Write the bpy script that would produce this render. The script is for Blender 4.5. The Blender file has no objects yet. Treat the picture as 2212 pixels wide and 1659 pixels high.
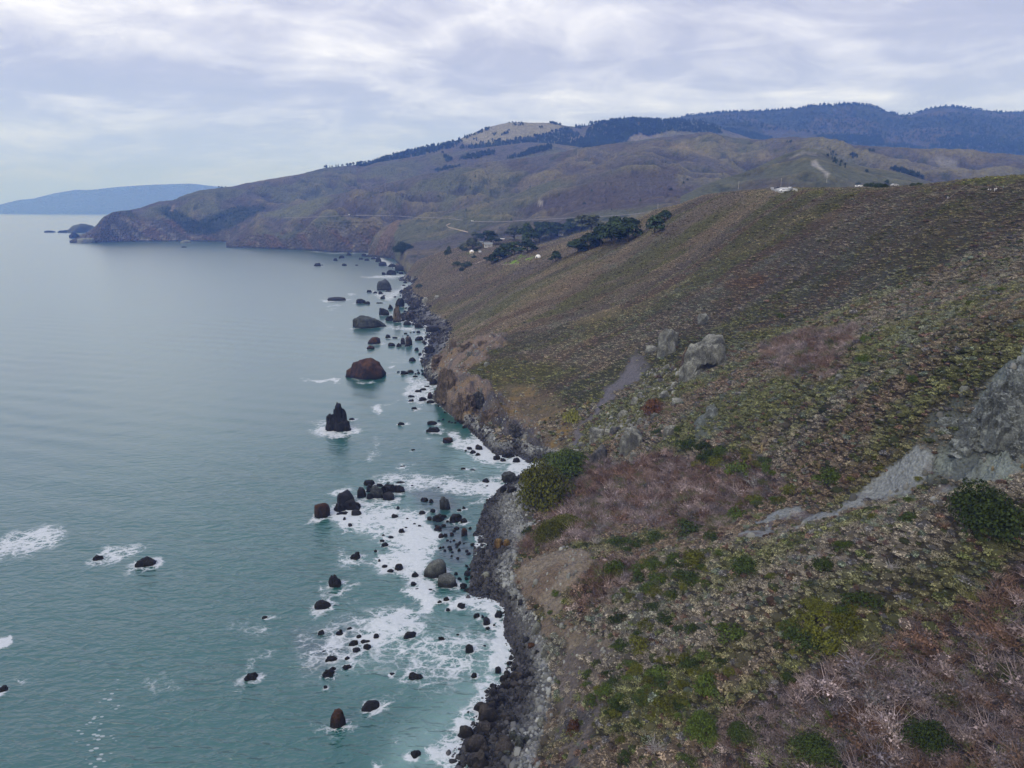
import bpy, bmesh, math, random
import numpy as np
from mathutils import Vector, Matrix

random.seed(7)
RNG = np.random.default_rng(11)
scene = bpy.context.scene
COL = scene.collection

# ------------------------------------------------------------------ camera, sky, sun, exposure
CAM_H = 110.0
PITCH = math.radians(13.9)
cam_data = bpy.data.cameras.new("camera")
cam_data.sensor_width = 36.0
cam_data.lens = 25.0
cam_data.clip_start = 0.5
cam_data.clip_end = 80000.0
cam = bpy.data.objects.new("camera", cam_data)
COL.objects.link(cam)
cam.location = (0, 0, CAM_H)
cam.rotation_euler = (math.pi / 2 - PITCH, 0, 0)
scene.camera = cam

scene.view_settings.view_transform = 'Standard'
scene.view_settings.look = 'None'
scene.view_settings.gamma = 1.0
scene.view_settings.use_curve_mapping = False
scene.view_settings.exposure = 0.5
scene.cycles.max_bounces = 6
scene.cycles.diffuse_bounces = 2
scene.cycles.glossy_bounces = 2
scene.cycles.transmission_bounces = 2
scene.cycles.volume_bounces = 1
scene.cycles.caustics_reflective = False
scene.cycles.caustics_refractive = False

SUN_EL, SUN_AZ = math.radians(36), math.radians(-148)     # azimuth from +Y towards +X

def nd(nt, typ, **kw):
    n = nt.nodes.new(typ)
    for k, v in kw.items():
        if k == 'inp':
            for i, x in v.items():
                n.inputs[i].default_value = x
        else:
            setattr(n, k, v)
    return n

def px_dir(x, y):
    """photo coordinates (2212 wide copy) -> unit view direction in the world"""
    dx = (x * .46293 - 512) / 711.0
    dy = (384 - y * .46293) / 711.0
    c, s = math.cos(PITCH), math.sin(PITCH)
    return np.array([dx, c + dy * s, -s + dy * c])

world = bpy.data.worlds.new("World")
scene.world = world
world.use_nodes = True
wt = world.node_tree
wt.nodes.clear()
wo = nd(wt, 'ShaderNodeOutputWorld')
tc = nd(wt, 'ShaderNodeTexCoord')
sky = nd(wt, 'ShaderNodeTexSky', sky_type='NISHITA', sun_disc=False, sun_elevation=SUN_EL, sun_rotation=SUN_AZ)
bg_sky = nd(wt, 'ShaderNodeBackground', inp={1: 0.08})
wt.links.new(sky.outputs[0], bg_sky.inputs[0])
sep = nd(wt, 'ShaderNodeSeparateXYZ')
wt.links.new(tc.outputs['Generated'], sep.inputs[0])
def wm(op, a, b=None, c=None, clamp=False):
    n = nd(wt, 'ShaderNodeMath', operation=op, use_clamp=clamp)
    for i, v in enumerate((a, b, c)):
        if v is None:
            continue
        if isinstance(v, (int, float)):
            n.inputs[i].default_value = v
        else:
            wt.links.new(v, n.inputs[i])
    return n.outputs[0]
zc = wm('MAXIMUM', sep.outputs[2], 0.0)
den = wm('ADD', zc, 0.21)
comb = nd(wt, 'ShaderNodeCombineXYZ')
wt.links.new(wm('DIVIDE', sep.outputs[0], den), comb.inputs[0])
wt.links.new(wm('DIVIDE', sep.outputs[1], den), comb.inputs[1])
mp = nd(wt, 'ShaderNodeMapping', inp={1: (3.1, 1.7, 0), 2: (0, 0, math.radians(-12)), 3: (0.82, 1.02, 1)})
wt.links.new(comb.outputs[0], mp.inputs[0])
n1 = nd(wt, 'ShaderNodeTexNoise', inp={'Scale': 1.25, 'Detail': 12.0, 'Roughness': .60, 'Distortion': .9})
n2 = nd(wt, 'ShaderNodeTexNoise', inp={'Scale': 4.2, 'Detail': 10.0, 'Roughness': .62, 'Distortion': .9})
wt.links.new(mp.outputs[0], n1.inputs['Vector'])
wt.links.new(mp.outputs[0], n2.inputs['Vector'])
base = wm('ADD', wm('MULTIPLY', n1.outputs[0], 0.66), wm('MULTIPLY', n2.outputs[0], 0.34))
# thin places in the cloud deck, by direction
def gap(x, y, sx, sy, amp, node):
    d = px_dir(x, y); d = d / np.linalg.norm(d)
    az, el = math.atan2(d[0], d[1]), math.asin(d[2])
    a = wm('ARCTAN2', sep.outputs[0], sep.outputs[1])
    e = wm('ARCSINE', sep.outputs[2])
    u = wm('POWER', wm('ABSOLUTE', wm('DIVIDE', wm('SUBTRACT', a, az), sx)), 2.0)
    v = wm('POWER', wm('ABSOLUTE', wm('DIVIDE', wm('SUBTRACT', e, el), sy)), 2.0)
    g = wm('EXPONENT', wm('MULTIPLY', wm('ADD', u, v), -1.0))
    return wm('ADD', node, wm('MULTIPLY', g, amp))
base = gap(1130, 20, .11, .045, .13, base)
base = gap(90, 10, .16, .04, .07, base)
base = gap(720, 105, .08, .03, .10, base)
base = gap(1700, 30, .12, .05, .05, base)
base = gap(550, 190, .22, .05, -.05, base)
base = gap(1800, 170, .25, .05, -.03, base)
ramp = nd(wt, 'ShaderNodeValToRGB')
el = ramp.color_ramp.elements
el[0].position, el[0].color = .39, (0.362, 0.397, 0.581, 1)
el[1].position, el[1].color = .67, (0.788, 0.810, 0.954, 1)
e = el.new(.46); e.color = (0.393, 0.424, 0.611, 1)
e = el.new(.56); e.color = (0.551, 0.580, 0.756, 1)
wt.links.new(base, ramp.inputs[0])
# towards the horizon the deck closes up into an even pale layer
hz = wm('POWER', wm('SUBTRACT', 1.0, wm('MULTIPLY', zc, 4.2), clamp=True), 1.6)
mixh = nd(wt, 'ShaderNodeMixRGB', inp={2: (.345, .545, 1.12, 1)})
wt.links.new(wm('MULTIPLY', hz, .62), mixh.inputs[0])
wt.links.new(ramp.outputs[0], mixh.inputs[1])
low = wm('POWER', wm('SUBTRACT', 1.0, wm('MULTIPLY', zc, 11.0), clamp=True), 1.4)
mixl = nd(wt, 'ShaderNodeMixRGB', inp={2: (.275, .385, 1.25, 1)})
wt.links.new(wm('MULTIPLY', low, .85), mixl.inputs[0]); wt.links.new(mixh.outputs[0], mixl.inputs[1])
bg_cl = nd(wt, 'ShaderNodeBackground', inp={1: 1.0})
wt.links.new(mixl.outputs[0], bg_cl.inputs[0])
mixs = nd(wt, 'ShaderNodeMixShader', inp={0: .94})
wt.links.new(bg_sky.outputs[0], mixs.inputs[1])
wt.links.new(bg_cl.outputs[0], mixs.inputs[2])
wt.links.new(mixs.outputs[0], wo.inputs[0])

sun_d = bpy.data.lights.new("sun", 'SUN')
sun_d.energy = 1.5
sun_d.angle = math.radians(45)
sun_d.color = (1.0, .93, .82)
sun = bpy.data.objects.new("sun", sun_d)
COL.objects.link(sun)
sv = Vector((math.sin(SUN_AZ) * math.cos(SUN_EL), math.cos(SUN_AZ) * math.cos(SUN_EL), math.sin(SUN_EL)))
sun.rotation_euler = sv.to_track_quat('Z', 'Y').to_euler()
sun.location = (0, 0, 600)

# ------------------------------------------------------------------ numpy noise
def _h(ix, iy, iz, seed):
    with np.errstate(over='ignore'):
        n = (ix.astype(np.int64) * 374761393 + iy.astype(np.int64) * 668265263 + iz.astype(np.int64) * 2147483647 + seed * 144269504) & 0xffffffff
        n = ((n ^ (n >> 13)) * 1274126177) & 0xffffffff
        n = ((n ^ (n >> 16)) * 2246822519) & 0xffffffff
        return ((n ^ (n >> 15)) & 0xffff) / 65535.0
def vn2(x, y, seed=0):
    x = np.asarray(x, float); y = np.asarray(y, float)
    ix, iy = np.floor(x), np.floor(y)
    fx, fy = x - ix, y - iy
    fx = fx * fx * fx * (fx * (fx * 6 - 15) + 10); fy = fy * fy * fy * (fy * (fy * 6 - 15) + 10)
    z = np.zeros_like(ix)
    a, b, c, d = _h(ix, iy, z, seed), _h(ix + 1, iy, z, seed), _h(ix, iy + 1, z, seed), _h(ix + 1, iy + 1, z, seed)
    return (a * (1 - fx) + b * fx) * (1 - fy) + (c * (1 - fx) + d * fx) * fy
def fbm(x, y, octv=4, seed=0, gain=.5):
    s, a, t = 0, 1.0, 0
    for o in range(octv):
        c, sn = math.cos(o * 1.1 + .4), math.sin(o * 1.1 + .4)
        s = s + a * vn2((x * c - y * sn) * 2 ** o + o * 17.3, (x * sn + y * c) * 2 ** o - o * 9.1, seed + o)
        t += a; a *= gain
    return s / t
def ridged(x, y, octv=4, seed=0):
    s, a, t = 0, 1.0, 0
    for o in range(octv):
        s = s + a * (1 - np.abs(2 * vn2(x * 2 ** o + o * 5.2, y * 2 ** o + o * 3.7, seed + o) - 1))
        t += a; a *= .5
    return s / t
def vn3(p, seed=0):
    i = np.floor(p); f = p - i
    f = f * f * f * (f * (f * 6 - 15) + 10)
    r = 0
    for dx in (0, 1):
        for dy in (0, 1):
            for dz in (0, 1):
                w = (f[:, 0] if dx else 1 - f[:, 0]) * (f[:, 1] if dy else 1 - f[:, 1]) * (f[:, 2] if dz else 1 - f[:, 2])
                r = r + w * _h(i[:, 0] + dx, i[:, 1] + dy, i[:, 2] + dz, seed)
    return r
def fbm3(p, octv=4, seed=0):
    s, a, t = 0, 1.0, 0
    for o in range(octv):
        s = s + a * vn3(p * 2 ** o + o * 7.7, seed + o); t += a; a *= .5
    return s / t
def sstep(a, b, x):
    t = np.clip((x - a) / (b - a), 0, 1)
    return t * t * (3 - 2 * t)
def inpoly(px, py, poly, feather):
    """soft membership of points in a polygon (1 inside, 0 outside)"""
    px = np.asarray(px, float); py = np.asarray(py, float)
    P = np.array(poly, float)
    out = np.zeros(px.shape)
    m = (px > P[:, 0].min() - feather) & (px < P[:, 0].max() + feather) & (py > P[:, 1].min() - feather) & (py < P[:, 1].max() + feather)
    if not m.any():
        return out
    x, y = px[m], py[m]
    ins = np.zeros(x.shape, bool); dist = np.full(x.shape, 1e9)
    for i in range(len(P)):
        x1, y1 = P[i]; x2, y2 = P[(i + 1) % len(P)]
        cond = ((y1 > y) != (y2 > y))
        with np.errstate(divide='ignore', invalid='ignore'):
            ins ^= cond & (x < (x2 - x1) * (y - y1) / (y2 - y1 if y2 != y1 else 1e-9) + x1)
        l2 = (x2 - x1) ** 2 + (y2 - y1) ** 2 + 1e-9
        t = np.clip(((x - x1) * (x2 - x1) + (y - y1) * (y2 - y1)) / l2, 0, 1)
        dist = np.minimum(dist, np.hypot(x - x1 - t * (x2 - x1), y - y1 - t * (y2 - y1)))
    sd = np.where(ins, dist, -dist)
    out[m] = sstep(-feather, feather, sd)
    return out
def project(X, Y, Z):
    """world -> photo coordinates (2212 wide copy)"""
    c, s = math.cos(PITCH), math.sin(PITCH)
    zz = Z - CAM_H
    f = Y * c - zz * s
    upv = Y * s + zz * c
    f = np.maximum(f, 1e-3)
    return (512 + 711 * X / f) / .46293, (384 - 711 * upv / f) / .46293

# ------------------------------------------------------------------ shared helpers
def prop(o, label=None, cat=None, group=None, kind=None):
    if label: o['label'] = label
    if cat: o['category'] = cat
    if group: o['group'] = group
    if kind: o['kind'] = kind
    return o
def mesh_np(name, V, F, mat=None, smooth=False, cols=None, fmat=None):
    V = np.asarray(V, np.float32); F = np.asarray(F, np.int32)
    me = bpy.data.meshes.new(name)
    me.vertices.add(len(V)); me.vertices.foreach_set('co', V.ravel())
    k = F.shape[1]
    me.loops.add(F.size); me.loops.foreach_set('vertex_index', F.ravel())
    me.polygons.add(len(F))
    me.polygons.foreach_set('loop_start', np.arange(0, F.size, k, dtype=np.int32))
    me.polygons.foreach_set('loop_total', np.full(len(F), k, np.int32))
    me.polygons.foreach_set('use_smooth', np.full(len(F), smooth, bool))
    for m in (mat if isinstance(mat, (list, tuple)) else [mat]):
        if m: me.materials.append(m)
    if fmat is not None: me.polygons.foreach_set('material_index', np.asarray(fmat, np.int32))
    me.update(calc_edges=True)
    for nm, c in (cols or {}).items():
        c = np.asarray(c, np.float32)
        if c.ndim == 1:
            a = me.attributes.new(nm, 'FLOAT', 'POINT'); a.data.foreach_set('value', c)
        else:
            a = me.attributes.new(nm, 'FLOAT_COLOR', 'POINT')
            a.data.foreach_set('color', np.hstack([c, np.ones((len(c), 1), np.float32)]).ravel().astype(np.float32))
    return me
def obj(name, me, parent=None, loc=None):
    o = bpy.data.objects.new(name, me)
    COL.objects.link(o)
    if parent: o.parent = parent
    if loc is not None: o.location = loc
    return o
def empty(name, loc, rz=0.0):
    o = bpy.data.objects.new(name, None)
    COL.objects.link(o); o.location = loc; o.rotation_euler = (0, 0, rz); o.empty_display_size = .5
    return o
def new_mat(name):
    m = bpy.data.materials.new(name); m.use_nodes = True
    nt = m.node_tree; nt.nodes.clear()
    out = nd(nt, 'ShaderNodeOutputMaterial'); b = nd(nt, 'ShaderNodeBsdfPrincipled')
    nt.links.new(b.outputs[0], out.inputs[0])
    return m, nt, b
def flat_mat(name, col, rough=.6, noise=.25, scale=3.0, metallic=0.0):
    m, nt, b = new_mat(name)
    g = nd(nt, 'ShaderNodeTexCoord')
    n = nd(nt, 'ShaderNodeTexNoise', inp={'Scale': scale, 'Detail': 5.0})
    nt.links.new(g.outputs['Object'], n.inputs['Vector'])
    mr = nd(nt, 'ShaderNodeMapRange', inp={1: .25, 2: .75, 3: 1 - noise, 4: 1 + noise})
    nt.links.new(n.outputs[0], mr.inputs[0])
    mx = nd(nt, 'ShaderNodeVectorMath', operation='SCALE', inp={0: col})
    nt.links.new(mr.outputs[0], mx.inputs['Scale'])
    nt.links.new(mx.outputs[0], b.inputs['Base Color'])
    b.inputs['Roughness'].default_value = rough; b.inputs['Metallic'].default_value = metallic
    return m
def grid_faces(nr, nc):
    i = np.arange((nr - 1) * nc).reshape(nr - 1, nc)[:, :-1].ravel()
    return np.stack([i, i + 1, i + nc + 1, i + nc], 1)

# ------------------------------------------------------------------ the near land: one height field
def ray_plane(x, y, z):
    d = px_dir(x, y); t = (z - CAM_H) / d[2]
    return d[0] * t, d[1] * t, z
def ray_depth(x, y, Y):
    d = px_dir(x, y); t = Y / d[1]
    return d[0] * t, Y, CAM_H + d[2] * t
SHORE = [(1000,1659),(1010,1600),(1060,1500),(1110,1440),(1090,1380),(1085,1310),(1010,1290),(945,1250),(930,1215),(1030,1200),(1040,1150),(1000,1110),(1060,1075),(1090,1050),(1130,1020),(1180,995),(1120,965),(1060,935),(1000,925),(950,905),(925,870),(943,830),(885,806),(900,790),(920,762),(930,730),(920,705),(870,690),(890,660),(870,640),(890,610),(900,598),(865,580),(840,562),(812,550)]
XS_Y = [0, 90, 125, 160, 230, 300, 350, 410, 500, 600, 720, 1000, 1300, 1700]
XS_X = [4, 2, -6, 0, 0, 8, -10, -35, -50, -78, -98, -150, -190, -250]
def base_z(x, y):
    xs = np.interp(y, XS_Y, XS_X)
    m = np.interp(y, [0, 300, 800, 1300], [.56, .54, .42, .30])
    z = m * (x - xs)
    top = 138.0
    z = np.where(z > 90, 90 + (top - 90) * (1 - np.exp(-(z - 90) / (top - 90))), z)
    return np.maximum(z, -14)
ctrl = []
def add_c(P): ctrl.append(P)
for x, y in SHORE:
    X, Y, Z = ray_plane(x, y, 0); add_c((X, Y, 0.0))
    s = max(1.0, Y / 300)
    add_c((X - 22 * s, Y - 4, -4.0)); add_c((X - 75 * s, Y - 10, -10.0))
ZC = [(1190,1659,6),(1205,1540,6),(1195,1420,5),(1160,1330,5),(1105,1240,4.5),(1122,1190,4),(1112,1110,3.5),(1120,1060,4),(1195,985,3),(1170,962,4),(1090,926,3.5),(1040,905,3),(975,892,2.5),(952,884,2.5),
      (949,832,15),(1000,850,14),(1050,868,15),(1100,900,13),(1150,934,9),(962,770,16),(1010,742,20),(915,792,3),(1060,835,24),(990,810,18),
      (1160,1228,9),(1250,1215,15),(1250,1300,13),(1290,1400,14),(1300,1500,15)]
for x, y, z in ZC: add_c(ray_plane(x, y, z))
DZ = [(1380,1215,1),(1500,1182,2),(1620,1160,3),(1760,1140,3),(1900,1100,4),(2050,1075,5),(2212,1040,6),(2400,1000,6),
      (1400,1400,0),(1600,1400,0),(2000,1300,0),(2212,1250,1),(1400,1659,0),(1600,1659,0),(2212,1659,0),(1900,1500,0),(2600,1400,0),(2600,1900,0),(1600,2100,0),(2212,2100,0),
      (2212,1000,-6),(2050,1030,-6),(1900,1062,-7),(1750,1100,-8),(1600,1115,-9),(1450,1100,-8),(1300,1090,-5),(1200,1090,-3),
      (1400,1030,-8),(1600,1040,-9),(1700,1000,-6),(1250,1010,-4),(1850,1000,-2),
      (1300,950,0),(1500,900,0),(1800,900,2),(2000,950,1),(2130,860,7),(2212,810,9),(2400,750,8),(1520,740,4),(1400,800,2),(1250,880,0),(1700,700,0),(2000,600,0),(2212,600,0),(1300,650,0),(1500,560,0),(1100,650,0),(2500,600,0)]
for x, y, dz in DZ:
    d = px_dir(x, y)
    t = np.linspace(40, 1600, 12000)
    f = CAM_H + d[2] * t - (base_z(d[0] * t, d[1] * t) + dz)
    k = np.argmax(f < 0) if (f < 0).any() else None
    if k: add_c((d[0] * t[k], d[1] * t[k], CAM_H + d[2] * t[k]))
CREST = [(2700,384,330),(2400,374,345),(2212,370,360),(2130,376,370),(2060,386,430),(2000,395,500),(1930,401,600),(1850,403,720),(1770,404,820),(1690,403,900),(1595,411,930),(1524,419,940),(1463,442,960),(1416,452,970),(1385,470,960),(1284,493,930),(1220,512,900),(1154,531,880)]
for x, y, Y in CREST:
    X, _, Z = ray_depth(x, y, Y); add_c((X, Y, Z))
    for f, dzz in ((1.12, -7), (1.3, -34), (1.6, -60)):
        if x < 1450: dzz *= .3
        add_c((X * f, Y * f, Z + dzz))
for x, y, Y in [(1019,543,1080),(950,560,1010),(1050,524,1180),(1100,517,1180),(960,542,1150),(900,562,1150),(1200,512,1180),(1290,500,1180)]:
    add_c(ray_depth(x, y, Y))
for X, Y in [(110, 70), (160, 60), (230, 70), (120, 30), (180, 35), (300, 80), (420, 120), (600, 200), (260, 160), (420, 300), (75, 25), (60, 45)]:     # the slope goes on outside the frame
    add_c((X, Y, float(base_z(np.array([X]), np.array([Y]))[0])))
ctrl = np.array(ctrl, float)
res = ctrl[:, 2] - base_z(ctrl[:, 0], ctrl[:, 1])
def lp(x, y): return np.stack([np.arctan2(x, y) * 3.0, np.log(np.hypot(x, y)) * 1.6], -1)
def tps_fit(P, v, lam=2e-4):
    d = np.linalg.norm(P[:, None] - P[None], axis=2)
    K = d * d * np.log(d + 1e-9) + lam * np.eye(len(P))
    A = np.hstack([np.ones((len(P), 1)), P])
    M = np.block([[K, A], [A.T, np.zeros((3, 3))]])
    return np.linalg.solve(M, np.concatenate([v, np.zeros(3)]))
CP = lp(ctrl[:, 0], ctrl[:, 1])
W_TPS = tps_fit(CP, res)
def tps_eval(x, y):
    Q = lp(x, y); out = np.empty(len(Q))
    for i in range(0, len(Q), 20000):
        q = Q[i:i + 20000]
        d2 = ((q[:, None] - CP[None]) ** 2).sum(2)
        out[i:i + 20000] = (.5 * d2 * np.log(d2 + 1e-18)) @ W_TPS[:-3] + W_TPS[-3] + q @ W_TPS[-2:]
    return out
AZ0, AZ1, R0, R1, NC, NR = math.radians(-17), math.radians(76), 45.0, 1480.0, 940, 690
cg, rg = 236, 182
az_c = np.linspace(AZ0, AZ1, cg); lr_c = np.linspace(math.log(R0), math.log(R1), rg)
A, L = np.meshgrid(az_c, lr_c)
cz = tps_eval((np.exp(L) * np.sin(A)).ravel(), (np.exp(L) * np.cos(A)).ravel()).reshape(rg, cg)
def grid_sample(G, a, l, a0, a1, l0, l1):
    nr, nc = G.shape[:2]
    ci = np.clip((a - a0) / (a1 - a0) * (nc - 1), 0, nc - 1.001); ri = np.clip((l - l0) / (l1 - l0) * (nr - 1), 0, nr - 1.001)
    i, j = ri.astype(int), ci.astype(int); fr, fc = ri - i, ci - j
    if G.ndim == 3: fr, fc = fr[..., None], fc[..., None]
    return (G[i, j] * (1 - fc) + G[i, j + 1] * fc) * (1 - fr) + (G[i + 1, j] * (1 - fc) + G[i + 1, j + 1] * fc) * fr
azn = np.linspace(AZ0, AZ1, NC); lrn = np.linspace(math.log(R0), math.log(R1), NR)
An, Ln = np.meshgrid(azn, lrn)
NX, NY = np.exp(Ln) * np.sin(An), np.exp(Ln) * np.cos(An)
NZ0 = grid_sample(cz, An, Ln, AZ0, AZ1, math.log(R0), math.log(R1)) + base_z(NX, NY)
# nothing of the slope rises over its traced crest, and the sea bed stays under water
cc = np.array(sorted((math.atan2(px_dir(x, y)[0], px_dir(x, y)[1]), px_dir(x, y)[2] / math.hypot(*px_dir(x, y)[:2])) for x, y, Y in CREST))
CR_T = np.interp(azn, cc[:, 0], cc[:, 1], left=.2)
def under_crest(Z, tol):
    lim = CAM_H + np.exp(Ln) * CR_T[None] + tol
    return np.where(Z > lim - 4, lim - 4 + 4 * (1 - np.exp(-np.maximum(Z - lim + 4, 0) / 4)), Z)
NZ0 = under_crest(NZ0, 0.0)
NZ0 = np.where(base_z(NX, NY) < -7, np.minimum(NZ0, -2.5), NZ0)
_fs = sstep(420, 520, np.exp(Ln))          # a flat rocky foreshore along the far part of the slope
NZ0 = np.where((NZ0 > 0) & (NZ0 < 12), NZ0 * (1 - _fs) + _fs * (.22 * NZ0 + .78 * NZ0 ** 2 / 12), NZ0)
PU, PV = project(NX, NY, NZ0)

# land cover of the near hillside (traced areas of bare rock, gravel, grass and scrub)
def c2d(k, pts):
    ox, oy, s = {'c4': (663.75, 486.75, .24), 'c5': (619.5, 796.5, .28), 'c6': (619.5, 1194.75, .28), 'c7': (0, 1106.25, .3335), 'c8': (1062, 619.5, .28), 'c9': (1593, 619.5, .28),
                 'c10': (1062, 973.5, .28), 'c11': (1593, 1017.75, .28), 'c12': (1106.25, 1327.5, .24), 'c13': (1637.25, 1327.5, .26), 'c2': (708, 221.25, .36), 'c3': (1416, 203.5, .36),
                 'c1': (0, 354, .36), 'k': (973.5, 442.5, .16), 'm': (1637.25, 354, .26), 'q': (929.25, 1150.5, .16), 'd': (0, 0, 1)}[k]
    return [(ox + x * s, oy + y * s) for x, y in pts], s
wob = 9 * (fbm(NX / 9, NY / 9, 4, 3) - .5) * 2 * 1.6
wob2 = 9 * (fbm(NX / 9, NY / 9, 4, 31) - .5) * 2 * 1.6
sc_w = np.clip(260 / np.exp(Ln), .25, 1.3)
WU, WV = PU + wob * sc_w * 2.2, PV + wob2 * sc_w * 2.2
def zone(k, pts, fe=10):
    P, s = c2d(k, pts)
    return inpoly(WU.ravel(), WV.ravel(), P, fe).reshape(NR, NC)
beach = sstep(5.2, 3.6, NZ0 + 1.6 * (fbm(NX / 7, NY / 7, 3, 5) - .5)) * (np.exp(Ln) < 1400)
dirt = zone('d', [(1190,1400),(1260,1395),(1320,1395),(1350,1420),(1310,1480),(1290,1540),(1270,1590),(1300,1640),(1320,1700),(1180,1700),(1195,1560)], 14)
tan_b = np.maximum.reduce([zone('d', [(1095,1238),(1150,1203),(1250,1190),(1295,1212),(1240,1270),(1205,1330),(1170,1310),(1125,1285)]),
                           zone('d', [(1180,1330),(1240,1320),(1300,1370),(1270,1390),(1215,1400)]) * .8,
                           zone('d', [(1205,1400),(1260,1390),(1330,1370),(1365,1400),(1300,1440),(1250,1500),(1225,1560),(1210,1640),(1200,1659),(1190,1560)]) * .75])
scree = np.maximum.reduce([zone('d', [(1565,1142),(1640,1124),(1710,1120),(1800,1082),(1900,1032),(1990,990),(2035,985),(2010,1032),(1945,1062),(1850,1098),(1770,1138),(1690,1142),(1600,1152)], 6),
                           zone('d', [(2212,1000),(2120,1030),(2020,1062),(1985,1082),(2090,1055),(2212,1030)], 5) * .8])
cliff = np.maximum.reduce([zone('d', [(2300,720),(2212,775),(2165,805),(2125,840),(2085,910),(2050,960),(2025,1000),(2012,1035),(2060,1040),(2130,1033),(2212,1005),(2300,980)], 7),
                           zone('c9', [(1000,1150),(1200,1180),(1500,1180),(1560,1000),(1750,830),(1900,850),(1800,1050),(1560,1280),(1400,1330),(1150,1250)], 10) * .28,
                           zone('c8', [(1600,1050),(1680,900),(1730,880),(1740,980),(1690,1080),(1620,1150)], 7) * .7,
                           zone('c8', [(1560,1150),(1680,1080),(1820,1100),(1800,1180),(1600,1200)], 12) * .4])
orange = np.maximum.reduce([zone('d', [(949,890),(950,835),(962,795),(1000,800),(1060,828),(1075,850),(1040,880),(1045,905),(985,893)], 6),
                            zone('d', [(905,800),(925,785),(960,762),(1010,738),(1085,722),(1095,738),(1040,770),(985,790),(960,812),(930,812)], 6),
                            zone('d', [(1050,860),(1100,860),(1170,930),(1200,955),(1190,975),(1140,940),(1095,915),(1050,905)], 8) * .8])
strata = zone('d', [(1055,845),(1085,850),(1075,880),(1110,905),(1190,955),(1180,970),(1090,925),(1035,905)], 5)
chute = zone('c8', [(1200,545),(1130,570),(1040,620),(950,690),(850,790),(780,880),(640,1100),(560,1230),(640,1260),(720,1090),(800,980),(900,850),(1060,730),(1110,640)], 6)
lower = zone('c8', [(0,900),(140,760),(400,820),(700,1010),(600,1200),(480,1250),(300,1080),(100,1010)], 14)
willow = np.maximum.reduce([zone('d', [(1205,1005),(1300,985),(1480,985),(1640,1005),(1700,1040),(1660,1075),(1560,1120),(1480,1150),(1330,1140),(1280,1170),(1180,1185),(1110,1195),(1100,1180),(1200,1110)], 10),
                            zone('d', [(1250,1250),(1330,1220),(1380,1250),(1340,1300),(1250,1310)], 12) * .9,
                            zone('d', [(1560,1590),(1640,1500),(1760,1440),(1900,1390),(2080,1300),(2212,1240),(2400,1200),(2400,1900),(1640,1900)], 30) * .95,
                            zone('c9', [(150,600),(250,420),(500,340),(900,300),(960,420),(850,560),(600,720),(380,700)], 18) * .9,
                            zone('c8', [(1155,900),(1250,860),(1360,880),(1330,960),(1200,990)], 8)])
rust = np.maximum.reduce([zone('c11', [(1230,1330),(1330,1240),(1520,1230),(1560,1310),(1420,1410)], 10), zone('c11', [(1800,1250),(1900,1190),(2130,1190),(2140,1270),(1950,1330)], 10),
                          zone('c10', [(730,230),(850,170),(1300,150),(1500,190),(1400,230),(900,260)], 14) * .7, zone('c10', [(660,1150),(800,960),(1000,1000),(1020,1100),(760,1200)], 14) * .8,
                          zone('d', [(1555,620),(1600,600),(1660,602),(1630,625),(1580,632)], 6) * .7, zone('c10', [(230,680),(330,730),(290,800),(170,790)], 14) * .7])
green = np.maximum.reduce([zone('d', [(995,815),(1030,770),(1110,765),(1180,790),(1260,800),(1180,845),(1100,850),(1040,835)], 14) * .8, zone('d', [(2212,372),(2130,378),(2040,392),(1990,410),(2070,405),(2140,395),(2212,392)], 6),
                           zone('m', [(340,320),(420,240),(560,220),(520,270),(400,300)], 8) * .8, zone('m', [(1480,420),(1700,320),(1740,350),(1600,410)], 9) * .6, zone('m', [(640,220),(900,215),(860,280),(680,260)], 8) * .5,
                           zone('d', [(1230,700),(1330,668),(1350,685),(1270,715)], 8) * .5, zone('d', [(1240,860),(1330,800),(1400,765),(1380,800),(1290,860)], 9) * .55, zone('c10', [(1790,760),(1880,750),(1900,850),(1820,880)], 10) * .6])
pale = np.maximum.reduce([zone('d', [(1225,705),(1280,670),(1350,660),(1340,680),(1270,715)], 7) * .8, zone('c11', [(0,1130),(150,1010),(260,980),(330,1040),(200,1200),(50,1260),(-60,1270)], 9) * .75,
                          zone('c10', [(1950,1330),(2200,1150),(2250,1250),(2100,1340)], 10) * .7, zone('m', [(150,490),(400,430),(720,400),(700,430),(300,500)], 9) * .5, zone('c12', [(1850,100),(2000,0),(2212,-40),(2212,150),(1950,190)], 10) * .4])
garden = np.maximum.reduce([zone('k', [(715,812),(830,758),(925,768),(905,800)], 1.5), zone('k', [(1000,775),(1040,718),(1105,712),(1080,748)], 1.5), zone('k', [(885,722),(930,703),(985,715),(960,738)], 1.5) * .8, zone('k', [(215,665),(330,640),(335,690),(260,700)], 2) * .35])
lotm = zone('m', [(105,195),(235,195),(325,230),(170,236)], 1.2)
redp = zone('m', [(270,172),(380,158),(560,165),(600,195),(480,205),(350,212)], 2)

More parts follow.
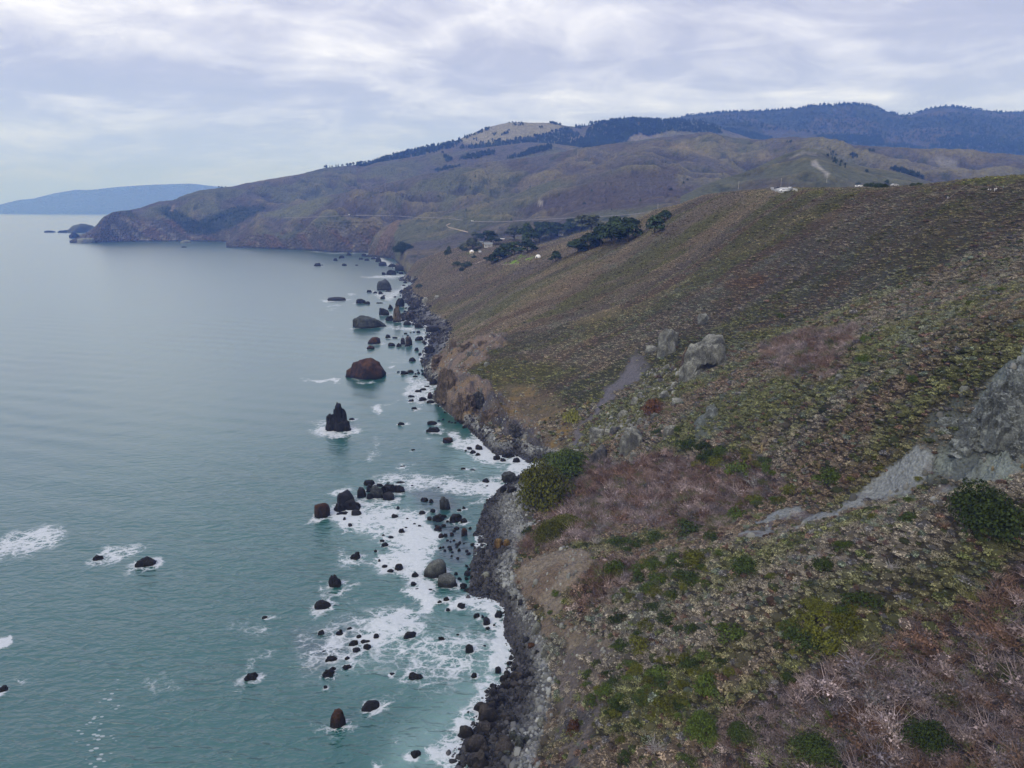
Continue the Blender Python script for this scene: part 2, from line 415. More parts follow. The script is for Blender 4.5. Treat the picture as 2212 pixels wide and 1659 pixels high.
n60 = fbm(NX / 90, NY / 60, 4, 41); n20 = fbm(NX / 80, NY / 15, 4, 47); n5 = fbm(NX / 9, NY / 5, 3, 53); nb = fbm(NX / 60 + 9, NY / 13, 4, 59); ns = fbm(NX / 80 + 3, (NY + 60 * (fbm(NX / 90, NY / 70, 3, 58) - .5)) / 34, 5, 57); nc_ = fbm(NX / 5, NY / 3.4, 3, 61)
def mixc(a, b, t): return a * (1 - t[..., None]) + np.array(b) * t[..., None]
LC = np.zeros((NR, NC, 3)) + np.array((.112, .103, .086))
LC = mixc(LC, (.090, .070, .052), sstep(.46, .64, n20) * .8)
LC = mixc(LC, (.070, .081, .030), sstep(.50, .65, nb) * .8)
LC = mixc(LC, (.105, .125, .105), sstep(.52, .68, n5) * .6 * sstep(.6, .4, n60))
rr = np.exp(Ln)
LC = mixc(LC, (.165, .145, .105), sstep(.52, .66, ns) * .5 * sstep(250, 420, rr) * sstep(1250, 600, rr))
LC = mixc(LC, (.060, .056, .056), sstep(.46, .32, ns) * .55 * sstep(250, 420, rr))
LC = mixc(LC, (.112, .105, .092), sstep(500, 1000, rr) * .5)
LC = mixc(LC, (.062, .052, .034), sstep(1600, 2200, PU) * sstep(900, 500, PV) * .45)
LC = mixc(LC, (.125, .103, .102), willow * .9)
LC = mixc(LC, (.095, .064, .054), willow * sstep(.45, .62, nb) * .8)
LC = mixc(LC, (.18, .155, .155), willow * sstep(.56, .68, nc_) * .7)
LC = mixc(LC, (.105, .060, .034), rust * .7)
LC = mixc(LC, (.088, .102, .024), green * .85)
LC = mixc(LC, (.19, .17, .115), pale * .85)
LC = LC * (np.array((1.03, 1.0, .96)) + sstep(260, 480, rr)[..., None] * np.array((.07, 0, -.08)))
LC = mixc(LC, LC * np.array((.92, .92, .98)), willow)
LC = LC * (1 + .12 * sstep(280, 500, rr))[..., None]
SOIL = LC * (.36 + .70 * sstep(280, 600, rr))[..., None]     # litter colour, with shade between the nearer shrubs painted in
SOIL = mixc(SOIL, (.20, .17, .135), tan_b); SOIL = mixc(SOIL, (.15, .115, .085), tan_b * sstep(.5, .65, n5))
SOIL = mixc(SOIL, (.125, .108, .098), dirt); SOIL = mixc(SOIL, (.075, .07, .072), dirt * sstep(.5, .66, n5))
SOIL = mixc(SOIL, (.225, .245, .25), scree); SOIL = mixc(SOIL, (.13, .11, .11), scree * sstep(.52, .68, fbm(NX / 14, NY / 2.5, 3, 71)))
SOIL = mixc(SOIL, (.20, .235, .225), cliff); SOIL = mixc(SOIL, (.09, .105, .11), cliff * sstep(.5, .7, fbm(NX / 6, NY / 6, 4, 73)) * .8); SOIL = mixc(SOIL, (.19, .17, .12), cliff * sstep(.62, .72, n20) * .25)
SOIL = mixc(SOIL, (.20, .155, .125), orange); SOIL = mixc(SOIL, (.21, .145, .06), orange * sstep(.55, .64, n5) * .55); SOIL = mixc(SOIL, (.09, .085, .085), orange * sstep(.56, .66, nc_) * .8)
SOIL = mixc(SOIL, (.07, .07, .08), strata * .85)
SOIL = mixc(SOIL, (.135, .13, .15), chute * .9)
SOIL = mixc(SOIL, (.17, .135, .085), lower * .55); SOIL = mixc(SOIL, (.22, .15, .05), lower * sstep(.58, .66, n5) * .6)
bz = NZ0 + .8 * (fbm(NX / 6, NY / 6, 3, 81) - .5)
bc = np.zeros((NR, NC, 3)) + np.array((.15, .156, .152))
bc = mixc(bc, (.045, .05, .062), sstep(2.0, .9, bz)); bc = mixc(bc, (.26, .27, .275), sstep(2.0, 3.2, bz) * sstep(.42, .6, n5))
bc = mixc(bc, (.055, .05, .05), sstep(.5, .62, fbm(NX / 12, NY / 12, 3, 83)) * .6)
SOIL = SOIL * (1 - beach[..., None]) + bc * beach[..., None]
SOIL = mixc(SOIL, (.17, .29, .02), garden); SOIL = mixc(SOIL, (.08, .035, .032), redp)
bare = np.clip(np.maximum.reduce([dirt * .55, beach, tan_b, scree, cliff * 1.1, orange, strata, chute * .9, lower * .65, garden, lotm]), 0, 1)
# relief of its own: gullies down the slope, ledges in the rock, lumps under the scrub
fade = sstep(-1.5, 3, NZ0)
NZ = NZ0 + fade * (1 - beach) * ((ridged(NX / 240 + .3 + .6 * fbm(NX / 120, NY / 90, 3, 94), (NY + 90 * (fbm(NX / 170, NY / 150, 3, 96) - .5)) / 100, 3, 91) - .62) * 10.0 * sstep(160, 420, rr) * sstep(1350, 700, rr) * sstep(8, 30, NZ0) * sstep(126, 100, NZ0)
      + (ridged(NX / 110, (NY + 30 * (fbm(NX / 70, NY / 60, 3, 97) - .5)) / 19, 3, 92) - .62) * .5 * sstep(260, 480, rr) * sstep(1350, 800, rr) * sstep(6, 20, NZ0) * sstep(128, 110, NZ0)
      + (fbm(NX / 22, NY / 13, 4, 93) - .5) * 3.4 * np.clip(rr / 350, .35, 1.2) + (fbm(NX / 5, NY / 4, 3, 95) - .5) * 1.1)
rockm = np.clip(np.maximum.reduce([cliff, orange, strata * .8]), 0, 1)
NZ += rockm * ((ridged(NX / 17, NY / 10, 5, 97) - .6) * 9.5 + (ridged(NX / 5, NY / 5, 3, 98) - .6) * 3.0 + (fbm(NX / 2.2, NY / 2.2, 3, 99) - .5) * 1.6)
NZ += tan_b * ((ridged(NX / 24, NY / 4.5, 3, 101) - .6) * 2.6 + (fbm(NX / 3, NY / 2, 3, 102) - .5) * .9)
NZ += beach * fade * ((fbm(NX / 5, NY / 5, 3, 103) - .5) * 1.2 + (ridged(NX / 1.6, NY / 1.6, 2, 104) - .6) * .5)
NZ = under_crest(NZ, .5)
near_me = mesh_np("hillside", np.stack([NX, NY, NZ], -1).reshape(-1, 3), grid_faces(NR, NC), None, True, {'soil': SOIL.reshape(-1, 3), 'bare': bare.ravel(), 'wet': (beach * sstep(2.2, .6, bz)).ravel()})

# ------------------------------------------------------------------ far land: lofted hills, each at its own distance
def pchip_cols(R, Z, rq):
    """piecewise monotone cubic per column; R,Z (k,n), rq (m,n)"""
    k, n = R.shape
    h = np.diff(R, axis=0); d = np.diff(Z, axis=0) / h
    m = np.zeros_like(Z); m[0], m[-1] = d[0], d[-1]
    for i in range(1, k - 1):
        s = d[i - 1] * d[i] > 0
        w1, w2 = 2 * h[i] + h[i - 1], h[i] + 2 * h[i - 1]
        with np.errstate(divide='ignore', invalid='ignore'):
            m[i] = np.where(s, (w1 + w2) / (w1 / d[i - 1] + w2 / d[i]), 0)
    out = np.zeros_like(rq)
    for i in range(k - 1):
        t = (rq - R[i]) / h[i]
        sel = (t >= -1e-6) & (t <= 1 + 1e-6)
        t = np.clip(t, 0, 1)
        v = (2 * t ** 3 - 3 * t ** 2 + 1) * Z[i] + (t ** 3 - 2 * t ** 2 + t) * h[i] * m[i] + (-2 * t ** 3 + 3 * t ** 2) * Z[i + 1] + (t ** 3 - t ** 2) * h[i] * m[i + 1]
        out = np.where(sel, v, out)
    return out
LAYERS = []
def hill(name, crest, mid, foot, back=1.18, n_az=260, n_r=110, gully=1.0, seed=0, gl=(300, 70), amp=14):
    def curve(pts):
        o = []
        for p in pts:
            X, Y, Z = ray_plane(p[0], p[1], 0) if p[2] == 0 else ray_depth(*p)
            o.append((math.atan2(X, Y), math.hypot(X, Y), Z))
        return np.array(sorted(o))
    cs = [curve(foot)] + ([curve(mid)] if mid else []) + [curve(crest)]
    a0, a1 = cs[-1][0, 0], cs[-1][-1, 0]
    az = np.linspace(a0, a1, n_az)
    def ip(c, j):
        v = np.interp(az, c[:, 0], c[:, j]); ker = np.ones(5) / 5
        vp = np.pad(v, 2, mode='edge'); return np.convolve(vp, ker, 'valid') if j == 1 else v
    R = [ip(c, 1) for c in cs]; Z = [ip(c, 2) for c in cs]
    for i in range(len(R) - 2, -1, -1): R[i] = np.minimum(R[i], R[i + 1] - 12)
    R = [R[0] * .97] + R + [R[-1] * (1 + (back - 1) * .4), R[-1] * back]
    Z = [np.maximum(Z[0] - 12 - .02 * R[0], -15.0)] + Z + [Z[-1] - .02 * R[-1], Z[-1] * .55]
    R, Z = np.array(R), np.array(Z)
    # rows run from curve to curve, so that shore, brow and skyline all stay sharp
    cnt = [4] + ([int(n_r * .42), int(n_r * .44)] if mid else [int(n_r * .86)]) + [8, 6]
    rows = [R[i] + (R[i + 1] - R[i]) * t for i in range(len(R) - 1) for t in np.arange(cnt[i]) / cnt[i]] + [R[-1]]
    rq = np.array(rows)
    zq = pchip_cols(R, Z, rq)
    ic = len(cs)
    j = np.argmin(np.abs(rq - R[ic]), axis=0); rq[j, np.arange(n_az)] = R[ic]; zq[j, np.arange(n_az)] = Z[ic]
    X, Y = rq * np.sin(az), rq * np.cos(az)
    s = np.clip((rq - R[1]) / (R[ic] - R[1]), 0, 1.3)
    dcr = np.abs(rq - R[ic]) / R[ic]
    w = sstep(0, .10, dcr) * sstep(-2, 110, zq)
    # spurs and gullies that run down to the sea (across the line of sight and towards -X)
    q = Y * .86 + X * .5; p = X * .86 - Y * .5
    wq = q + 60 * (fbm(X / 260, Y / 260, 3, seed + 7) - .5) * 2
    zq = zq + w * gully * ((ridged(p / gl[0] / 2.2, wq / gl[1] / 2.2, 3, seed) - .80) * amp * 2.1 + (fbm(X / 75, Y / 75, 4, seed + 3) - .5) * amp * .55)
    gz_ = np.abs(np.gradient(zq, axis=0) / np.maximum(np.gradient(rq, axis=0), .5))
    zq = zq + sstep(.45, .9, gz_) * sstep(0, 12, zq) * sstep(0, .03, dcr) * ((ridged(X / 46, Y / 46, 4, seed + 8) - .62) * 26 + (fbm(X / 11, Y / 11, 3, seed + 9) - .5) * 7)
    zq = zq + (fbm(X / 16, Y / 16, 3, seed + 5) - .5) * amp * .10 * sstep(-2, 10, zq)
    L_ = dict(name=name, az=az, R=rq, Z=zq, X=X, Y=Y)
    LAYERS.append(L_)
    return L_
DIST = hill("distant_headland", [(-260,452,14200),(-120,448,14100),(0,442,14000),(40,432,14000),(72,429,14000),(115,418,14000),(162,410,14000),(198,410,14000),(252,404,14000),(324,399,14000),(414,396.5,14000),(468,403,14000),(533,408,14000),(640,425,14000)], None,
            [(-260,461.5,0),(300,461.5,0),(640,461.5,0)], n_az=200, n_r=50, gully=.6, seed=3, gl=(2600, 420), amp=80)
MTN = hill("mountain_ridge", [(1180,300,5600),(1380,264,5500),(1440,262,5400),(1500,250,5300),(1560,247,5200),(1620,247,5200),(1668,247,5200),(1725,246,5200),(1776,235.5,5200),(1805,233,5200),(1830,231,5200),(1877,241,5200),(1920,253,5200),(1949,256,5200),(1992,242,5200),(2035,233,5200),(2075,236,5200),(2118,243,5200),(2165,249,5200),(2212,246,5200),(2300,238,5200),(2500,250,5200)], None,
            [(1180,365,3700),(1700,352,3600),(2212,362,3600),(2500,368,3600)], n_az=420, n_r=110, gully=1.0, seed=13, gl=(420, 170), amp=75)
CST = hill("coastal_ridge", [(150,519,2380),(173,512,2385),(209,487,2400),(223,469,2410),(245,458,2430),(296,451,2530),(345,435,2620),(374,433,2660),(396,422,2700),(432,411.5,2760),(504,403,2820),(533,396,2880),(648,377,3080),(702,363,3200),(762,358,3320),(816,347,3420),(859,333,3500),(924,318,3600),(974,309,3650),(1025,289,3700),(1053,277.5,3720),(1096,268,3740),(1158,267,3780),(1194,267.5,3800),(1223,274,3800),(1255,277,3760),(1284,269,3700),(1338,263,3650),(1381,262,3650),(1428,264,3650),(1464,261,3650),(1522,266,3650),(1593,292,3650),(1640,310,3650)],
           [(150,520,2360),(173,514,2362),(209,500,2375),(245,486,2420),(300,478,2460),(400,472,2480),(500,472,2450),(600,452,2500),(700,420,2600),(924,392,2900),(1096,352,3000),(1338,332,3050),(1640,335,3050)],
           [(150,521,0),(173,521,0),(216,520,0),(324,520,0),(414,519,0),(468,521,0),(522,528,0),(600,531,0),(700,490,2200),(924,440,2500),(1096,410,2600),(1338,400,2600),(1640,400,2600)], n_az=420, n_r=150, seed=23, gl=(300, 110), amp=54)
SH2 = hill("grassy_shoulder", [(770,366,2950),(816,351,3000),(870,343,3000),(924,334,3000),(982,327.5,3000),(1032,321,3000),(1068,317,3000),(1140,308,3000),(1190,310,3000),(1239,316,3000),(1300,335,2950)], None,
           [(770,430,2500),(1300,430,2500)], n_az=200, n_r=60, seed=33, gl=(220, 80), amp=18)
SP3 = hill("spur", [(488,523,2090),(505,512,2100),(530,492,2130),(558,462,2180),(612,451,2190),(660,437,2190),(720,421,2190),(796,408,2200),(834,397,2200),(924,376,2210),(996,362,2230),(1068,349,2250),(1176,336,2250),(1284,317,2250),(1356,308,2250),(1428,298,2230),(1488,290,2210),(1531,286,2200),(1578,297,2180),(1632,303,2140),(1704,297,2100),(1776,301,2060),(1848,315,2030),(1920,319,2000),(1992,324,1970),(2100,327,1930),(2212,342,1900),(2400,352,1880)],
           [(488,524,2080),(530,512,2075),(558,494,2040),(612,482,1990),(660,474,1960),(705,468,1860),(750,468,1850),(800,472,1830),(860,470,1800),(924,450,1850),(1068,420,1900),(1284,390,1850),(1531,360,1750),(1704,380,1700),(1920,380,1600),(2212,385,1500),(2400,390,1500)],
           [(488,525,0),(522,528,0),(612,533,0),(640,538,0),(665,541,0),(720,546,0),(755,544,0),(800,542,0),(860,510,1650),(924,500,1600),(1068,490,1600),(1284,460,1600),(1531,430,1500),(1704,430,1450),(1920,420,1350),(2212,420,1300),(2400,420,1300)], n_az=460, n_r=150, seed=43, gl=(260, 95), amp=62)
SP4 = hill("spur", [(795,532,1690),(812,505,1695),(830,490,1700),(859,476,1700),(924,470,1700),(995,452,1700),(1031,441,1700),(1103,427,1700),(1140,408,1720),(1212,383,1750),(1284,358,1800),(1355,336,1850),(1410,318,1900),(1480,326,1880),(1560,350,1820),(1640,388,1720),(1720,425,1600)],
           [(795,536,1680),(830,518,1640),(859,500,1600),(924,495,1550),(995,487,1500),(1103,478,1450),(1212,464,1450),(1284,440,1450),(1410,410,1450),(1520,410,1420),(1720,440,1350)],
           [(795,543,0),(830,548,0),(845,555,0),(880,575,1180),(920,570,1200),(1000,548,1230),(1150,532,1230),(1300,508,1200),(1450,475,1150),(1600,460,1150),(1720,460,1100)], n_az=360, n_r=130, seed=53, gl=(190, 70), amp=34)
KNB = hill("knoll", [(1470,425,1150),(1530,396,1180),(1596,376,1220),(1646,357,1260),(1675,343,1290),(1704,333,1300),(1740,322,1300),(1776,327,1290),(1813,348,1270),(1884,365,1250),(1956,376,1220),(1999,390,1180),(2060,405,1130)], None,
           [(1470,455,1000),(1700,425,985),(2060,425,900)], n_az=260, n_r=80, seed=63, gl=(110, 40), amp=9)
NEARL = dict(name='hillside', az=azn, R=np.exp(Ln), Z=NZ)
ALL = [NEARL, KNB, SP4, SP3, SH2, CST, MTN, DIST]
def cast(x, y, layers=None, sea=True):
    """first land (or sea) point met by the sight line of a photo pixel"""
    d = px_dir(x, y); a = math.atan2(d[0], d[1]); hd = math.hypot(d[0], d[1]); tr = d[2] / hd
    best = None
    for L_ in (layers or ALL):
        az = L_['az']
        if a < az[0] or a > az[-1]: continue
        j = min(int(np.searchsorted(az, a)) - 1, len(az) - 2); j = max(j, 0)
        f = (a - az[j]) / (az[j + 1] - az[j])
        r = L_['R'][:, j] * (1 - f) + L_['R'][:, j + 1] * f; z = L_['Z'][:, j] * (1 - f) + L_['Z'][:, j + 1] * f
        g = z - (CAM_H + tr * r)
        k = np.argmax(g > 0)
        if g[k] <= 0: continue
        if k == 0: rr_ = r[0]
        else: rr_ = r[k - 1] + (r[k] - r[k - 1]) * (-g[k - 1] / (g[k] - g[k - 1]))
        if best is None or rr_ < best[0]: best = (rr_, L_)
    rs = -CAM_H / tr if tr < -1e-4 else 1e9
    if sea and (best is None or rs < best[0]) and rs < 3e4:
        return Vector((math.sin(a) * rs, math.cos(a) * rs, 0)), None
    if best is None: return None, None
    r = best[0]
    return Vector((math.sin(a) * r, math.cos(a) * r, CAM_H + tr * r)), best[1]
def ground_z(x, y):
    a, l = math.atan2(x, y), math.log(math.hypot(x, y))
    return float(grid_sample(NZ, np.array([a]), np.array([l]), AZ0, AZ1, math.log(R0), math.log(R1))[0])

# ------------------------------------------------------------------ land materials
def land_mat(name, soft, scale):
    m, nt, b = new_mat(name)
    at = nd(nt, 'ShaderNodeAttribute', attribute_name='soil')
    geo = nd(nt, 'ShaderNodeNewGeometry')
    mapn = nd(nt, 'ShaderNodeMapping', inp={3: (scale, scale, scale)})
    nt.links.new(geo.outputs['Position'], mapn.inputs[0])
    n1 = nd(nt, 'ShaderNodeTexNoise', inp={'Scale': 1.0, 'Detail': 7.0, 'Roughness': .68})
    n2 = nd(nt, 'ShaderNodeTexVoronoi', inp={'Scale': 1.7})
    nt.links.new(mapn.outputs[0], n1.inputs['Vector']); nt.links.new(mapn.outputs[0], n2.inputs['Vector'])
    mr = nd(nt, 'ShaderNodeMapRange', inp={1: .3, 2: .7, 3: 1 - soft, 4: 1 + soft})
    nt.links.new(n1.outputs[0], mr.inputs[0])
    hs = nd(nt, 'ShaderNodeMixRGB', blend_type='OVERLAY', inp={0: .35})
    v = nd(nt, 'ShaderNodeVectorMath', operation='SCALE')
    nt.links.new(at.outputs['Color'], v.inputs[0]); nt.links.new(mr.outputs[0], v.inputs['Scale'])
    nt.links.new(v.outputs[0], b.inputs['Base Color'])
    ad = nd(nt, 'ShaderNodeMath', operation='ADD')
    nt.links.new(n1.outputs[0], ad.inputs[0]); nt.links.new(n2.outputs['Distance'], ad.inputs[1])
    bp = nd(nt, 'ShaderNodeBump', inp={'Strength': .8, 'Distance': .8 / scale})
    nt.links.new(ad.outputs[0], bp.inputs['Height']); nt.links.new(bp.outputs[0], b.inputs['Normal'])
    wt_ = nd(nt, 'ShaderNodeAttribute', attribute_name='wet')
    rm = nd(nt, 'ShaderNodeMapRange', inp={3: .95, 4: .35})
    nt.links.new(wt_.outputs['Fac'], rm.inputs[0]); nt.links.new(rm.outputs[0], b.inputs['Roughness'])
    b.inputs['Specular IOR Level'].default_value = .25
    return m
M_NEAR = land_mat("hillside_ground", .42, .9)
M_FAR = land_mat("far_hill_ground", .38, .085)
M_MTN = land_mat("mountain_ground", .35, .02)
near_me.materials.append(M_NEAR)
hs_o = prop(obj("hillside", near_me), kind='structure')
def px_poly(L_, k, pts, fe=6):
    u, v = project(L_['X'], L_['Y'], L_['Z'])
    w1 = (fbm(L_['X'] / 40, L_['Y'] / 40, 3, 7) - .5) * 10; w2 = (fbm(L_['X'] / 40, L_['Y'] / 40, 3, 8) - .5) * 6
    P, s = c2d(k, pts)
    return inpoly((u + w1).ravel(), (v + w2).ravel(), P, fe).reshape(u.shape)
def finish_hill(L_, name, col_fn, mat):
    col = col_fn(L_)
    me = mesh_np(name, np.stack([L_['X'], L_['Y'], L_['Z']], -1).reshape(-1, 3), grid_faces(*L_['X'].shape), mat, True, {'soil': col.reshape(-1, 3)})
    L_['obj'] = prop(obj(name, me), kind='structure')
def far_cols(L_, seed, gold=.5):
    X, Y, Z = L_['X'], L_['Y'], L_['Z']
    a = fbm(X / 170, Y / 170, 4, seed); b = fbm(X / 60, Y / 60, 4, seed + 5); c = fbm(X / 340, Y / 340, 3, seed + 9)
    q = Y * .86 + X * .5
    col = np.zeros(X.shape + (3,)) + np.array((.098, .092, .090))
    col = mixc(col, (.072, .058, .052), sstep(.48, .62, b) * .8)
    col = mixc(col, (.100, .112, .062), sstep(.47, .62, a) * .8)
    col = mixc(col, (.19, .165, .10), sstep(.55, .68, c) * sstep(.45, .6, b) * gold)
    col = mixc(col, (.045, .055, .035), sstep(.64, .72, fbm(X / 28, Y / 28, 4, seed + 2)) * .8)
    # spur grass and fold scrub, with relief shading painted into their colour
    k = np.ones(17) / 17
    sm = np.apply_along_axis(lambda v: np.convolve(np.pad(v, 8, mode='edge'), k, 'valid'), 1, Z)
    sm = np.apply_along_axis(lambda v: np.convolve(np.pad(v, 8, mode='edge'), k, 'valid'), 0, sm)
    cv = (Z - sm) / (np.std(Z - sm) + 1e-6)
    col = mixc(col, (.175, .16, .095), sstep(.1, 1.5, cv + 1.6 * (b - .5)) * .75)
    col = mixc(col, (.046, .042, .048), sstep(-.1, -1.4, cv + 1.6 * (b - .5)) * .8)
    return col
def rockface(L_, col, seed, top=90):
    X, Y, Z = L_['X'], L_['Y'], L_['Z']
    gz = np.abs(np.gradient(Z, axis=0) / np.maximum(np.gradient(L_['R'], axis=0), .5))
    st = sstep(.75, 1.35, gz + .9 * (fbm(X / 55, Y / 55, 4, seed + 4) - .5)) * sstep(top, top * .5, Z)
    n = fbm(X / 26 + 3, (Y + Z) / 26, 5, seed); n2 = fbm(X / 40 + Z / 30, Y / 40, 3, seed + 2)
    col = mixc(col, (.080, .066, .060), st * .8)
    col = mixc(col, (.115, .075, .055), st * sstep(.5, .65, n2) * .8)
    col = mixc(col, (.24, .23, .21), st * sstep(.60, .72, n) * .6)
    col = mixc(col, (.04, .04, .042), sstep(7, 2, Z + 6 * (n - .5)))
    return col
def col_cst(L_):
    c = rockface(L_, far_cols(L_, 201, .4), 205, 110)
    dome = px_poly(L_, 'd', [(985,306),(1025,289),(1053,270),(1096,262),(1158,262),(1200,265),(1215,276),(1190,290),(1110,302),(1030,312)], 4)
    c = mixc(c, (.25, .235, .165), dome)
    c = mixc(c, (.22, .19, .135), np.maximum(px_poly(L_, 'c2', [(1380,235),(1500,195),(1550,200),(1540,240),(1400,255)], 3), px_poly(L_, 'c2', [(1780,220),(1860,150),(1940,165),(2040,200),(1850,240)], 3)) * .9)
    c = mixc(c, (.22, .19, .14), px_poly(L_, 'c2', [(1960,130),(2010,98),(2110,125),(2060,140)], 2))
    c = mixc(c, (.03, .042, .028), px_poly(L_, 'c1', [(930,270),(1010,255),(1180,340),(1400,260),(1640,260),(1560,290),(1420,370),(1240,430),(1130,420),(1050,340)], 5) * .85)
    c = mixc(c, (.22, .18, .15), px_poly(L_, 'c1', [(1020,280),(1040,243),(1055,245),(1040,285)], 2))
    return c
def col_sp3(L_):
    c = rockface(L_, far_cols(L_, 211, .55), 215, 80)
    c = mixc(c, (.21, .175, .10), px_poly(L_, 'c3', [(60,400),(90,310),(160,290),(270,350),(410,410),(330,430),(150,390)], 4) * .8)
    c = mixc(c, (.19, .165, .115), px_poly(L_, 'c3', [(580,400),(640,350),(760,350),(700,400)], 5) * .6)
    c = mixc(c, (.23, .22, .20), px_poly(L_, 'c3', [(1640,400),(1700,370),(1810,400),(1800,440),(1720,440)], 5) * .7)
    c = mixc(c, (.16, .15, .09), px_poly(L_, 'c2', [(850,450),(1000,350),(1100,400),(1000,450)], 6) * .6)
    c = mixc(c, (.14, .155, .085), px_poly(L_, 'c1', [(1560,310),(1900,190),(2000,200),(1850,320),(1700,330)], 6) * .7)
    c = mixc(c, (.088, .075, .075), px_poly(L_, 'c2', [(1250,640),(1400,480),(1700,400),(2100,350),(2212,420),(2212,540),(1900,620),(1500,650)], 12) * .7)
    return c
def col_sp4(L_):
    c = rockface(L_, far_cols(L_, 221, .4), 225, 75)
    c = mixc(c, (.15, .105, .080), px_poly(L_, 'c2', [(395,690),(440,700),(400,790),(350,880),(280,890),(310,800)], 4) * .8)
    c = mixc(c, (.080, .066, .070), px_poly(L_, 'c2', [(1150,650),(1300,560),(1700,420),(2100,380),(2100,560),(1900,620),(1500,670)], 12) * .8)
    c = mixc(c, (.27, .26, .25), px_poly(L_, 'c2', [(1262,610),(1270,580),(1295,585),(1290,612)], 2))
    return c
def col_knb(L_):
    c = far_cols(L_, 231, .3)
    c = mixc(c, (.32, .31, .29), np.maximum(px_poly(L_, 'c3', [(930,400),(960,395),(1010,450),(1055,480),(1040,490),(1000,460),(950,430)], 2.5), px_poly(L_, 'c3', [(800,390),(870,345),(960,350),(970,375),(900,360)], 3) * .5))
    return c
def col_mtn(L_):
    X, Y = L_['X'], L_['Y']
    c = np.zeros(X.shape + (3,)) + np.array((.038, .048, .036))
    c = mixc(c, (.085, .078, .068), sstep(.5, .66, fbm(X / 260, Y / 260, 5, 301)) * .8)
    return c
def col_dist(L_):
    X, Y = L_['X'], L_['Y']
    c = np.zeros(X.shape + (3,)) + np.array((.13, .11, .095))
    c = mixc(c, (.10, .085, .07), sstep(120, 30, L_['Z']) * .7)
    return c
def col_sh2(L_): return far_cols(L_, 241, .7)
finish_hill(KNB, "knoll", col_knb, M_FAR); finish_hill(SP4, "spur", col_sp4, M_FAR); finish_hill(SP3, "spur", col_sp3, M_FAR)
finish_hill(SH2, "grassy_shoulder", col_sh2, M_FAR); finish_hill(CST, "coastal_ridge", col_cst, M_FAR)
finish_hill(MTN, "mountain_ridge", col_mtn, M_MTN); finish_hill(DIST, "distant_headland", col_dist, M_MTN)

# ------------------------------------------------------------------ sea rocks: traced positions (copy, x, waterline y, width, height, stone, label, group)
ROCKS = []
def R_(k, stone, items, label=None, group=None):
    for it in items:
        lab = it[4] if len(it) > 4 else label
        ROCKS.append((k, it[0], it[1], it[2], it[3], stone, lab, group))
R_('c4', 'rust', [(525,1385,360,205,"broad dome of rust-brown rock, largest in the sea, ringed by calm water")])
R_('c4', 'greygreen', [(565,925,310,105,"long low grey-green whaleback rock joined to the shore boulders")])
R_('c4', 'tan', [(808,872,80,150,"tall tan stone pinnacle beside the grey-green whaleback rock")])
R_('c4', 'black', [(690,812,110,75,"black pointed rock just beyond the grey-green whaleback"),
    (270,680,170,36,"long jagged black reef rock standing alone left of the boulder shore"),(480,705,85,46,"black rock with a smaller lump at its side, right of the jagged reef"),(540,712,50,30,"small black lump touching the black rock right of the jagged reef"),(655,703,70,12,"flat black slab barely above water beyond the tan pinnacle")])
R_('c4', 'grey', [(700,585,150,105,"large dark grey wedge-shaped rock off the far boulder shore")])
R_('c4', 'rust', [(605,1070,130,70,"reddish-brown flat-topped rock beyond the big rust dome"),(570,1116,70,36,"small dark rock tucked in front of the reddish flat-topped rock")])
R_('c4', 'tanblack', [(862,1076,42,68,"narrow upright stub with pale top, shorter of the twin stubs"),(918,1082,65,92,"taller upright stub with pale tan top beside its shorter twin")])
R_('c4', 'black', [(727,1015,55,35),(790,1017,50,15),(760,1088,65,36),(825,1094,55,38),(903,1092,60,28),(1003,1040,92,44),(985,1130,42,32),(885,978,30,14),(930,970,25,10),(1000,972,45,25),(960,966,20,12),(905,993,25,10)],
   "black rock in the shallow cove around the two upright stubs", "black rocks in the cove of the twin stubs")
R_('c4', 'black', [(560,605,50,26),(612,612,50,18),(660,622,46,30),(730,598,56,16),(680,663,42,26),(790,650,30,14),(690,640,30,12),(880,520,35,16),(870,545,30,12)],
   "small black rock awash in front of the dark grey wedge rock", "small rocks before the grey wedge")
R_('c4', 'black', [(90,370,70,32,"black rock farthest left off the far shore bend, low dark cone"),(375,273,52,28,"small dark rock nearest the far cliff foot, domed"),(335,365,50,22,"low dark rock with a wing-shaped crest off the far shore")])
R_('c4', 'black', [(255,322,42,28),(310,299,56,28),(135,361,20,8),(445,363,30,10),(510,281,46,28),(560,280,70,26),(485,309,46,18),(540,319,50,22),(600,306,60,18),(640,330,60,40),(680,366,70,40)],
   "dark rock in the scattered line off the far shore bend", "rocks off the far shore bend")
R_('c4', 'black', [(690,446,40,26),(760,447,105,48),(845,441,42,22),(840,412,110,55),(765,376,76,32)], "black rock in the pale wash beyond the grey wedge rock", "rocks beyond the grey wedge")
R_('c4', 'black', [(750,757,50,46),(830,737,100,86),(745,862,80,52),(1130,962,130,62),(1000,925,90,40),(900,900,80,40),(1100,1152,110,72),(945,1225,66,40),(860,1000,10,8),(940,760,80,40),(1000,745,70,36)],
   "dark boulder at the water's edge along the whaleback's shore", "boulders along the whaleback's shore")
R_('c4', 'tanblack', [(925,850,82,72,"tan and grey shore rock right of the tan pinnacle")])
R_('c4', 'black', [(1135,1440,70,56),(1080,1456,60,15),(1000,1506,72,26),(1040,1486,62,22),(940,1549,62,22),(935,1590,56,26),(1040,1582,82,42),(1110,1602,80,30),(965,1657,62,20),(820,1325,26,14),(870,1345,80,44),(930,1330,60,30),(970,1368,44,18)],
   "low black rock awash below the tan bluff", "black rocks below the tan bluff")
R_('c4', 'rust', [(1105,1562,52,66,"upright brown rock among low black rocks below the tan bluff")])
R_('c5', 'spire', [(400,490,190,240,"black twin-headed sea stack with white foam at its foot")])
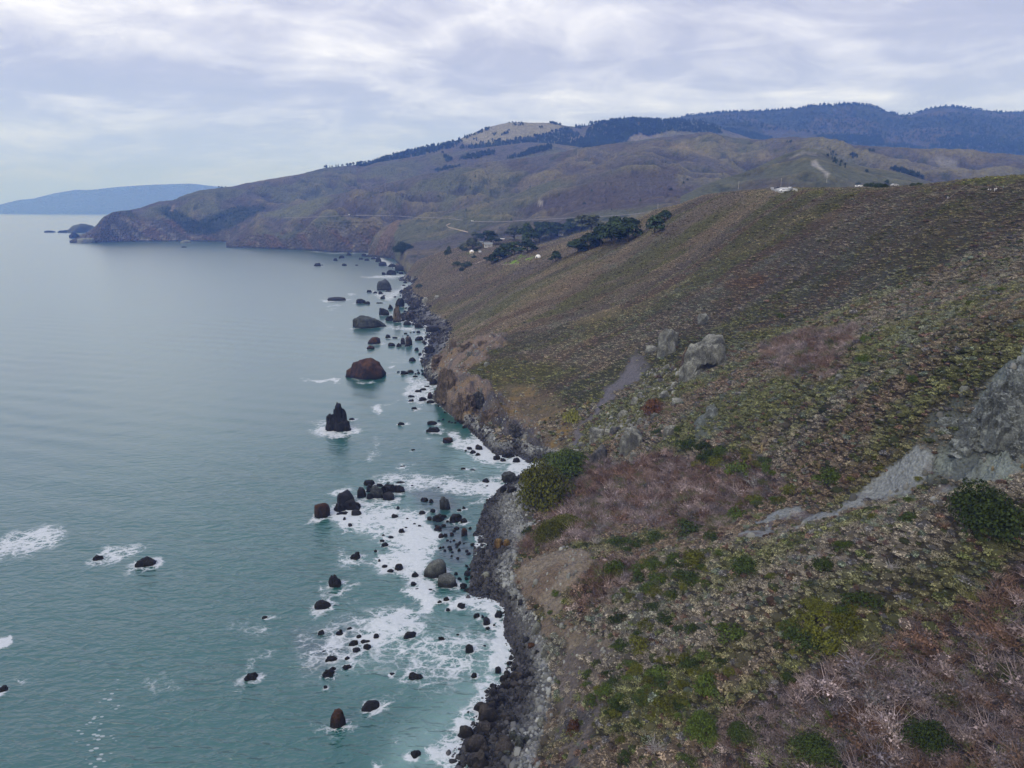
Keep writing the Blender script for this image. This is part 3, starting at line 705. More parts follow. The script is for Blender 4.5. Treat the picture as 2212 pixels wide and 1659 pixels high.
R_('c5', 'black', [(505,396,46,14,"flat black sliver trailing right of the black sea stack"),(885,436,62,28,"small humped black rock alone between sea stack and cove"),(975,633,36,14,"tiny black rock alone in open water below the humped one")])
R_('c5', 'black', [(1130,492,112,42),(1125,436,82,36)], "low dark slab at the mouth of the cove under the bluff", "slabs at the cove mouth")
R_('c5', 'rust', [(1240,573,82,50,"rounded dark brown boulder in the foam at the cove mouth")])
R_('c5', 'black', [(1410,626,40,26),(1485,626,60,46),(1435,659,52,36),(1475,673,46,28),(1380,640,24,16)], "black rock in the small cluster within the cove foam", "cluster in the cove foam")
R_('c5', 'black', [(1710,689,102,50),(1620,706,56,42),(1665,719,56,36),(1770,726,66,46)], "dark rock where the cove foam meets the shore", "rocks at the head of the cove foam")
R_('c5', 'grey', [(1715,882,132,96,"large blocky grey rock between the foam and the olive tree")])
R_('c5', 'black', [(1670,957,62,62),(1735,962,84,64)], "black boulder below the blocky grey rock by the olive tree", "boulders under the blocky grey rock")
R_('c5', 'black', [(1535,876,62,34,"low dark rock alone in the foam left of the blocky grey rock"),(1362,781,46,14),(1435,786,46,12),(895,759,46,12),(1545,910,30,12),(968,908,26,14),(1170,920,20,10)], "black rock barely breaking the water in the middle cove", "rocks barely breaking the middle cove")
R_('c5', 'grey', [(700,1002,112,108,"pale grey angular rock at the heart of the dark rock cluster")])
R_('c5', 'black', [(635,906,88,52),(640,952,62,66),(578,997,86,92),(640,1010,52,52),(780,962,132,82),(867,957,96,72),(790,1017,92,66),(875,886,72,16),(780,889,32,14),(720,910,60,30)], "angular black rock in the dark cluster above the foam field", "dark rock cluster above the foam field")
R_('c5', 'black', [(465,1052,152,122,"large leaning black slab rock at the left end of the dark cluster"),(515,1092,150,90,"wide black rock in front of the leaning slab rock"),(410,1102,92,70),(430,1127,92,26),(540,1132,82,46)], "black rock at the foot of the leaning slab rock", "rocks under the leaning slab")
R_('c5', 'rust', [(272,1152,125,130,"isolated brown-topped rock left of the dark cluster")])
R_('c5', 'black', [(490,1219,32,30),(835,1151,52,36),(858,1084,28,28),(930,1164,26,16),(445,1169,26,26),(888,1269,56,40),(920,1231,22,12),(800,1309,52,26),(755,1373,62,36),(735,1336,42,16),(685,1419,30,26),(1025,1219,30,18),(745,1289,26,14),(715,1490,22,24),(755,1531,42,22),(985,1200,22,10)],
   "small black rock scattered in the broad white foam field", "small rocks in the foam field")
R_('c5', 'black', [(535,1476,92,62,"rounded black rock left of the foam field, circled by foam"),(868,1556,72,56,"black rock with a smaller one at its left, low in the foam field"),(800,1569,52,26,"small black rock left of a larger one, low in the foam field")])
R_('c5', 'grey', [(1220,1087,86,105,"upright dark wedge among low rocks beside the grey beach")])
R_('c5', 'black', [(1060,1031,62,40),(1115,1036,42,36),(1045,1123,56,30),(1170,1181,92,66),(1300,1186,112,76),(1365,1086,32,30),(1330,1101,32,20),(1100,1168,40,30),(1125,1112,44,34),(1215,1150,50,30),(1370,1190,60,40)],
   "dark rock in the rubble around the upright wedge by the beach", "rubble round the upright wedge")
R_('c5', 'rust', [(1165,1251,62,42),(1190,1306,42,40),(1370,1291,46,66),(1275,1291,36,32),(1210,1220,40,22),(1310,1240,44,24),(1330,1410,30,24),(1185,1390,26,20),(1400,1440,40,26),(1220,1410,24,18),(1290,1330,22,14),(1240,1330,22,14)], "brown stone standing in the shallow tide pool by the beach", "stones in the tide pool")
R_('c5', 'grey2', [(1140,1617,185,150,"big rounded grey boulder at the water's edge, largest on the beach")])
R_('c6', 'grey2', [(1240,265,150,105,"grey boulder leaning just below the largest beach boulder")])
R_('c5', 'ochre', [(1635,1386,82,82,"rounded ochre-yellow boulder alone on the grey beach"),(1695,1368,62,60,"smaller ochre boulder touching the rounded ochre one")])
R_('c5', 'pale', [(1530,1612,70,52,"pale angular boulder between the dark beach rubble and the tan bluff")])
R_('c5', 'black', [(990,1606,62,40,"black rock just left of the big rounded grey boulder")])
R_('c6', 'black', [(380,266,112,104,"tall black rock with a notch, upper of two left of the surf"),(278,441,132,82,"black rock with a pointed crest, lower of two left of the surf")])
R_('c6', 'black', [(265,629,52,36),(410,634,62,42),(558,656,46,28),(515,716,76,46),(605,691,76,18),(620,746,62,44),(540,766,66,42),(692,656,46,36),(485,590,44,16)],
   "black rock in the scatter left of the brightest foam patch", "scatter left of the bright foam")
R_('c6', 'black', [(948,663,104,62,"jagged black rock in the middle of the bright foam patch"),(1192,681,62,44,"round black rock right of the jagged one"),(1410,776,66,70,"round black boulder in pale green water near the beach"),(1318,636,22,12),(1525,729,26,22)], "tiny dark rock in the shallows near the beach curve", "tiny rocks in the shallows")
R_('c6', 'black', [(345,836,96,50),(470,826,46,30),(355,906,56,26),(465,899,72,38),(325,956,96,60),(300,1041,30,22),(285,765,30,10),(815,946,40,24)], "black rock in the loose group at the outer edge of the lacy foam", "group at the outer edge of the lacy foam")
R_('c6', 'black', [(992,981,116,62,"jagged black rock with foam on its right, below the lacy foam"),(648,1216,142,76,"wide black rock with a foam trail to its right, near the bottom"),(1000,1586,92,66,"lone black rock in clear green water at the bottom"),(1445,961,50,40,"small black rock in the pale shallows before the shore boulders")])
R_('c6', 'rust', [(395,1352,122,150,"tall brown-faced rock, lowest of the left rocks")])
R_('c6', 'black', [(1630,926,46,52),(1580,1036,42,32),(1660,1061,72,46),(1600,1112,72,62),(1590,1167,56,46),(1650,1162,72,76),(1330,1582,52,36),(1340,1661,72,50),(1510,1130,24,18),(1400,1235,22,14)], "black rock in the surf before the heap of shore boulders", "rocks in the surf before the boulder heap")
R_('c6', 'brownblack', [(1680,1002,82,72,"grey-brown block at the upper tip of the shore boulder heap"),(1780,1012,122,102,"angular dark boulder crowning the upper tip of the boulder heap"),(1495,1227,112,82,"brown boulder at the seaward edge of the boulder heap"),
    (1550,1312,160,150,"great dark brown boulder in the middle of the boulder heap"),(1530,1422,150,120,"dark boulder under the great one in the heap"),(1385,1427,136,96,"brown boulder jutting into the surf, lower half of the heap"),
    (1465,1532,190,130,"large flat-topped brown boulder in the lower heap"),(1480,1680,180,150,"black boulder at the very bottom of the heap")])
R_('c6', 'black', [(1465,501,52,40),(1510,501,26,30),(1540,551,56,56),(1550,586,36,16),(1345,431,66,50),(1245,446,36,26),(1235,376,52,40),(1180,391,42,26),(1600,560,20,12)], "dark boulder in the foam below the big grey boulders", "boulders in foam below the grey pair")
R_('c6', 'moss', [(1635,502,62,62,"dark mossy green boulder where foam meets the rubble beach")])
R_('c6', 'black', [(980,256,46,38),(1005,286,36,14),(1110,290,30,16)], "dark rock in the white wash left of the leaning grey boulder", "rocks in the wash by the grey boulder")
R_('c6', 'pale', [(1930,627,82,86,"pale tan boulder at the foot of the brown bluff"),(2010,802,102,90,"pale green lichen boulder on the dark sand"),(2015,838,46,32,"small pale stone under the pale green boulder"),(1545,196,62,58,"pale angular stone on the dark rubble bank"),(1965,1342,72,80,"blue-grey boulder on the gravel at the bluff foot")])
R_('c6', 'rust', [(1885,731,56,42,"dark red-brown stone on the sand left of the pale green boulder")])
R_('c6', 'black', [(1930,777,44,36,"small black stone beside the pale green boulder")])
R_('c6', 'moss', [(1745,1452,72,92),(1795,1512,82,92),(1850,1470,60,60),(1700,1560,70,50)], "grey-green boulder on the gravel right of the boulder heap", "grey-green boulders by the heap")
R_('c7', 'black', [(945,352,145,66,"dark brown rock alone in open green water, widest on the left"),(640,310,72,36,"black rock awash in a swirl of foam, left of the wide lone rock"),(1715,690,36,20,"tiny rock tip with a splash in open green water"),(1630,1092,86,52,"small black rock alone in lower green water"),(15,1168,90,30,"dark rock awash at the left edge")])
R_('c1', 'pale', [(515,476,100,32,"pale flat rock off the far headland tip"),(1115,475,62,18,"pale low rock in front of the far headland")])
R_('c1', 'black', [(1105,502,30,7,"dark sliver of rock seaward of the pale low rock"),(1470,503,50,8,"dark low reef off the far shore"),(450,446,66,36,"dark pointed rock beside the headland tip arch"),(300,412,72,12,"dark reef rock at the far left end of the low point"),(385,413,66,15,"dark reef rock between the low point and the reef end")])
R_('c1', 'grass', [(500,412,200,52,"low green-topped point reaching out beyond the far headland")])

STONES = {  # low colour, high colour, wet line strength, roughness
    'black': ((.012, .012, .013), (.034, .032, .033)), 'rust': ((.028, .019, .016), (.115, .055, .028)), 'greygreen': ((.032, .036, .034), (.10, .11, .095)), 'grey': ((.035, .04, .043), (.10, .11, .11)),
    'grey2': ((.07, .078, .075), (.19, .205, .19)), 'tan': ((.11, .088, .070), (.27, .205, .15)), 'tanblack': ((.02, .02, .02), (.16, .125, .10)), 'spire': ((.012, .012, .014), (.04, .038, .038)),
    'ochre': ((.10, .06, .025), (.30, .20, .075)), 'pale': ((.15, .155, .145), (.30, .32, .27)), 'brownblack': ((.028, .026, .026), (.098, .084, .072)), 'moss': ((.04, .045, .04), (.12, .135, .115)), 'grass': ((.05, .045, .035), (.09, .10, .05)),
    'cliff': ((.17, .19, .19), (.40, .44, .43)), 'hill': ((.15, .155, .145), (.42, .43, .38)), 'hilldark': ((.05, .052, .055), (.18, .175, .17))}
def stone_mat(key):
    lo, hi = STONES[key]
    m, nt, b = new_mat("stone_" + key)
    geo = nd(nt, 'ShaderNodeNewGeometry'); tcn = nd(nt, 'ShaderNodeTexCoord'); oi = nd(nt, 'ShaderNodeObjectInfo')
    n1 = nd(nt, 'ShaderNodeTexNoise', inp={'Scale': .45, 'Detail': 8.0, 'Roughness': .65}); n2 = nd(nt, 'ShaderNodeTexNoise', inp={'Scale': 2.2, 'Detail': 6.0, 'Roughness': .7})
    nt.links.new(geo.outputs['Position'], n1.inputs['Vector']); nt.links.new(geo.outputs['Position'], n2.inputs['Vector'])
    sp = nd(nt, 'ShaderNodeSeparateXYZ'); nt.links.new(geo.outputs['Normal'], sp.inputs[0])
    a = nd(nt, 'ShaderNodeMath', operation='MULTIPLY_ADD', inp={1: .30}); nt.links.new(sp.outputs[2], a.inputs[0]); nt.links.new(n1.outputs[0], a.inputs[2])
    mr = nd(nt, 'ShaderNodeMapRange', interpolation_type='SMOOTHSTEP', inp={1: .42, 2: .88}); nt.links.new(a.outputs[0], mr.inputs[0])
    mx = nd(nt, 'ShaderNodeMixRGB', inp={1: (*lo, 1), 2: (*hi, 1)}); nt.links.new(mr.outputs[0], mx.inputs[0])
    mr2 = nd(nt, 'ShaderNodeMapRange', inp={1: .3, 2: .7, 3: .5, 4: 1.5}); nt.links.new(n2.outputs[0], mr2.inputs[0])
    v = nd(nt, 'ShaderNodeVectorMath', operation='SCALE'); nt.links.new(mx.outputs[0], v.inputs[0]); nt.links.new(mr2.outputs[0], v.inputs['Scale'])
    last = v.outputs[0]
    vo = nd(nt, 'ShaderNodeTexVoronoi', feature='DISTANCE_TO_EDGE', inp={'Scale': .13}); wv = nd(nt, 'ShaderNodeVectorMath', operation='MULTIPLY_ADD', inp={1: (9, 9, 14)})
    nt.links.new(n2.outputs['Color'], wv.inputs[0]); nt.links.new(geo.outputs['Position'], wv.inputs[2]); nt.links.new(wv.outputs[0], vo.inputs['Vector'])
    cr = nd(nt, 'ShaderNodeMapRange', interpolation_type='SMOOTHSTEP', inp={1: 0.0, 2: .05, 3: .55, 4: 1.0}); nt.links.new(vo.outputs['Distance'], cr.inputs[0])
    v2 = nd(nt, 'ShaderNodeVectorMath', operation='SCALE'); nt.links.new(last, v2.inputs[0]); nt.links.new(cr.outputs[0], v2.inputs['Scale']); last = v2.outputs[0]
    if key not in ('cliff', 'hill', 'hilldark', 'pale', 'ochre'):
        # tide line: weed and wet stone up to about a metre above the water
        p = nd(nt, 'ShaderNodeSeparateXYZ'); nt.links.new(geo.outputs['Position'], p.inputs[0])
        w = nd(nt, 'ShaderNodeMath', operation='MULTIPLY_ADD', inp={1: -1.6}); nt.links.new(n1.outputs[0], w.inputs[0]); nt.links.new(p.outputs[2], w.inputs[2])
        t = nd(nt, 'ShaderNodeMapRange', interpolation_type='SMOOTHSTEP', inp={1: -.3, 2: 1.5, 3: .85, 4: 0.0}); nt.links.new(w.outputs[0], t.inputs[0])
        mm = nd(nt, 'ShaderNodeMixRGB', inp={2: (.013, .012, .012, 1)}); nt.links.new(t.outputs[0], mm.inputs[0]); nt.links.new(last, mm.inputs[1])
        last = mm.outputs[0]
    nt.links.new(last, b.inputs['Base Color'])
    b.inputs['Roughness'].default_value = .62 if key in ('black', 'spire', 'brownblack') else .85
    b.inputs['Specular IOR Level'].default_value = .3
    bp = nd(nt, 'ShaderNodeBump', inp={'Strength': 1.0, 'Distance': 1.2}); hsum = nd(nt, 'ShaderNodeMath', operation='MULTIPLY_ADD', inp={1: .6}); nt.links.new(cr.outputs[0], hsum.inputs[0]); nt.links.new(n2.outputs[0], hsum.inputs[2]); nt.links.new(hsum.outputs[0], bp.inputs['Height']); nt.links.new(bp.outputs[0], b.inputs['Normal'])
    return m
SM = {k: stone_mat(k) for k in STONES}
_ICO = {}
def ico(sub):
    if sub not in _ICO:
        bm = bmesh.new(); bmesh.ops.create_icosphere(bm, subdivisions=sub, radius=1.0)
        _ICO[sub] = (np.array([v.co[:] for v in bm.verts]), np.array([[v.index for v in f.verts] for f in bm.faces])); bm.free()
    return _ICO[sub]
def rock_np(seed, sub=3, angular=.6, rough=.22):
    V, F = ico(sub); r = np.random.default_rng(seed); o = r.uniform(0, 90, 3)
    q = Matrix.Rotation(r.uniform(0, 6.28), 3, Vector(r.normal(size=3)).normalized()); VQ = V @ np.array(q)
    e4 = 2.0 + 1.5 * angular                                            # from round to blocky
    p = V / ((np.abs(VQ) ** e4).sum(1) ** (1 / e4))[:, None] * np.array(r.uniform(.75, 1.25, 3))
    p = p * (1 + .75 * (fbm3(V * 1.3 + o, 3, seed) - .5))[:, None]
    for k in range(int(5 + 9 * angular)):
        n = r.normal(size=3); n[2] = abs(n[2]) * .8; n /= np.linalg.norm(n); d = r.uniform(.62, .92)
        e = np.maximum(p @ n - d, 0); p = p - (e * (.55 + .4 * angular))[:, None] * n
    n0 = V / np.linalg.norm(V, axis=1)[:, None]
    if angular > .8 and sub > 3:                                         # ledges and clefts
        p = p + n0 * ((1 - np.abs(2 * fbm3(p * 2.1 + o * 1.7, 3, seed + 9) - 1) - .72) * .55 * rough / .3 + (1 - np.abs(2 * fbm3(p * 6 + o, 3, seed + 11) - 1) - .72) * .20 * rough / .3)[:, None]
    p = p + n0 * (rough * (fbm3(p * 2.6 + o, (6 if sub > 4 else 4) if sub > 2 else 3, seed + 5) - .5) * 1.5)[:, None]
    p[:, 2] = np.where(p[:, 2] < -.25, -.25 + (p[:, 2] + .25) * .25, p[:, 2])
    zt = p[:, 2].max() * .58; p[:, 2] = np.where(p[:, 2] > zt, zt + (p[:, 2] - zt) * .5, p[:, 2])
    lo, hi = p.min(0), p.max(0)
    p[:, :2] = (p[:, :2] - (lo[:2] + hi[:2]) / 2) / (hi[:2] - lo[:2])      # unit footprint
    p[:, 2] = p[:, 2] / hi[2]                                            # top at 1, foot below 0
    return p, F
_RV = {}
def rock_variant(stone, kind, idx, sub):
    key = (stone, kind, idx, sub)
    if key not in _RV:
        p, F = rock_np(1000 + idx * 7 + (50 if kind == 'round' else 0), sub, .35 if kind == 'round' else .9, .20 if kind == 'round' else .50)
        _RV[key] = mesh_np("rock", p, F, SM[stone], kind == 'round')
    return _RV[key]
ROCK_POS = []
rock_objs = []
ri = 0
for k, bx, by, w, h, stone, lab, grp in ROCKS:
    (pt,), s = c2d(k, [(bx, by)])
    onland = stone in ('pale', 'ochre', 'moss', 'grey2', 'brownblack')
    P, L_ = cast(pt[0], pt[1], None)
    if P is None: continue
    d = P - cam.location
    depth = d.y * math.cos(PITCH) - d.z * math.sin(PITCH)
    m = depth * s * .46293 / 711.0            # metres per copy pixel at that distance
    dl = math.atan2(-d.z, math.hypot(d.x, d.y))
    W = w * m * 1.02; Hm = h * m
    dep = W * (.62 if h < .5 * w else .8)
    if h > w * 1.1: dep = W * .85
    vis = dep * math.sin(dl) * .62
    Z = max((Hm - vis) / math.cos(dl), .30 * W if h > .3 * w else .10 * W, .35)
    if k == 'c1': dep = W * .5; Z = Hm
    fwd = Vector((d.x, d.y, 0)).normalized()
    C = Vector((P.x, P.y, 0)) + fwd * dep * .42
    gz = 0.0
    if L_ is NEARL or L_ is None:
        gz = max(ground_z(C.x, C.y), 0) if math.hypot(C.x, C.y) < 1300 else 0.0
        gz = min(gz, max(P.z, 0) + 1.5)
    px = w * s * .463
    sub = 5 if px > 45 else (4 if px > 26 else 3)
    if px < 8: sub = 2
    kind = 'round' if stone in ('grey2', 'ochre', 'rust', 'greygreen', 'pale', 'grass') else ('round' if ri % 4 == 0 else 'angular')
    if stone == 'spire':
        parts = []
        off = 0; VV = []; FF = []
        for (ox, oy, sx, sy, sz, sd) in [(-.26, .10, .50, .50, .58, 3), (.04, .05, .46, .46, 1.0, 4), (.20, -.10, .62, .55, .40, 5), (.20, .02, .36, .4, .80, 8), (.34, -.16, .36, .4, .22, 6), (-.34, .0, .36, .45, .36, 9), (.02, .0, .60, .5, .50, 12)]:
            p, F = rock_np(400 + sd, 4, .12, .42)
            p = p * np.array([sx, sy, sz]) + np.array([ox, oy, 0]); VV.append(p); FF.append(F + off); off += len(p)
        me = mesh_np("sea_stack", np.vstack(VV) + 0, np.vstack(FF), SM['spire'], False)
        o = obj("sea_stack", me); cat = 'sea stack'
    elif px > 26:
        p, F = rock_np(2000 + ri, sub, .3 if kind == 'round' else .95, .26 if kind == 'round' else .46)
        if stone == 'greygreen': p[:, 2] *= np.clip(1.0 - .45 * (p[:, 0] - .05), .5, 1.15)
        if lab and 'wedge-shaped' in lab: p[:, 2] *= np.clip(1.0 - 1.1 * np.abs(p[:, 0] + .12), .35, 1)
        if stone == 'tan': p[:, :2] *= (1.05 - .45 * np.clip(p[:, 2:3], 0, 1))
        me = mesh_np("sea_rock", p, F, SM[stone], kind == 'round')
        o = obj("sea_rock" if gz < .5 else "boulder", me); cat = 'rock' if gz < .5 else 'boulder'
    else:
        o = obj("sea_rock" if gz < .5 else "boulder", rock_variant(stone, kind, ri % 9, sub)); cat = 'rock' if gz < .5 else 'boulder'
    o.location = (C.x, C.y, gz)
    yaw = math.atan2(fwd.x, fwd.y)
    o.rotation_euler = (0, 0, -yaw + RNG.uniform(-.25, .25) + (math.pi if ri % 2 else 0) * (0 if stone in ('greygreen', 'spire') or (lab and 'wedge-shaped' in lab) else 1))
    o.scale = (W, dep, Z)
    prop(o, lab, cat, grp)
    if gz < .6: ROCK_POS.append((C.x, C.y, W, dep, depth, stone))
    rock_objs.append(o)
    ri += 1

# boulder belts along the foreshore
BELTS = [
 ('brownblack', 34, (1.5, 3.6), [(1015,1659),(1050,1560),(1075,1490),(1110,1455),(1135,1470),(1125,1540),(1100,1600),(1095,1659)], "dark boulder packed in the heap at the bottom of the shore", "boulders in the bottom heap"),
 ('black', 40, (1.0, 2.6), [(960,1235),(1010,1215),(1045,1175),(1075,1200),(1095,1260),(1130,1300),(1165,1345),(1120,1335),(1060,1295),(990,1275)], "dark boulder in the rubble bank right of the big rounded grey boulder", "boulders in the rubble bank"),
 ('black', 26, (.8, 1.7), [(940,1110),(1000,1115),(1030,1150),(1035,1195),(1000,1215),(955,1195),(940,1150)], "small dark stone awash in the tide pool beside the grey beach", "small stones awash in the tide pool"),
 ('brownblack', 30, (1.4, 3.2), [(940,880),(960,890),(1040,915),(1110,940),(1180,975),(1190,990),(1140,980),(1070,950),(1000,930),(945,915)], "brown boulder in the bank curving round the cove under the bluff", "boulders curving round the cove"),
 ('black', 16, (1.6, 3.6), [(880,806),(925,785),(955,815),(945,830),(900,815)], "black boulder on the spit between bluff and rust dome", "boulders on the spit"),
 ('black', 20, (1.8, 4.0), [(905,765),(945,735),(930,705),(960,690),(985,700),(960,750),(940,780),(915,790)], "black boulder on the shore beside the twin stubs' cove", "boulders beside the twin stubs' cove"),
 ('black', 26, (2.0, 5.0), [(835,565),(875,575),(912,600),(890,625),(875,650),(900,680),(880,690),(862,660),(868,630),(885,605),(850,585)], "dark boulder on the far rocky foreshore below the ranch slope", "boulders on the far foreshore"),
]
for stone, n, (s0, s1), poly, lab, grp in BELTS:
    P = np.array(poly); c = 0; tries = 0
    while c < n and tries < 4000:
        tries += 1
        x, y = RNG.uniform(P[:, 0].min(), P[:, 0].max()), RNG.uniform(P[:, 1].min(), P[:, 1].max())
        if inpoly(np.array([x]), np.array([y]), poly, .1)[0] < .5: continue
        p, L_ = cast(x, y)
        if p is None or p.z > 5: continue
        W = s0 + (s1 - s0) * RNG.random() ** 1.8
        o = obj("boulder", rock_variant(stone if RNG.random() < .75 else 'brownblack', 'round' if c % 3 == 0 else 'angular', int(RNG.integers(9)), 2))
        o.location = (p.x, p.y, max(p.z - .1, 0)); o.rotation_euler = (0, 0, RNG.uniform(0, 6.28)); o.scale = (W, W * RNG.uniform(.7, 1), W * RNG.uniform(.35, .62))
        prop(o, lab, 'boulder', grp); c += 1

# ------------------------------------------------------------------ the sea
SA0, SA1, SR0, SR1, SC, SR_ = math.radians(-60), math.radians(20), 60.0, 17500.0, 460, 640
sa = np.linspace(SA0, SA1, SC); sl = np.concatenate([np.linspace(math.log(SR0), math.log(2600), 560), np.linspace(math.log(2600), math.log(SR1), 61)[1:]])
SAg, SLg = np.meshgrid(sa, sl)
SX, SY = np.exp(SLg) * np.sin(SAg), np.exp(SLg) * np.cos(SAg)
SU, SV = project(SX, SY, np.zeros_like(SX))
w1 = (fbm(SX / 11, SY / 11, 4, 401) - .5); w2 = (fbm(SX / 11, SY / 11, 4, 402) - .5)
scw = np.clip(300 / np.exp(SLg), .15, 1.4)
WU2, WV2 = SU + w1 * 46 * scw, SV + w2 * 34 * scw
def foamz(k, pts, st, fe):
    P, s = c2d(k, pts)
    return inpoly(WU2.ravel(), WV2.ravel(), P, fe * 2.2).reshape(SU.shape) * st
FOAM = [
 ('c5', [(640,825),(900,840),(1200,830),(1500,860),(1650,815),(1900,750),(1960,735),(1860,850),(1660,960),(1460,1060),(1380,1070),(1480,1000),(1250,985),(1000,950),(640,870)], .80, 9),
 ('c5', [(1200,470),(1310,480),(1340,560),(1500,490),(1650,590),(1800,630),(1960,725),(1900,830),(1700,810),(1740,740),(1600,730),(1400,660),(1280,590)], .92, 7),
 ('c5', [(560,1010),(760,1030),(850,1075),(1060,1050),(1130,1200),(1150,1380),(1140,1460),(1050,1560),(1100,1680),(900,1660),(720,1560),(620,1480),(780,1380),(700,1290),(450,1210),(330,1110),(340,1060),(480,1000)], .86, 10),
 ('c5', [(800,1150),(1120,1200),(1150,1400),(1050,1540),(850,1480),(860,1330)], 1.0, 10),
 ('c5', [(300,980),(400,920),(520,930),(400,1010)], .7, 6), ('c5', [(140,1200),(230,1150),(330,1160),(300,1210)], .75, 5),
 ('c5', [(200,415),(330,410),(380,470),(490,480),(480,540),(330,565),(220,505)], .85, 7),
 ('c5', [(630,325),(700,285),(850,248),(770,280),(720,345)], .9, 3), ('c5', [(110,78),(300,82),(440,100),(250,107)], 1.0, 1.5), ('c5', [(640,560),(690,545),(690,600),(660,610)], .55, 4), ('c5', [(580,640),(640,620),(720,680),(680,720)], .45, 5),
 ('c5', [(1000,540),(1150,520),(1210,530),(1050,550)], .6, 4), ('c5', [(800,740),(900,730),(1040,760),(960,810),(830,790)], .5, 6), ('c5', [(1250,770),(1400,750),(1540,780),(1400,810)], .55, 6),
 ('c5', [(370,1390),(520,1400),(620,1450),(580,1510),(430,1490)], .72, 7),
 ('c6', [(860,280),(1060,150),(1160,190),(1130,300),(1170,340),(1140,480),(1070,470),(1040,330)], 1.0, 7),
 ('c6', [(420,750),(560,550),(700,450),(850,410),(1030,410),(1100,540),(1030,620),(900,650),(700,710),(560,800)], .84, 12),
 ('c6', [(90,600),(500,530),(1100,560),(1650,620),(1740,800),(1500,910),(1400,1010),(1000,1030),(880,960),(600,910),(300,910),(120,960),(60,800)], .55, 22),
 ('c6', [(1130,330),(1400,320),(1620,400),(1670,520),(1770,600),(1740,700),(1650,660),(1550,570),(1460,450),(1250,380)], .92, 8), ('c6', [(1590,640),(1770,630),(1760,800),(1830,930),(1700,930),(1590,860)], .95, 8),
 ('c6', [(1480,1000),(1650,910),(1810,930),(1720,1080),(1570,1180),(1450,1210),(1490,1300),(1390,1360),(1410,1480),(1410,1680),(1250,1650),(1190,1540),(1300,1400),(1290,1250),(1440,1080)], .86, 10),
 ('c6', [(240,230),(330,270),(450,230),(580,180),(560,240),(400,300),(250,320)], .62, 6), ('c6', [(170,400),(330,350),(480,370),(440,430),(300,480),(170,510)], .56, 6), ('c6', [(560,1230),(720,1200),(820,1110),(890,1140),(740,1240),(620,1290)], .62, 6), ('c6', [(180,1330),(330,1340),(420,1390),(520,1310),(540,1370),(420,1420),(230,1410)], .52, 6), ('c6', [(690,1620),(780,1590),(800,1640),(720,1670)], .7, 4), ('c6', [(310,1430),(430,1430),(370,1475)], .5, 4), ('c6', [(1060,1390),(1170,1350),(1180,1370),(1080,1405)], .6, 3), ('c6', [(830,1500),(900,1480),(920,1500),(850,1520)], .6, 3),
 ('c6', [(870,930),(1000,910),(1160,950),(1130,1020),(1000,1020)], .5, 8),
 ('c7', [(-80,180),(120,125),(300,105),(410,105),(465,150),(385,215),(240,255),(150,295),(-80,330)], .72, 7), ('c7', [(545,330),(600,255),(680,215),(860,200),(1010,200),(890,250),(780,295),(700,335),(580,350)], .60, 5), ('c7', [(-60,820),(50,795),(45,850),(-60,885)], 1.0, 3), ('c7', [(860,345),(1000,350),(940,380)], .6, 3),
 ('c7', [(1680,690),(1780,665),(1785,700),(1720,705)], .7, 3), ('c7', [(1480,740),(1700,720),(1750,800),(1520,820)], .42, 8), ('c7', [(1440,1100),(1560,940),(1720,920),(1740,960),(1600,980),(1560,1060),(1500,1180),(1440,1160)], .46, 6), ('c7', [(120,1080),(240,1070),(190,1130)], .5, 4),
 ('c7', [(880,1090),(1060,1050),(1130,1150),(1000,1160)], .38, 6),
 ('c4', [(480,465),(700,445),(930,445),(1015,490),(900,505),(850,475),(600,480)], .8, 2.5), ('c4', [(560,580),(780,590),(900,515),(960,515),(850,600),(760,690),(640,660)], .65, 3), ('c4', [(365,620),(430,610),(447,622),(380,632)], .9, 1.2), ('c4', [(170,730),(280,722),(285,733),(180,738)], .7, 1), ('c4', [(160,762),(250,755),(250,766),(170,770)], .7, 1), ('c4', [(110,670),(180,660),(360,680),(300,690),(140,688)], .7, 1.5),
 ('c4', [(880,1375),(1170,1385),(1170,1570),(1000,1620),(880,1560)], .70, 6), ('c4', [(715,1262),(780,1248),(805,1272),(740,1284)], .85, 1.5), ('c4', [(740,905),(1060,930),(1010,955),(740,925)], .7, 1.6), ('c4', [(700,1200),(1000,1190),(900,1240),(760,1230)], .45, 5), ('c4', [(980,985),(1060,960),(1090,1000),(1040,1070),(1000,1060)], .6, 3), ('c4', [(160,910),(215,905),(210,918)], .6, 1.2),
 ('c4', [(520,255),(640,245),(690,300),(800,360),(920,380),(1000,480),(880,400),(700,360)], .75, 2.5), ('c4', [(0,235),(90,236),(230,250),(640,240),(640,250),(230,258)], .7, 1.0), ('c4', [(440,1105),(700,1115),(600,1130)], .0, 2), ('c4', [(-300,1175),(-100,1165),(100,1180),(-100,1186)], .32, 2),
]
foam = np.zeros_like(SX)
for k, pts, st, fe in FOAM:
    foam = np.maximum(foam, foamz(k, pts, st, fe))
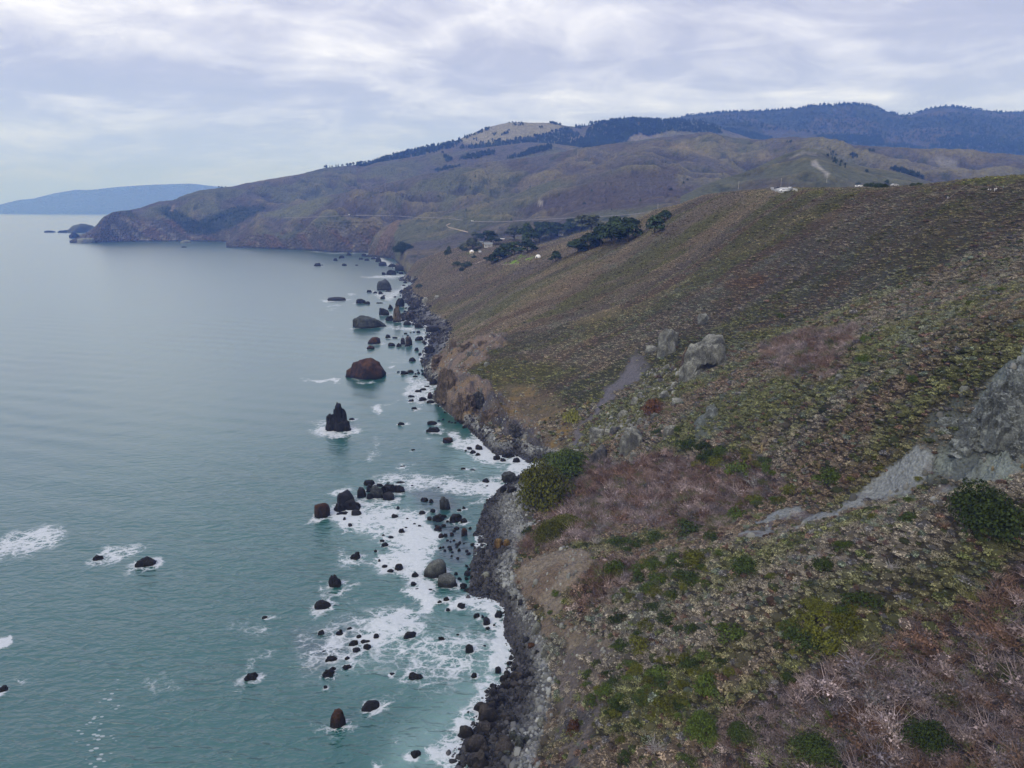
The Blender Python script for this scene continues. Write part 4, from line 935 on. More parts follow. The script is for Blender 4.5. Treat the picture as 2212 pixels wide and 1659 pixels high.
# wash along every shore (where the bottom shelves) and wakes round the rocks
inside = (SAg > AZ0) & (SAg < AZ1) & (SLg > math.log(R0)) & (SLg < math.log(R1))
gz = np.full(SX.shape, -20.0)
gz[inside] = grid_sample(NZ0, SAg[inside], SLg[inside], AZ0, AZ1, math.log(R0), math.log(R1))
foam = np.maximum(foam, sstep(-1.5, -.15, gz + 1.2 * (fbm(SX / 14, SY / 14, 3, 411) - .5)) * .82)
for (rx, ry, W, dep, depth, stone) in ROCK_POS:
    if depth > 2400: continue
    rd = .5 * max(W, dep)
    big = W > 18
    cx, cy = rx + rd * .15, ry - rd * .10
    D = np.hypot((SX - cx) + w1 * 2.4 * rd, (SY - cy) + w2 * 2.4 * rd)
    reach = rd * (1.25 if big else 1.9) + .5
    foam = np.maximum(foam, sstep(reach, rd * .8, D) * (.46 if big else (.66 if depth < 420 else .5)))
milk = np.maximum.reduce([foamz('c6', [(1000,1300),(1350,940),(1500,840),(1580,680),(1700,760),(1700,900),(1500,1100),(1320,1300),(1260,1700),(760,1700),(880,1450)], 1.0, 22), foamz('c5', [(1280,620),(1500,660),(1760,740),(1640,800),(1300,760)], .9, 14), foamz('c5', [(1150,440),(1350,560),(1700,680),(1500,700),(1180,600)], .5, 20),
                          foamz('c6', [(300,560),(1300,420),(1700,620),(1500,900),(900,1000),(200,950)], .5, 40), foamz('c5', [(500,960),(1100,1030),(1140,1480),(800,1660),(400,1250)], .5, 30)])
fleck = foamz('c7', [(640,1100),(800,1090),(790,1260),(720,1350),(740,1500),(710,1700),(550,1700),(460,1450),(430,1380),(590,1270)], 1.0, 16)
deep = foamz('c6', [(80,600),(560,540),(480,760),(300,960),(120,900)], .8, 16)
pool = np.maximum(foamz('c5', [(1120,1160),(1250,1180),(1440,1280),(1460,1400),(1300,1490),(1180,1440),(1140,1300)], 1.0, 5), foamz('c5', [(940,930),(1180,930),(1250,990),(1300,1060),(1150,1110),(1000,1040)], .9, 7))
foam = foam * (1 - pool * .85)
# low swell
amp = sstep(1500, 250, np.exp(SLg))
ph = SY * math.cos(.30) + SX * math.sin(.30)
SZ = amp * (.22 * np.sin(ph / 3.1 + 5 * fbm(SX / 60, SY / 60, 3, 421)) * (fbm(SX / 40, SY / 40, 2, 423)) + .16 * (fbm(SX / 9, SY / 4.2, 3, 425) - .5) * 2) + np.clip(foam - .55, 0, .5) * .5 * (fbm(SX / 2.5, SY / 2.5, 2, 427) - .3) * amp
sea_me = mesh_np("sea", np.stack([SX, SY, SZ], -1).reshape(-1, 3), grid_faces(*SX.shape), None, True, {'chop': (.09 + .91 * sstep(450, 150, np.exp(SLg))).ravel(), 'foam': foam.ravel(), 'milk': milk.ravel(), 'deep': np.maximum(deep, pool).ravel(), 'fleck': fleck.ravel()})
# the rest of the ocean, all round
bm = bmesh.new(); bm.from_mesh(sea_me)
def ring(a0, a1, n, r0, r1):
    rows = []
    for i in range(n + 1):
        a = a0 + (a1 - a0) * i / n
        rows.append((bm.verts.new((math.sin(a) * r0, math.cos(a) * r0, 0)), bm.verts.new((math.sin(a) * r1, math.cos(a) * r1, 0))))
    for i in range(n): bm.faces.new((rows[i][0], rows[i + 1][0], rows[i + 1][1], rows[i][1]))
ring(SA1, SA0 + 2 * math.pi, 40, SR0, SR1)
c = [bm.verts.new((math.sin(a) * SR0, math.cos(a) * SR0, 0)) for a in np.linspace(0, 2 * math.pi, 49)[:-1]]
bm.faces.new(list(reversed(c)))
bm.to_mesh(sea_me); bm.free()

m, nt, b = new_mat("sea_water")
geo = nd(nt, 'ShaderNodeNewGeometry')
af, am, ad = (nd(nt, 'ShaderNodeAttribute', attribute_name=q) for q in ('foam', 'milk', 'deep'))
def N(op, a, b_=None, c_=None, clamp=False):
    n = nd(nt, 'ShaderNodeMath', operation=op, use_clamp=clamp)
    for i, v in enumerate((a, b_, c_)):
        if v is None: continue
        if isinstance(v, (int, float)): n.inputs[i].default_value = v
        else: nt.links.new(v, n.inputs[i])
    return n.outputs[0]
def noise(scale, detail=4.0, rough=.55, dist=0.0, sx=1.0, sy=1.0, rz=0.0):
    mpn = nd(nt, 'ShaderNodeMapping', inp={2: (0, 0, rz), 3: (sx * scale, sy * scale, scale)})
    nt.links.new(geo.outputs['Position'], mpn.inputs[0])
    n = nd(nt, 'ShaderNodeTexNoise', inp={'Scale': 1.0, 'Detail': detail, 'Roughness': rough, 'Distortion': dist})
    nt.links.new(mpn.outputs[0], n.inputs['Vector']); return n.outputs[0], mpn
rz = math.radians(-30)
h1, _ = noise(.30, 3.0, .5, .3, .40, 1.0, rz)
h1 = N('POWER', N('SUBTRACT', 1.0, N('ABSOLUTE', N('MULTIPLY_ADD', h1, 3.2, -1.6)), clamp=True), 1.3)        # wind waves, a few metres long
h2, _ = noise(.75, 3.0, .55, .2, .5, 1.0, math.radians(-14))
h3, _ = noise(.055, 3.0, .5, .2, .35, 1.0, math.radians(-12))
hh = N('ADD', N('MULTIPLY', h1, .62), N('ADD', N('MULTIPLY', h2, .36), N('MULTIPLY', h3, 1.2)))
bp = nd(nt, 'ShaderNodeBump', inp={'Strength': 1.0, 'Distance': .72})
nt.links.new(N('MULTIPLY', hh, nd(nt, 'ShaderNodeAttribute', attribute_name='chop').outputs['Fac']), bp.inputs['Height'])
# lacy foam: ridges of stretched cells thresholded by the amount of foam that is there
def lace(scale, sy, seed):
    warp, _ = noise(scale * .7, 4.0, .6)
    mpn = nd(nt, 'ShaderNodeMapping', inp={1: (seed, seed * 2, 0), 2: (0, 0, rz), 3: (scale, scale * sy, scale)})
    nt.links.new(geo.outputs['Position'], mpn.inputs[0])
    wv = nd(nt, 'ShaderNodeTexNoise', inp={'Scale': 1.3, 'Detail': 4.0, 'Roughness': .6}); nt.links.new(mpn.outputs[0], wv.inputs['Vector'])
    vm = nd(nt, 'ShaderNodeVectorMath', operation='MULTIPLY_ADD', inp={1: (1.7, 1.7, 0)}); nt.links.new(wv.outputs['Color'], vm.inputs[0]); nt.links.new(mpn.outputs[0], vm.inputs[2])
    vo = nd(nt, 'ShaderNodeTexVoronoi', feature='DISTANCE_TO_EDGE', inp={'Scale': 1.0}); nt.links.new(vm.outputs[0], vo.inputs['Vector'])
    return vo.outputs['Distance']
l1, l2 = lace(.23, 1.35, 3.0), lace(.62, 1.3, 9.0)
fn, _ = noise(.16, 6.0, .62, .6)
fn2, _ = noise(.9, 4.0, .6, .3)
net = N('MINIMUM', N('MULTIPLY', l1, 1.0), N('MULTIPLY_ADD', l2, 1.25, .05))
amt = N('ADD', af.outputs['Fac'], N('MULTIPLY', N('SUBTRACT', fn, .5), .95))
amt = N('ADD', amt, N('MULTIPLY', N('SUBTRACT', fn2, .5), .25))
amt = N('MULTIPLY', amt, N('GREATER_THAN', af.outputs['Fac'], .02))
# where there is much foam it closes up, where little only the net shows
thr = N('MULTIPLY', N('POWER', N('MAXIMUM', amt, 0.0), 2.4), .30)
mk = nd(nt, 'ShaderNodeMapRange', interpolation_type='SMOOTHSTEP', inp={1: -.10, 2: .07})
nt.links.new(N('SUBTRACT', thr, net), mk.inputs[0])
fm = N('MULTIPLY', mk.outputs[0], nd(nt, 'ShaderNodeMapRange', inp={1: .12, 2: .55, 3: 0.0, 4: 1.0}).outputs[0])
mrz = nt.nodes[-2] if False else [n for n in nt.nodes if n.bl_idname == 'ShaderNodeMapRange'][-1]
nt.links.new(amt, mrz.inputs[0])
fk = nd(nt, 'ShaderNodeTexVoronoi', inp={'Scale': .75}); fkm = nd(nt, 'ShaderNodeMapping', inp={2: (0, 0, rz), 3: (.7, 1.2, 1)}); nt.links.new(geo.outputs['Position'], fkm.inputs[0]); nt.links.new(fkm.outputs[0], fk.inputs['Vector'])
fka = nd(nt, 'ShaderNodeAttribute', attribute_name='fleck'); fkr = nd(nt, 'ShaderNodeMapRange', interpolation_type='SMOOTHSTEP', inp={1: .04, 2: -.06, 3: 0.0, 4: .6}); nt.links.new(N('SUBTRACT', fk.outputs['Distance'], N('MULTIPLY', N('MULTIPLY', fka.outputs['Fac'], fn), .62)), fkr.inputs[0])
fm = N('MAXIMUM', fm, N('MULTIPLY', fkr.outputs[0], fka.outputs['Fac']))
big, _ = noise(.011, 4.0, .55, .5)
wc = nd(nt, 'ShaderNodeMixRGB', inp={1: (.003, .074, .066, 1), 2: (.006, .108, .086, 1)})
nt.links.new(big, wc.inputs[0])
wc2 = nd(nt, 'ShaderNodeMixRGB', inp={2: (.14, .27, .25, 1)})
nt.links.new(N('MULTIPLY', am.outputs['Fac'], .85), wc2.inputs[0]); nt.links.new(wc.outputs[0], wc2.inputs[1])
wc3 = nd(nt, 'ShaderNodeMixRGB', inp={2: (.03, .055, .075, 1)})
nt.links.new(N('MULTIPLY', ad.outputs['Fac'], .8), wc3.inputs[0]); nt.links.new(wc2.outputs[0], wc3.inputs[1])
nt.links.new(wc3.outputs[0], b.inputs['Base Color'])
b.inputs['Roughness'].default_value = .22
b.inputs['IOR'].default_value = 1.45
b.inputs['Coat Weight'].default_value = .8; b.inputs['Coat IOR'].default_value = 1.9; b.inputs['Coat Roughness'].default_value = .3; nt.links.new(bp.outputs[0], b.inputs['Coat Normal'])
nt.links.new(bp.outputs[0], b.inputs['Normal'])
fb = nd(nt, 'ShaderNodeBsdfDiffuse', inp={0: (.62, .66, .69, 1)})
bp2 = nd(nt, 'ShaderNodeBump', inp={'Strength': .5, 'Distance': .35}); nt.links.new(N('SUBTRACT', fn2, net), bp2.inputs['Height']); nt.links.new(bp2.outputs[0], fb.inputs['Normal'])
ms = nd(nt, 'ShaderNodeMixShader')
nt.links.new(N('MULTIPLY', fm, N('MULTIPLY_ADD', fn2, .5, .62, clamp=True)), ms.inputs[0]); nt.links.new(b.outputs[0], ms.inputs[1]); nt.links.new(fb.outputs[0], ms.inputs[2])
out = [n for n in nt.nodes if n.bl_idname == 'ShaderNodeOutputMaterial'][0]
nt.links.new(ms.outputs[0], out.inputs[0])
sea_me.materials.append(m)
prop(obj("sea", sea_me), kind='structure')

# ------------------------------------------------------------------ vegetation: source shapes
def leaf_cloud(rng, lobes, n, size, tri=False, up=.35):
    """leaf clumps spread over and inside a set of lobes (centre xyz, radius xyz)"""
    L_ = np.array(lobes, float); vol = L_[:, 3] * L_[:, 4] + .02
    pick = rng.choice(len(L_), n, p=vol / vol.sum())
    d = rng.normal(size=(n, 3)); d /= np.linalg.norm(d, axis=1)[:, None]
    d[:, 2] = np.where(d[:, 2] < -.35, -d[:, 2], d[:, 2])
    rad = np.clip(1 - np.abs(rng.normal(0, .20, n)), .35, 1.08)
    c = L_[pick, :3] + d * L_[pick, 3:6] * rad[:, None]
    nrm = d + rng.normal(0, .55, (n, 3)); nrm[:, 2] += up; nrm /= np.linalg.norm(nrm, axis=1)[:, None]
    a = np.cross(nrm, rng.normal(size=(n, 3))); a /= np.linalg.norm(a, axis=1)[:, None] + 1e-9
    b = np.cross(nrm, a)
    s = size * rng.uniform(.6, 1.35, n)[:, None]
    if tri:
        V = np.stack([c + a * s, c - a * s * .6 + b * s * .8, c - a * s * .6 - b * s * .8], 1).reshape(-1, 3)
        F = np.arange(n * 3).reshape(n, 3)
    else:
        V = np.stack([c + a * s, c + b * s * .75 + nrm * s * .15, c - a * s, c - b * s * .75 + nrm * s * .15], 1).reshape(-1, 3)
        F = np.arange(n * 4).reshape(n, 4)
    return V, F
def lobes_dome(rng, n, flat=.8):
    out = [(0, 0, .30 * flat, .62, .62, .50 * flat)]
    for i in range(n):
        a = rng.uniform(0, 6.28); r = rng.uniform(.2, .78); q = rng.uniform(.20, .42)
        out.append((math.cos(a) * r, math.sin(a) * r, rng.uniform(.2, .62) * flat * (1.15 - r), q, q, q * .85))
    return out
def sticks_np(rng, n, spread=1.0, w=.018, h=1.0, fork=2):
    V, F = [], []
    def stick(p, q, r0, r1):
        d = q - p; d /= np.linalg.norm(d) + 1e-9
        a = np.cross(d, rng.normal(size=3)); a /= np.linalg.norm(a) + 1e-9; b = np.cross(d, a); k = len(V)
        for c_, r in ((p, r0), (q, r1)):
            for t in range(3):
                th = t * 2.094; V.append(c_ + (a * math.cos(th) + b * math.sin(th)) * r)
        for t in range(3): F.append((k + t, k + (t + 1) % 3, k + 3 + (t + 1) % 3, k + 3 + t))
    for i in range(n):
        a = rng.uniform(0, 6.28); t = rng.uniform(.1, 1) * spread
        p = np.array([rng.normal(0, .10), rng.normal(0, .10), -.05]); d = np.array([math.cos(a) * t, math.sin(a) * t, h * rng.uniform(.6, 1)])
        q = p + d * rng.uniform(.45, .65); stick(p, q, w, w * .6)
        for j in range(fork):
            e = d * rng.uniform(.3, .55) + rng.normal(0, .20, 3); e[2] = abs(e[2]) * .8
            q2 = q + e; stick(q, q2, w * .6, w * .3)
            q3 = q2 + e * .4 + rng.normal(0, .12, 3); stick(q2, q3, w * .3, w * .12)
    return np.array(V), np.array(F)
def foliage_mat(name, base, var=.45, attr=False, inner_dim=.0):
    m, nt, b = new_mat(name)
    g = nd(nt, 'ShaderNodeNewGeometry'); oi = nd(nt, 'ShaderNodeObjectInfo')
    mr = nd(nt, 'ShaderNodeMapRange', inp={3: 1 - var, 4: 1 + var}); nt.links.new(g.outputs['Random Per Island'], mr.inputs[0])
    mr2 = nd(nt, 'ShaderNodeMapRange', inp={3: .72, 4: 1.3}); nt.links.new(oi.outputs['Random'], mr2.inputs[0])
    mu = nd(nt, 'ShaderNodeMath', operation='MULTIPLY'); nt.links.new(mr.outputs[0], mu.inputs[0]); nt.links.new(mr2.outputs[0], mu.inputs[1])
    v = nd(nt, 'ShaderNodeVectorMath', operation='SCALE', inp={0: base}); nt.links.new(mu.outputs[0], v.inputs['Scale'])
    if attr:
        at = nd(nt, 'ShaderNodeAttribute', attribute_name='tint', attribute_type='INSTANCER'); nt.links.new(at.outputs['Color'], v.inputs[0])
    if inner_dim:
        mr2.inputs[3].default_value, mr2.inputs[4].default_value = .72 * inner_dim, 1.1 * inner_dim
    nt.links.new(v.outputs[0], b.inputs['Base Color']); b.inputs['Roughness'].default_value = .85; b.inputs['Specular IOR Level'].default_value = .15
    return m
M_SCRUB = foliage_mat("scrub_leaves", (.1, .1, .1), .5, True)
M_SCRUB_SHADE = foliage_mat("scrub_inner_shade", (.1, .1, .1), .1, True, .3)  # clump core: leaf tint darkened to stand in for inner shade
M_DARK = foliage_mat("dark_green_leaves", (.036, .054, .014), .55)
M_OLIVE = foliage_mat("olive_leaves", (.092, .098, .018), .5)
M_GREEN = foliage_mat("mid_green_leaves", (.062, .090, .018), .55)
M_YEL = foliage_mat("yellow_green_leaves", (.17, .175, .045), .4)
M_CYP = foliage_mat("cypress_needles", (.034, .054, .024), .5)
M_EUC = foliage_mat("grey_green_leaves", (.085, .098, .056), .45)
M_RED = foliage_mat("red_brown_leaves", (.085, .040, .018), .45)
M_CONE = foliage_mat("conifer_needles", (.022, .036, .022), .35)
M_STRAW = foliage_mat("straw_blades", (.36, .29, .15), .35)
M_BARK = flat_mat("bark", (.075, .062, .05), .9, .4, 6)
M_TWIG = flat_mat("bare_grey_twigs", (.36, .34, .34), .9, .2, 6)
SRC = bpy.data.collections.new("scatter_sources")
def src(name, V, F, mat):
    o = bpy.data.objects.new(name, mesh_np(name, V, F, mat)); SRC.objects.link(o); return o
rs = np.random.default_rng(5)
def sub_collection(name, objs):
    c = bpy.data.collections.new(name)
    for o in objs: c.objects.link(o)
    return c
leafy, twiggy, cones, pebs = [], [], [], []
for i in range(6):
    V, F = leaf_cloud(rs, lobes_dome(rs, 6, .85), 170, .115, True)
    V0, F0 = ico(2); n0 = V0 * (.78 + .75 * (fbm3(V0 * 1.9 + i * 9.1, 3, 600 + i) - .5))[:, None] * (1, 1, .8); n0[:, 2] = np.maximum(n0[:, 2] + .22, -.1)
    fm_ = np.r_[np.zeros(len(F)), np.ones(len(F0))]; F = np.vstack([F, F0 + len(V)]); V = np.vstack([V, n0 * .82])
    o_ = bpy.data.objects.new("leafy_scrub_%d" % i, mesh_np("leafy_scrub", V, F, [M_SCRUB, M_SCRUB_SHADE], False, None, fm_)); SRC.objects.link(o_); leafy.append(o_)
for i in range(5):
    V, F = sticks_np(rs, 22, .95, .027, .95, 2)
    V2, F2 = leaf_cloud(rs, lobes_dome(rs, 5, .95), 60, .085, True)
    a = mesh_np("t", V, F, None); V = np.vstack([V, V2]); tri = np.vstack([F[:, [0, 1, 2]], F[:, [0, 2, 3]], F2 + len(V) - len(V2)])
    twiggy.append(src("twiggy_scrub_%d" % i, V, tri, M_SCRUB))
def cone_np(rng, tiers=5, n=7):
    V, F = [], []
    for t in range(tiers):
        z0 = .10 + .82 * t / tiers; r = .30 * (1 - t / tiers) ** .85 + .02; zt = min(z0 + .36, 1.0 if t < tiers - 1 else 1.06); k = len(V)
        V.append((rng.normal(0, .01), rng.normal(0, .01), zt))
        for j in range(n):
            a = 6.283 * j / n + t * .7 + rng.normal(0, .15); q = r * rng.uniform(.65, 1.25); V.append((math.cos(a) * q, math.sin(a) * q, z0 - rng.uniform(0, .07)))
        for j in range(n): F.append((k, k + 1 + j, k + 1 + (j + 1) % n))
    return np.array(V), np.array(F)
for i in range(5):
    V, F = cone_np(rs); cones.append(src("conifer_%d" % i, V, F, M_CONE))
for i in range(4):
    V, F = leaf_cloud(rs, [(0, 0, .55, .34, .34, .42), (.14, .1, .4, .28, .28, .3), (-.15, -.05, .5, .26, .26, .32)], 110, .11, True); cones.append(src("round_tree_%d" % i, V, F, M_CONE))
M_PEB = foliage_mat("beach_stone", (.12, .12, .12), .0, True)
for i in range(4):
    p, F = rock_np(3000 + i, 2, .6, .2); pebs.append(src("beach_stone_%d" % i, p, F, M_PEB))
C_LEAFY, C_TWIG, C_CONE, C_PEB = (sub_collection(n, o) for n, o in (("leafy_sources", leafy), ("twiggy_sources", twiggy), ("conifer_sources", cones), ("stone_sources", pebs)))
def scatter(name, P, scl, rotz, tint, idx, coll, tilt=None):
    n = len(P)
    me = bpy.data.meshes.new(name); me.vertices.add(n); me.vertices.foreach_set('co', np.asarray(P, np.float32).ravel())
    a = me.attributes.new('scl', 'FLOAT_VECTOR', 'POINT'); a.data.foreach_set('vector', np.asarray(scl, np.float32).ravel())
    r = np.zeros((n, 3), np.float32); r[:, 2] = rotz
    if tilt is not None: r[:, 1] = tilt
    a = me.attributes.new('rot', 'FLOAT_VECTOR', 'POINT'); a.data.foreach_set('vector', r.ravel())
    a = me.attributes.new('idx', 'INT', 'POINT'); a.data.foreach_set('value', np.asarray(idx, np.int32))
    a = me.attributes.new('tint', 'FLOAT_COLOR', 'POINT'); a.data.foreach_set('color', np.hstack([tint, np.ones((n, 1))]).astype(np.float32).ravel())
    o = obj(name, me)
    ng = bpy.data.node_groups.new(name, 'GeometryNodeTree')
    ng.interface.new_socket("Geometry", in_out='INPUT', socket_type='NodeSocketGeometry'); ng.interface.new_socket("Geometry", in_out='OUTPUT', socket_type='NodeSocketGeometry')
    gi, go = ng.nodes.new('NodeGroupInput'), ng.nodes.new('NodeGroupOutput')
    ci = ng.nodes.new('GeometryNodeCollectionInfo'); ci.inputs['Collection'].default_value = coll; ci.inputs['Separate Children'].default_value = True; ci.inputs['Reset Children'].default_value = True
    iop = ng.nodes.new('GeometryNodeInstanceOnPoints'); iop.inputs['Pick Instance'].default_value = True
    def na(nm, t):
        x = ng.nodes.new('GeometryNodeInputNamedAttribute'); x.data_type = t; x.inputs[0].default_value = nm; return x
    s_, r_, i_ = na('scl', 'FLOAT_VECTOR'), na('rot', 'FLOAT_VECTOR'), na('idx', 'INT')
    e2r = ng.nodes.new('FunctionNodeEulerToRotation')
    L_ = ng.links
    L_.new(gi.outputs[0], iop.inputs['Points']); L_.new(ci.outputs[0], iop.inputs['Instance'])
    so = [x for x in s_.outputs if x.enabled][0]; ro = [x for x in r_.outputs if x.enabled][0]; io = [x for x in i_.outputs if x.enabled][0]
    L_.new(so, iop.inputs['Scale']); L_.new(ro, e2r.inputs[0]); L_.new(e2r.outputs[0], iop.inputs['Rotation']); L_.new(io, iop.inputs['Instance Index'])
    L_.new(iop.outputs[0], go.inputs[0])
    md = o.modifiers.new("scatter", 'NODES'); md.node_group = ng
    return prop(o, kind='stuff')

# coastal scrub over the whole hillside
area = np.exp(Ln) ** 2
slope_y = np.gradient(NZ, axis=0)
vis_w = (1 - np.clip(bare * 1.15, 0, 1)) * sstep(3, 6, NZ) * (PU > -60) * (PU < 3400)
dens = np.where(rr < 330, 2.3, np.where(rr < 700, 1.0, .40)) * np.clip(330 / rr, .0, 1) ** .15
wgt = (area * vis_w * dens * (1 - .45 * willow) * (rr > 60) * (1 - green * .5) * (1 - pale * .75)).ravel()

total = min(580000, int(wgt.sum() * ((AZ1 - AZ0) / NC) * ((lrn[1] - lrn[0]))))
pick = RNG.choice(NR * NC, total, p=wgt / wgt.sum())
pa = azn[pick % NC] + RNG.uniform(-.5, .5, total) * (azn[1] - azn[0]); pl = lrn[pick // NC] + RNG.uniform(-.5, .5, total) * (lrn[1] - lrn[0])
def at_grid(G, a, l): return grid_sample(G, a, l, AZ0, AZ1, math.log(R0), math.log(R1))
px_, py_ = np.exp(pl) * np.sin(pa), np.exp(pl) * np.cos(pa); pz_ = at_grid(NZ, pa, pl)
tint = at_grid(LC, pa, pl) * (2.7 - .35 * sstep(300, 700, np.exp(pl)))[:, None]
wl = at_grid(willow, pa, pl); prr = np.exp(pl)
jit = RNG.normal(0, 1, (total, 1)); tint = tint * np.clip(1 + .14 * jit, .6, 1.5)
cls = RNG.random(total)
tint = np.where(((cls < .10) & (wl < .5))[:, None], np.array((.105, .122, .045)) * RNG.uniform(.7, 1.5, (total, 1)), tint)
tint = np.where(((cls > .955))[:, None], np.array((.20, .195, .195)) * RNG.uniform(.7, 1.25, (total, 1)), tint)
tint = np.where(((cls > .88) & (cls < .955))[:, None], np.array((.19, .125, .095)) * RNG.uniform(.7, 1.4, (total, 1)), tint)
tint = np.where(((cls > .82) & (cls < .88) & (wl < .5))[:, None], np.array((.18, .215, .16)) * RNG.uniform(.7, 1.3, (total, 1)), tint)
tint = tint * (1 - .26 * wl)[:, None] * np.where(wl > .4, RNG.uniform(.65, 1.5, total), 1)[:, None]
c2_ = RNG.random(total) + .5 * (fbm(px_ / 7, py_ / 7, 2, 77) - .5)
tint = np.where(((wl > .4) & (c2_ < .17))[:, None], np.array((.145, .092, .068)) * RNG.uniform(.7, 1.3, (total, 1)), tint)
tint = np.where(((wl > .4) & (c2_ > .86))[:, None], np.array((.105, .115, .05)) * RNG.uniform(.7, 1.3, (total, 1)), tint)
tint = np.where(((wl > .4) & (c2_ > .60) & (c2_ < .72))[:, None], np.array((.17, .15, .165)) * RNG.uniform(.7, 1.2, (total, 1)), tint)
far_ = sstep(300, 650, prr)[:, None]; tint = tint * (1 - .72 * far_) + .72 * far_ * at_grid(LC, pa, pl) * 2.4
rad = np.where(prr < 330, RNG.lognormal(-.22, .48, total), np.where(prr < 700, RNG.lognormal(-.22, .38, total), RNG.lognormal(.22, .35, total)))
tw = (RNG.random(total) < (.22 + .70 * wl)) & (prr < 420)
rad = np.clip(rad, .3, 2.2) * (1 + .60 * wl * tw)
sc3 = np.stack([rad, rad * RNG.uniform(.75, 1.2, total), rad * RNG.uniform(.5, .95, total) * (1 + .35 * wl) * np.where(prr < 330, 1, .75)], 1)
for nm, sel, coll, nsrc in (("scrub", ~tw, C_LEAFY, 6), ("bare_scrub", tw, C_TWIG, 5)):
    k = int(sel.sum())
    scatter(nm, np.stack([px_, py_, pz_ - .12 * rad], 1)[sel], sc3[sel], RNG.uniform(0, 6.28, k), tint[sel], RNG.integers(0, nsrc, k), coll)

# stones of the beach, too many to count
wb = (area * beach * (NZ > -.25) * (rr < 520) * (.35 + sstep(.45, .62, fbm(NX / 9, NY / 9, 3, 501))) * (PU > 800)).ravel()
nb_ = 24000
pick = RNG.choice(NR * NC, nb_, p=wb / wb.sum())
pa = azn[pick % NC] + RNG.uniform(-.5, .5, nb_) * (azn[1] - azn[0]); pl = lrn[pick // NC] + RNG.uniform(-.5, .5, nb_) * (lrn[1] - lrn[0])
bx_, by_, bz_ = np.exp(pl) * np.sin(pa), np.exp(pl) * np.cos(pa), at_grid(NZ, pa, pl)
hi = sstep(1.2, 3.2, bz_)[:, None]
s = np.clip(RNG.lognormal(-.85, .55, nb_), .16, 1.7) * (1 + .25 * (prr.mean() > 0))
tb = (np.array((.042, .042, .045)) * (1 - hi) + np.array((.17, .18, .18)) * hi) * RNG.uniform(.4, 1.7, (nb_, 1)) * np.array([1, 1, 1])
scatter("beach_stones", np.stack([bx_, by_, bz_ - .03], 1), np.stack([s, s * RNG.uniform(.7, 1, nb_), s * RNG.uniform(.35, .6, nb_)], 1), RNG.uniform(0, 6.28, nb_), tb, RNG.integers(0, 4, nb_), C_PEB)
wb = (area * sstep(6.5, 4.5, NZ) * (NZ > -1.1) * (rr > 330) * (rr < 1350) * (.25 + sstep(.45, .6, fbm(NX / 25, NY / 25, 3, 511))) * (PU > 780)).ravel() / rr.ravel() ** .8
nb_ = 3600
pick = RNG.choice(NR * NC, nb_, p=wb / wb.sum())
pa = azn[pick % NC] + RNG.uniform(-.5, .5, nb_) * (azn[1] - azn[0]); pl = lrn[pick // NC] + RNG.uniform(-.5, .5, nb_) * (lrn[1] - lrn[0])
s = np.clip(RNG.lognormal(.15, .5, nb_), .5, 4.0) * np.clip(np.exp(pl) / 600, .7, 1.5)
scatter("shore_stones", np.stack([np.exp(pl) * np.sin(pa), np.exp(pl) * np.cos(pa), np.maximum(at_grid(NZ, pa, pl), 0) - .05], 1), np.stack([s, s * .8, s * RNG.uniform(.35, .7, nb_)], 1), RNG.uniform(0, 6.28, nb_), np.array((.034, .033, .034)) * RNG.uniform(.5, 1.9, (nb_, 1)), RNG.integers(0, 4, nb_), C_PEB)
# loose stones under the outcrops and on the bluffs
wb = (area * np.maximum.reduce([zone('c8', [(900,1000),(1200,980),(1250,1120),(1000,1180),(820,1150)], 10), zone('c8', [(1050,760),(1450,700),(1500,880),(1150,930)], 14) * .6, zone('c8', [(1100,650),(1300,560),(1450,660),(1300,720)], 10) * .6, tan_b * .12, cliff * .10, scree * .12, strata * .2, orange * .15]) * (rr < 520)).ravel()
nb_ = 2600
pick = RNG.choice(NR * NC, nb_, p=wb / wb.sum())
pa = azn[pick % NC] + RNG.uniform(-.5, .5, nb_) * (azn[1] - azn[0]); pl = lrn[pick // NC] + RNG.uniform(-.5, .5, nb_) * (lrn[1] - lrn[0])
s = np.clip(RNG.lognormal(-.55, .55, nb_), .2, 2.2)
scatter("loose_stones", np.stack([np.exp(pl) * np.sin(pa), np.exp(pl) * np.cos(pa), at_grid(NZ, pa, pl)], 1), np.stack([s, s * .8, s * RNG.uniform(.4, .75, nb_)], 1), RNG.uniform(0, 6.28, nb_), np.array((.19, .195, .185)) * RNG.uniform(.5, 1.5, (nb_, 1)), RNG.integers(0, 4, nb_), C_PEB)

# far woods
WP, WS, WT = [], [], []
def wood(L_, k, poly, n, h=(11, 20), tint_=(1, 1, 1)):
    P, s = c2d(k, poly); P = np.array(P); c = 0; tries = 0
    while c < n and tries < n * 12:
        tries += 1
        x, y = RNG.uniform(P[:, 0].min(), P[:, 0].max()), RNG.uniform(P[:, 1].min(), P[:, 1].max())
        if inpoly(np.array([x]), np.array([y]), P, .1)[0] < .5: continue
        p, l = cast(x, y, [L_], False)
        if p is None: continue
        h_ = RNG.uniform(*h); WP.append((p.x, p.y, p.z - .6)); WS.append((h_ * RNG.uniform(.8, 1.2), h_ * RNG.uniform(.8, 1.2), h_)); WT.append(tint_); c += 1
def crest_trees(L_, x0, x1, n, h=(10, 20), deep=3.0):
    for i in range(n):
        x = RNG.uniform(x0, x1)
        for t in range(400):                     # walk down from above to the skyline
            y = 225 + t * .8
            p, l = cast(x, y, [L_], False)
            if p is not None: break
        if p is None: continue
        p, l = cast(x, y + RNG.uniform(.1, deep), [L_], False)
        if p is None: continue
        h_ = RNG.uniform(*h); WP.append((p.x, p.y, p.z - .6)); WS.append((h_, h_, h_)); WT.append((1, 1, 1))
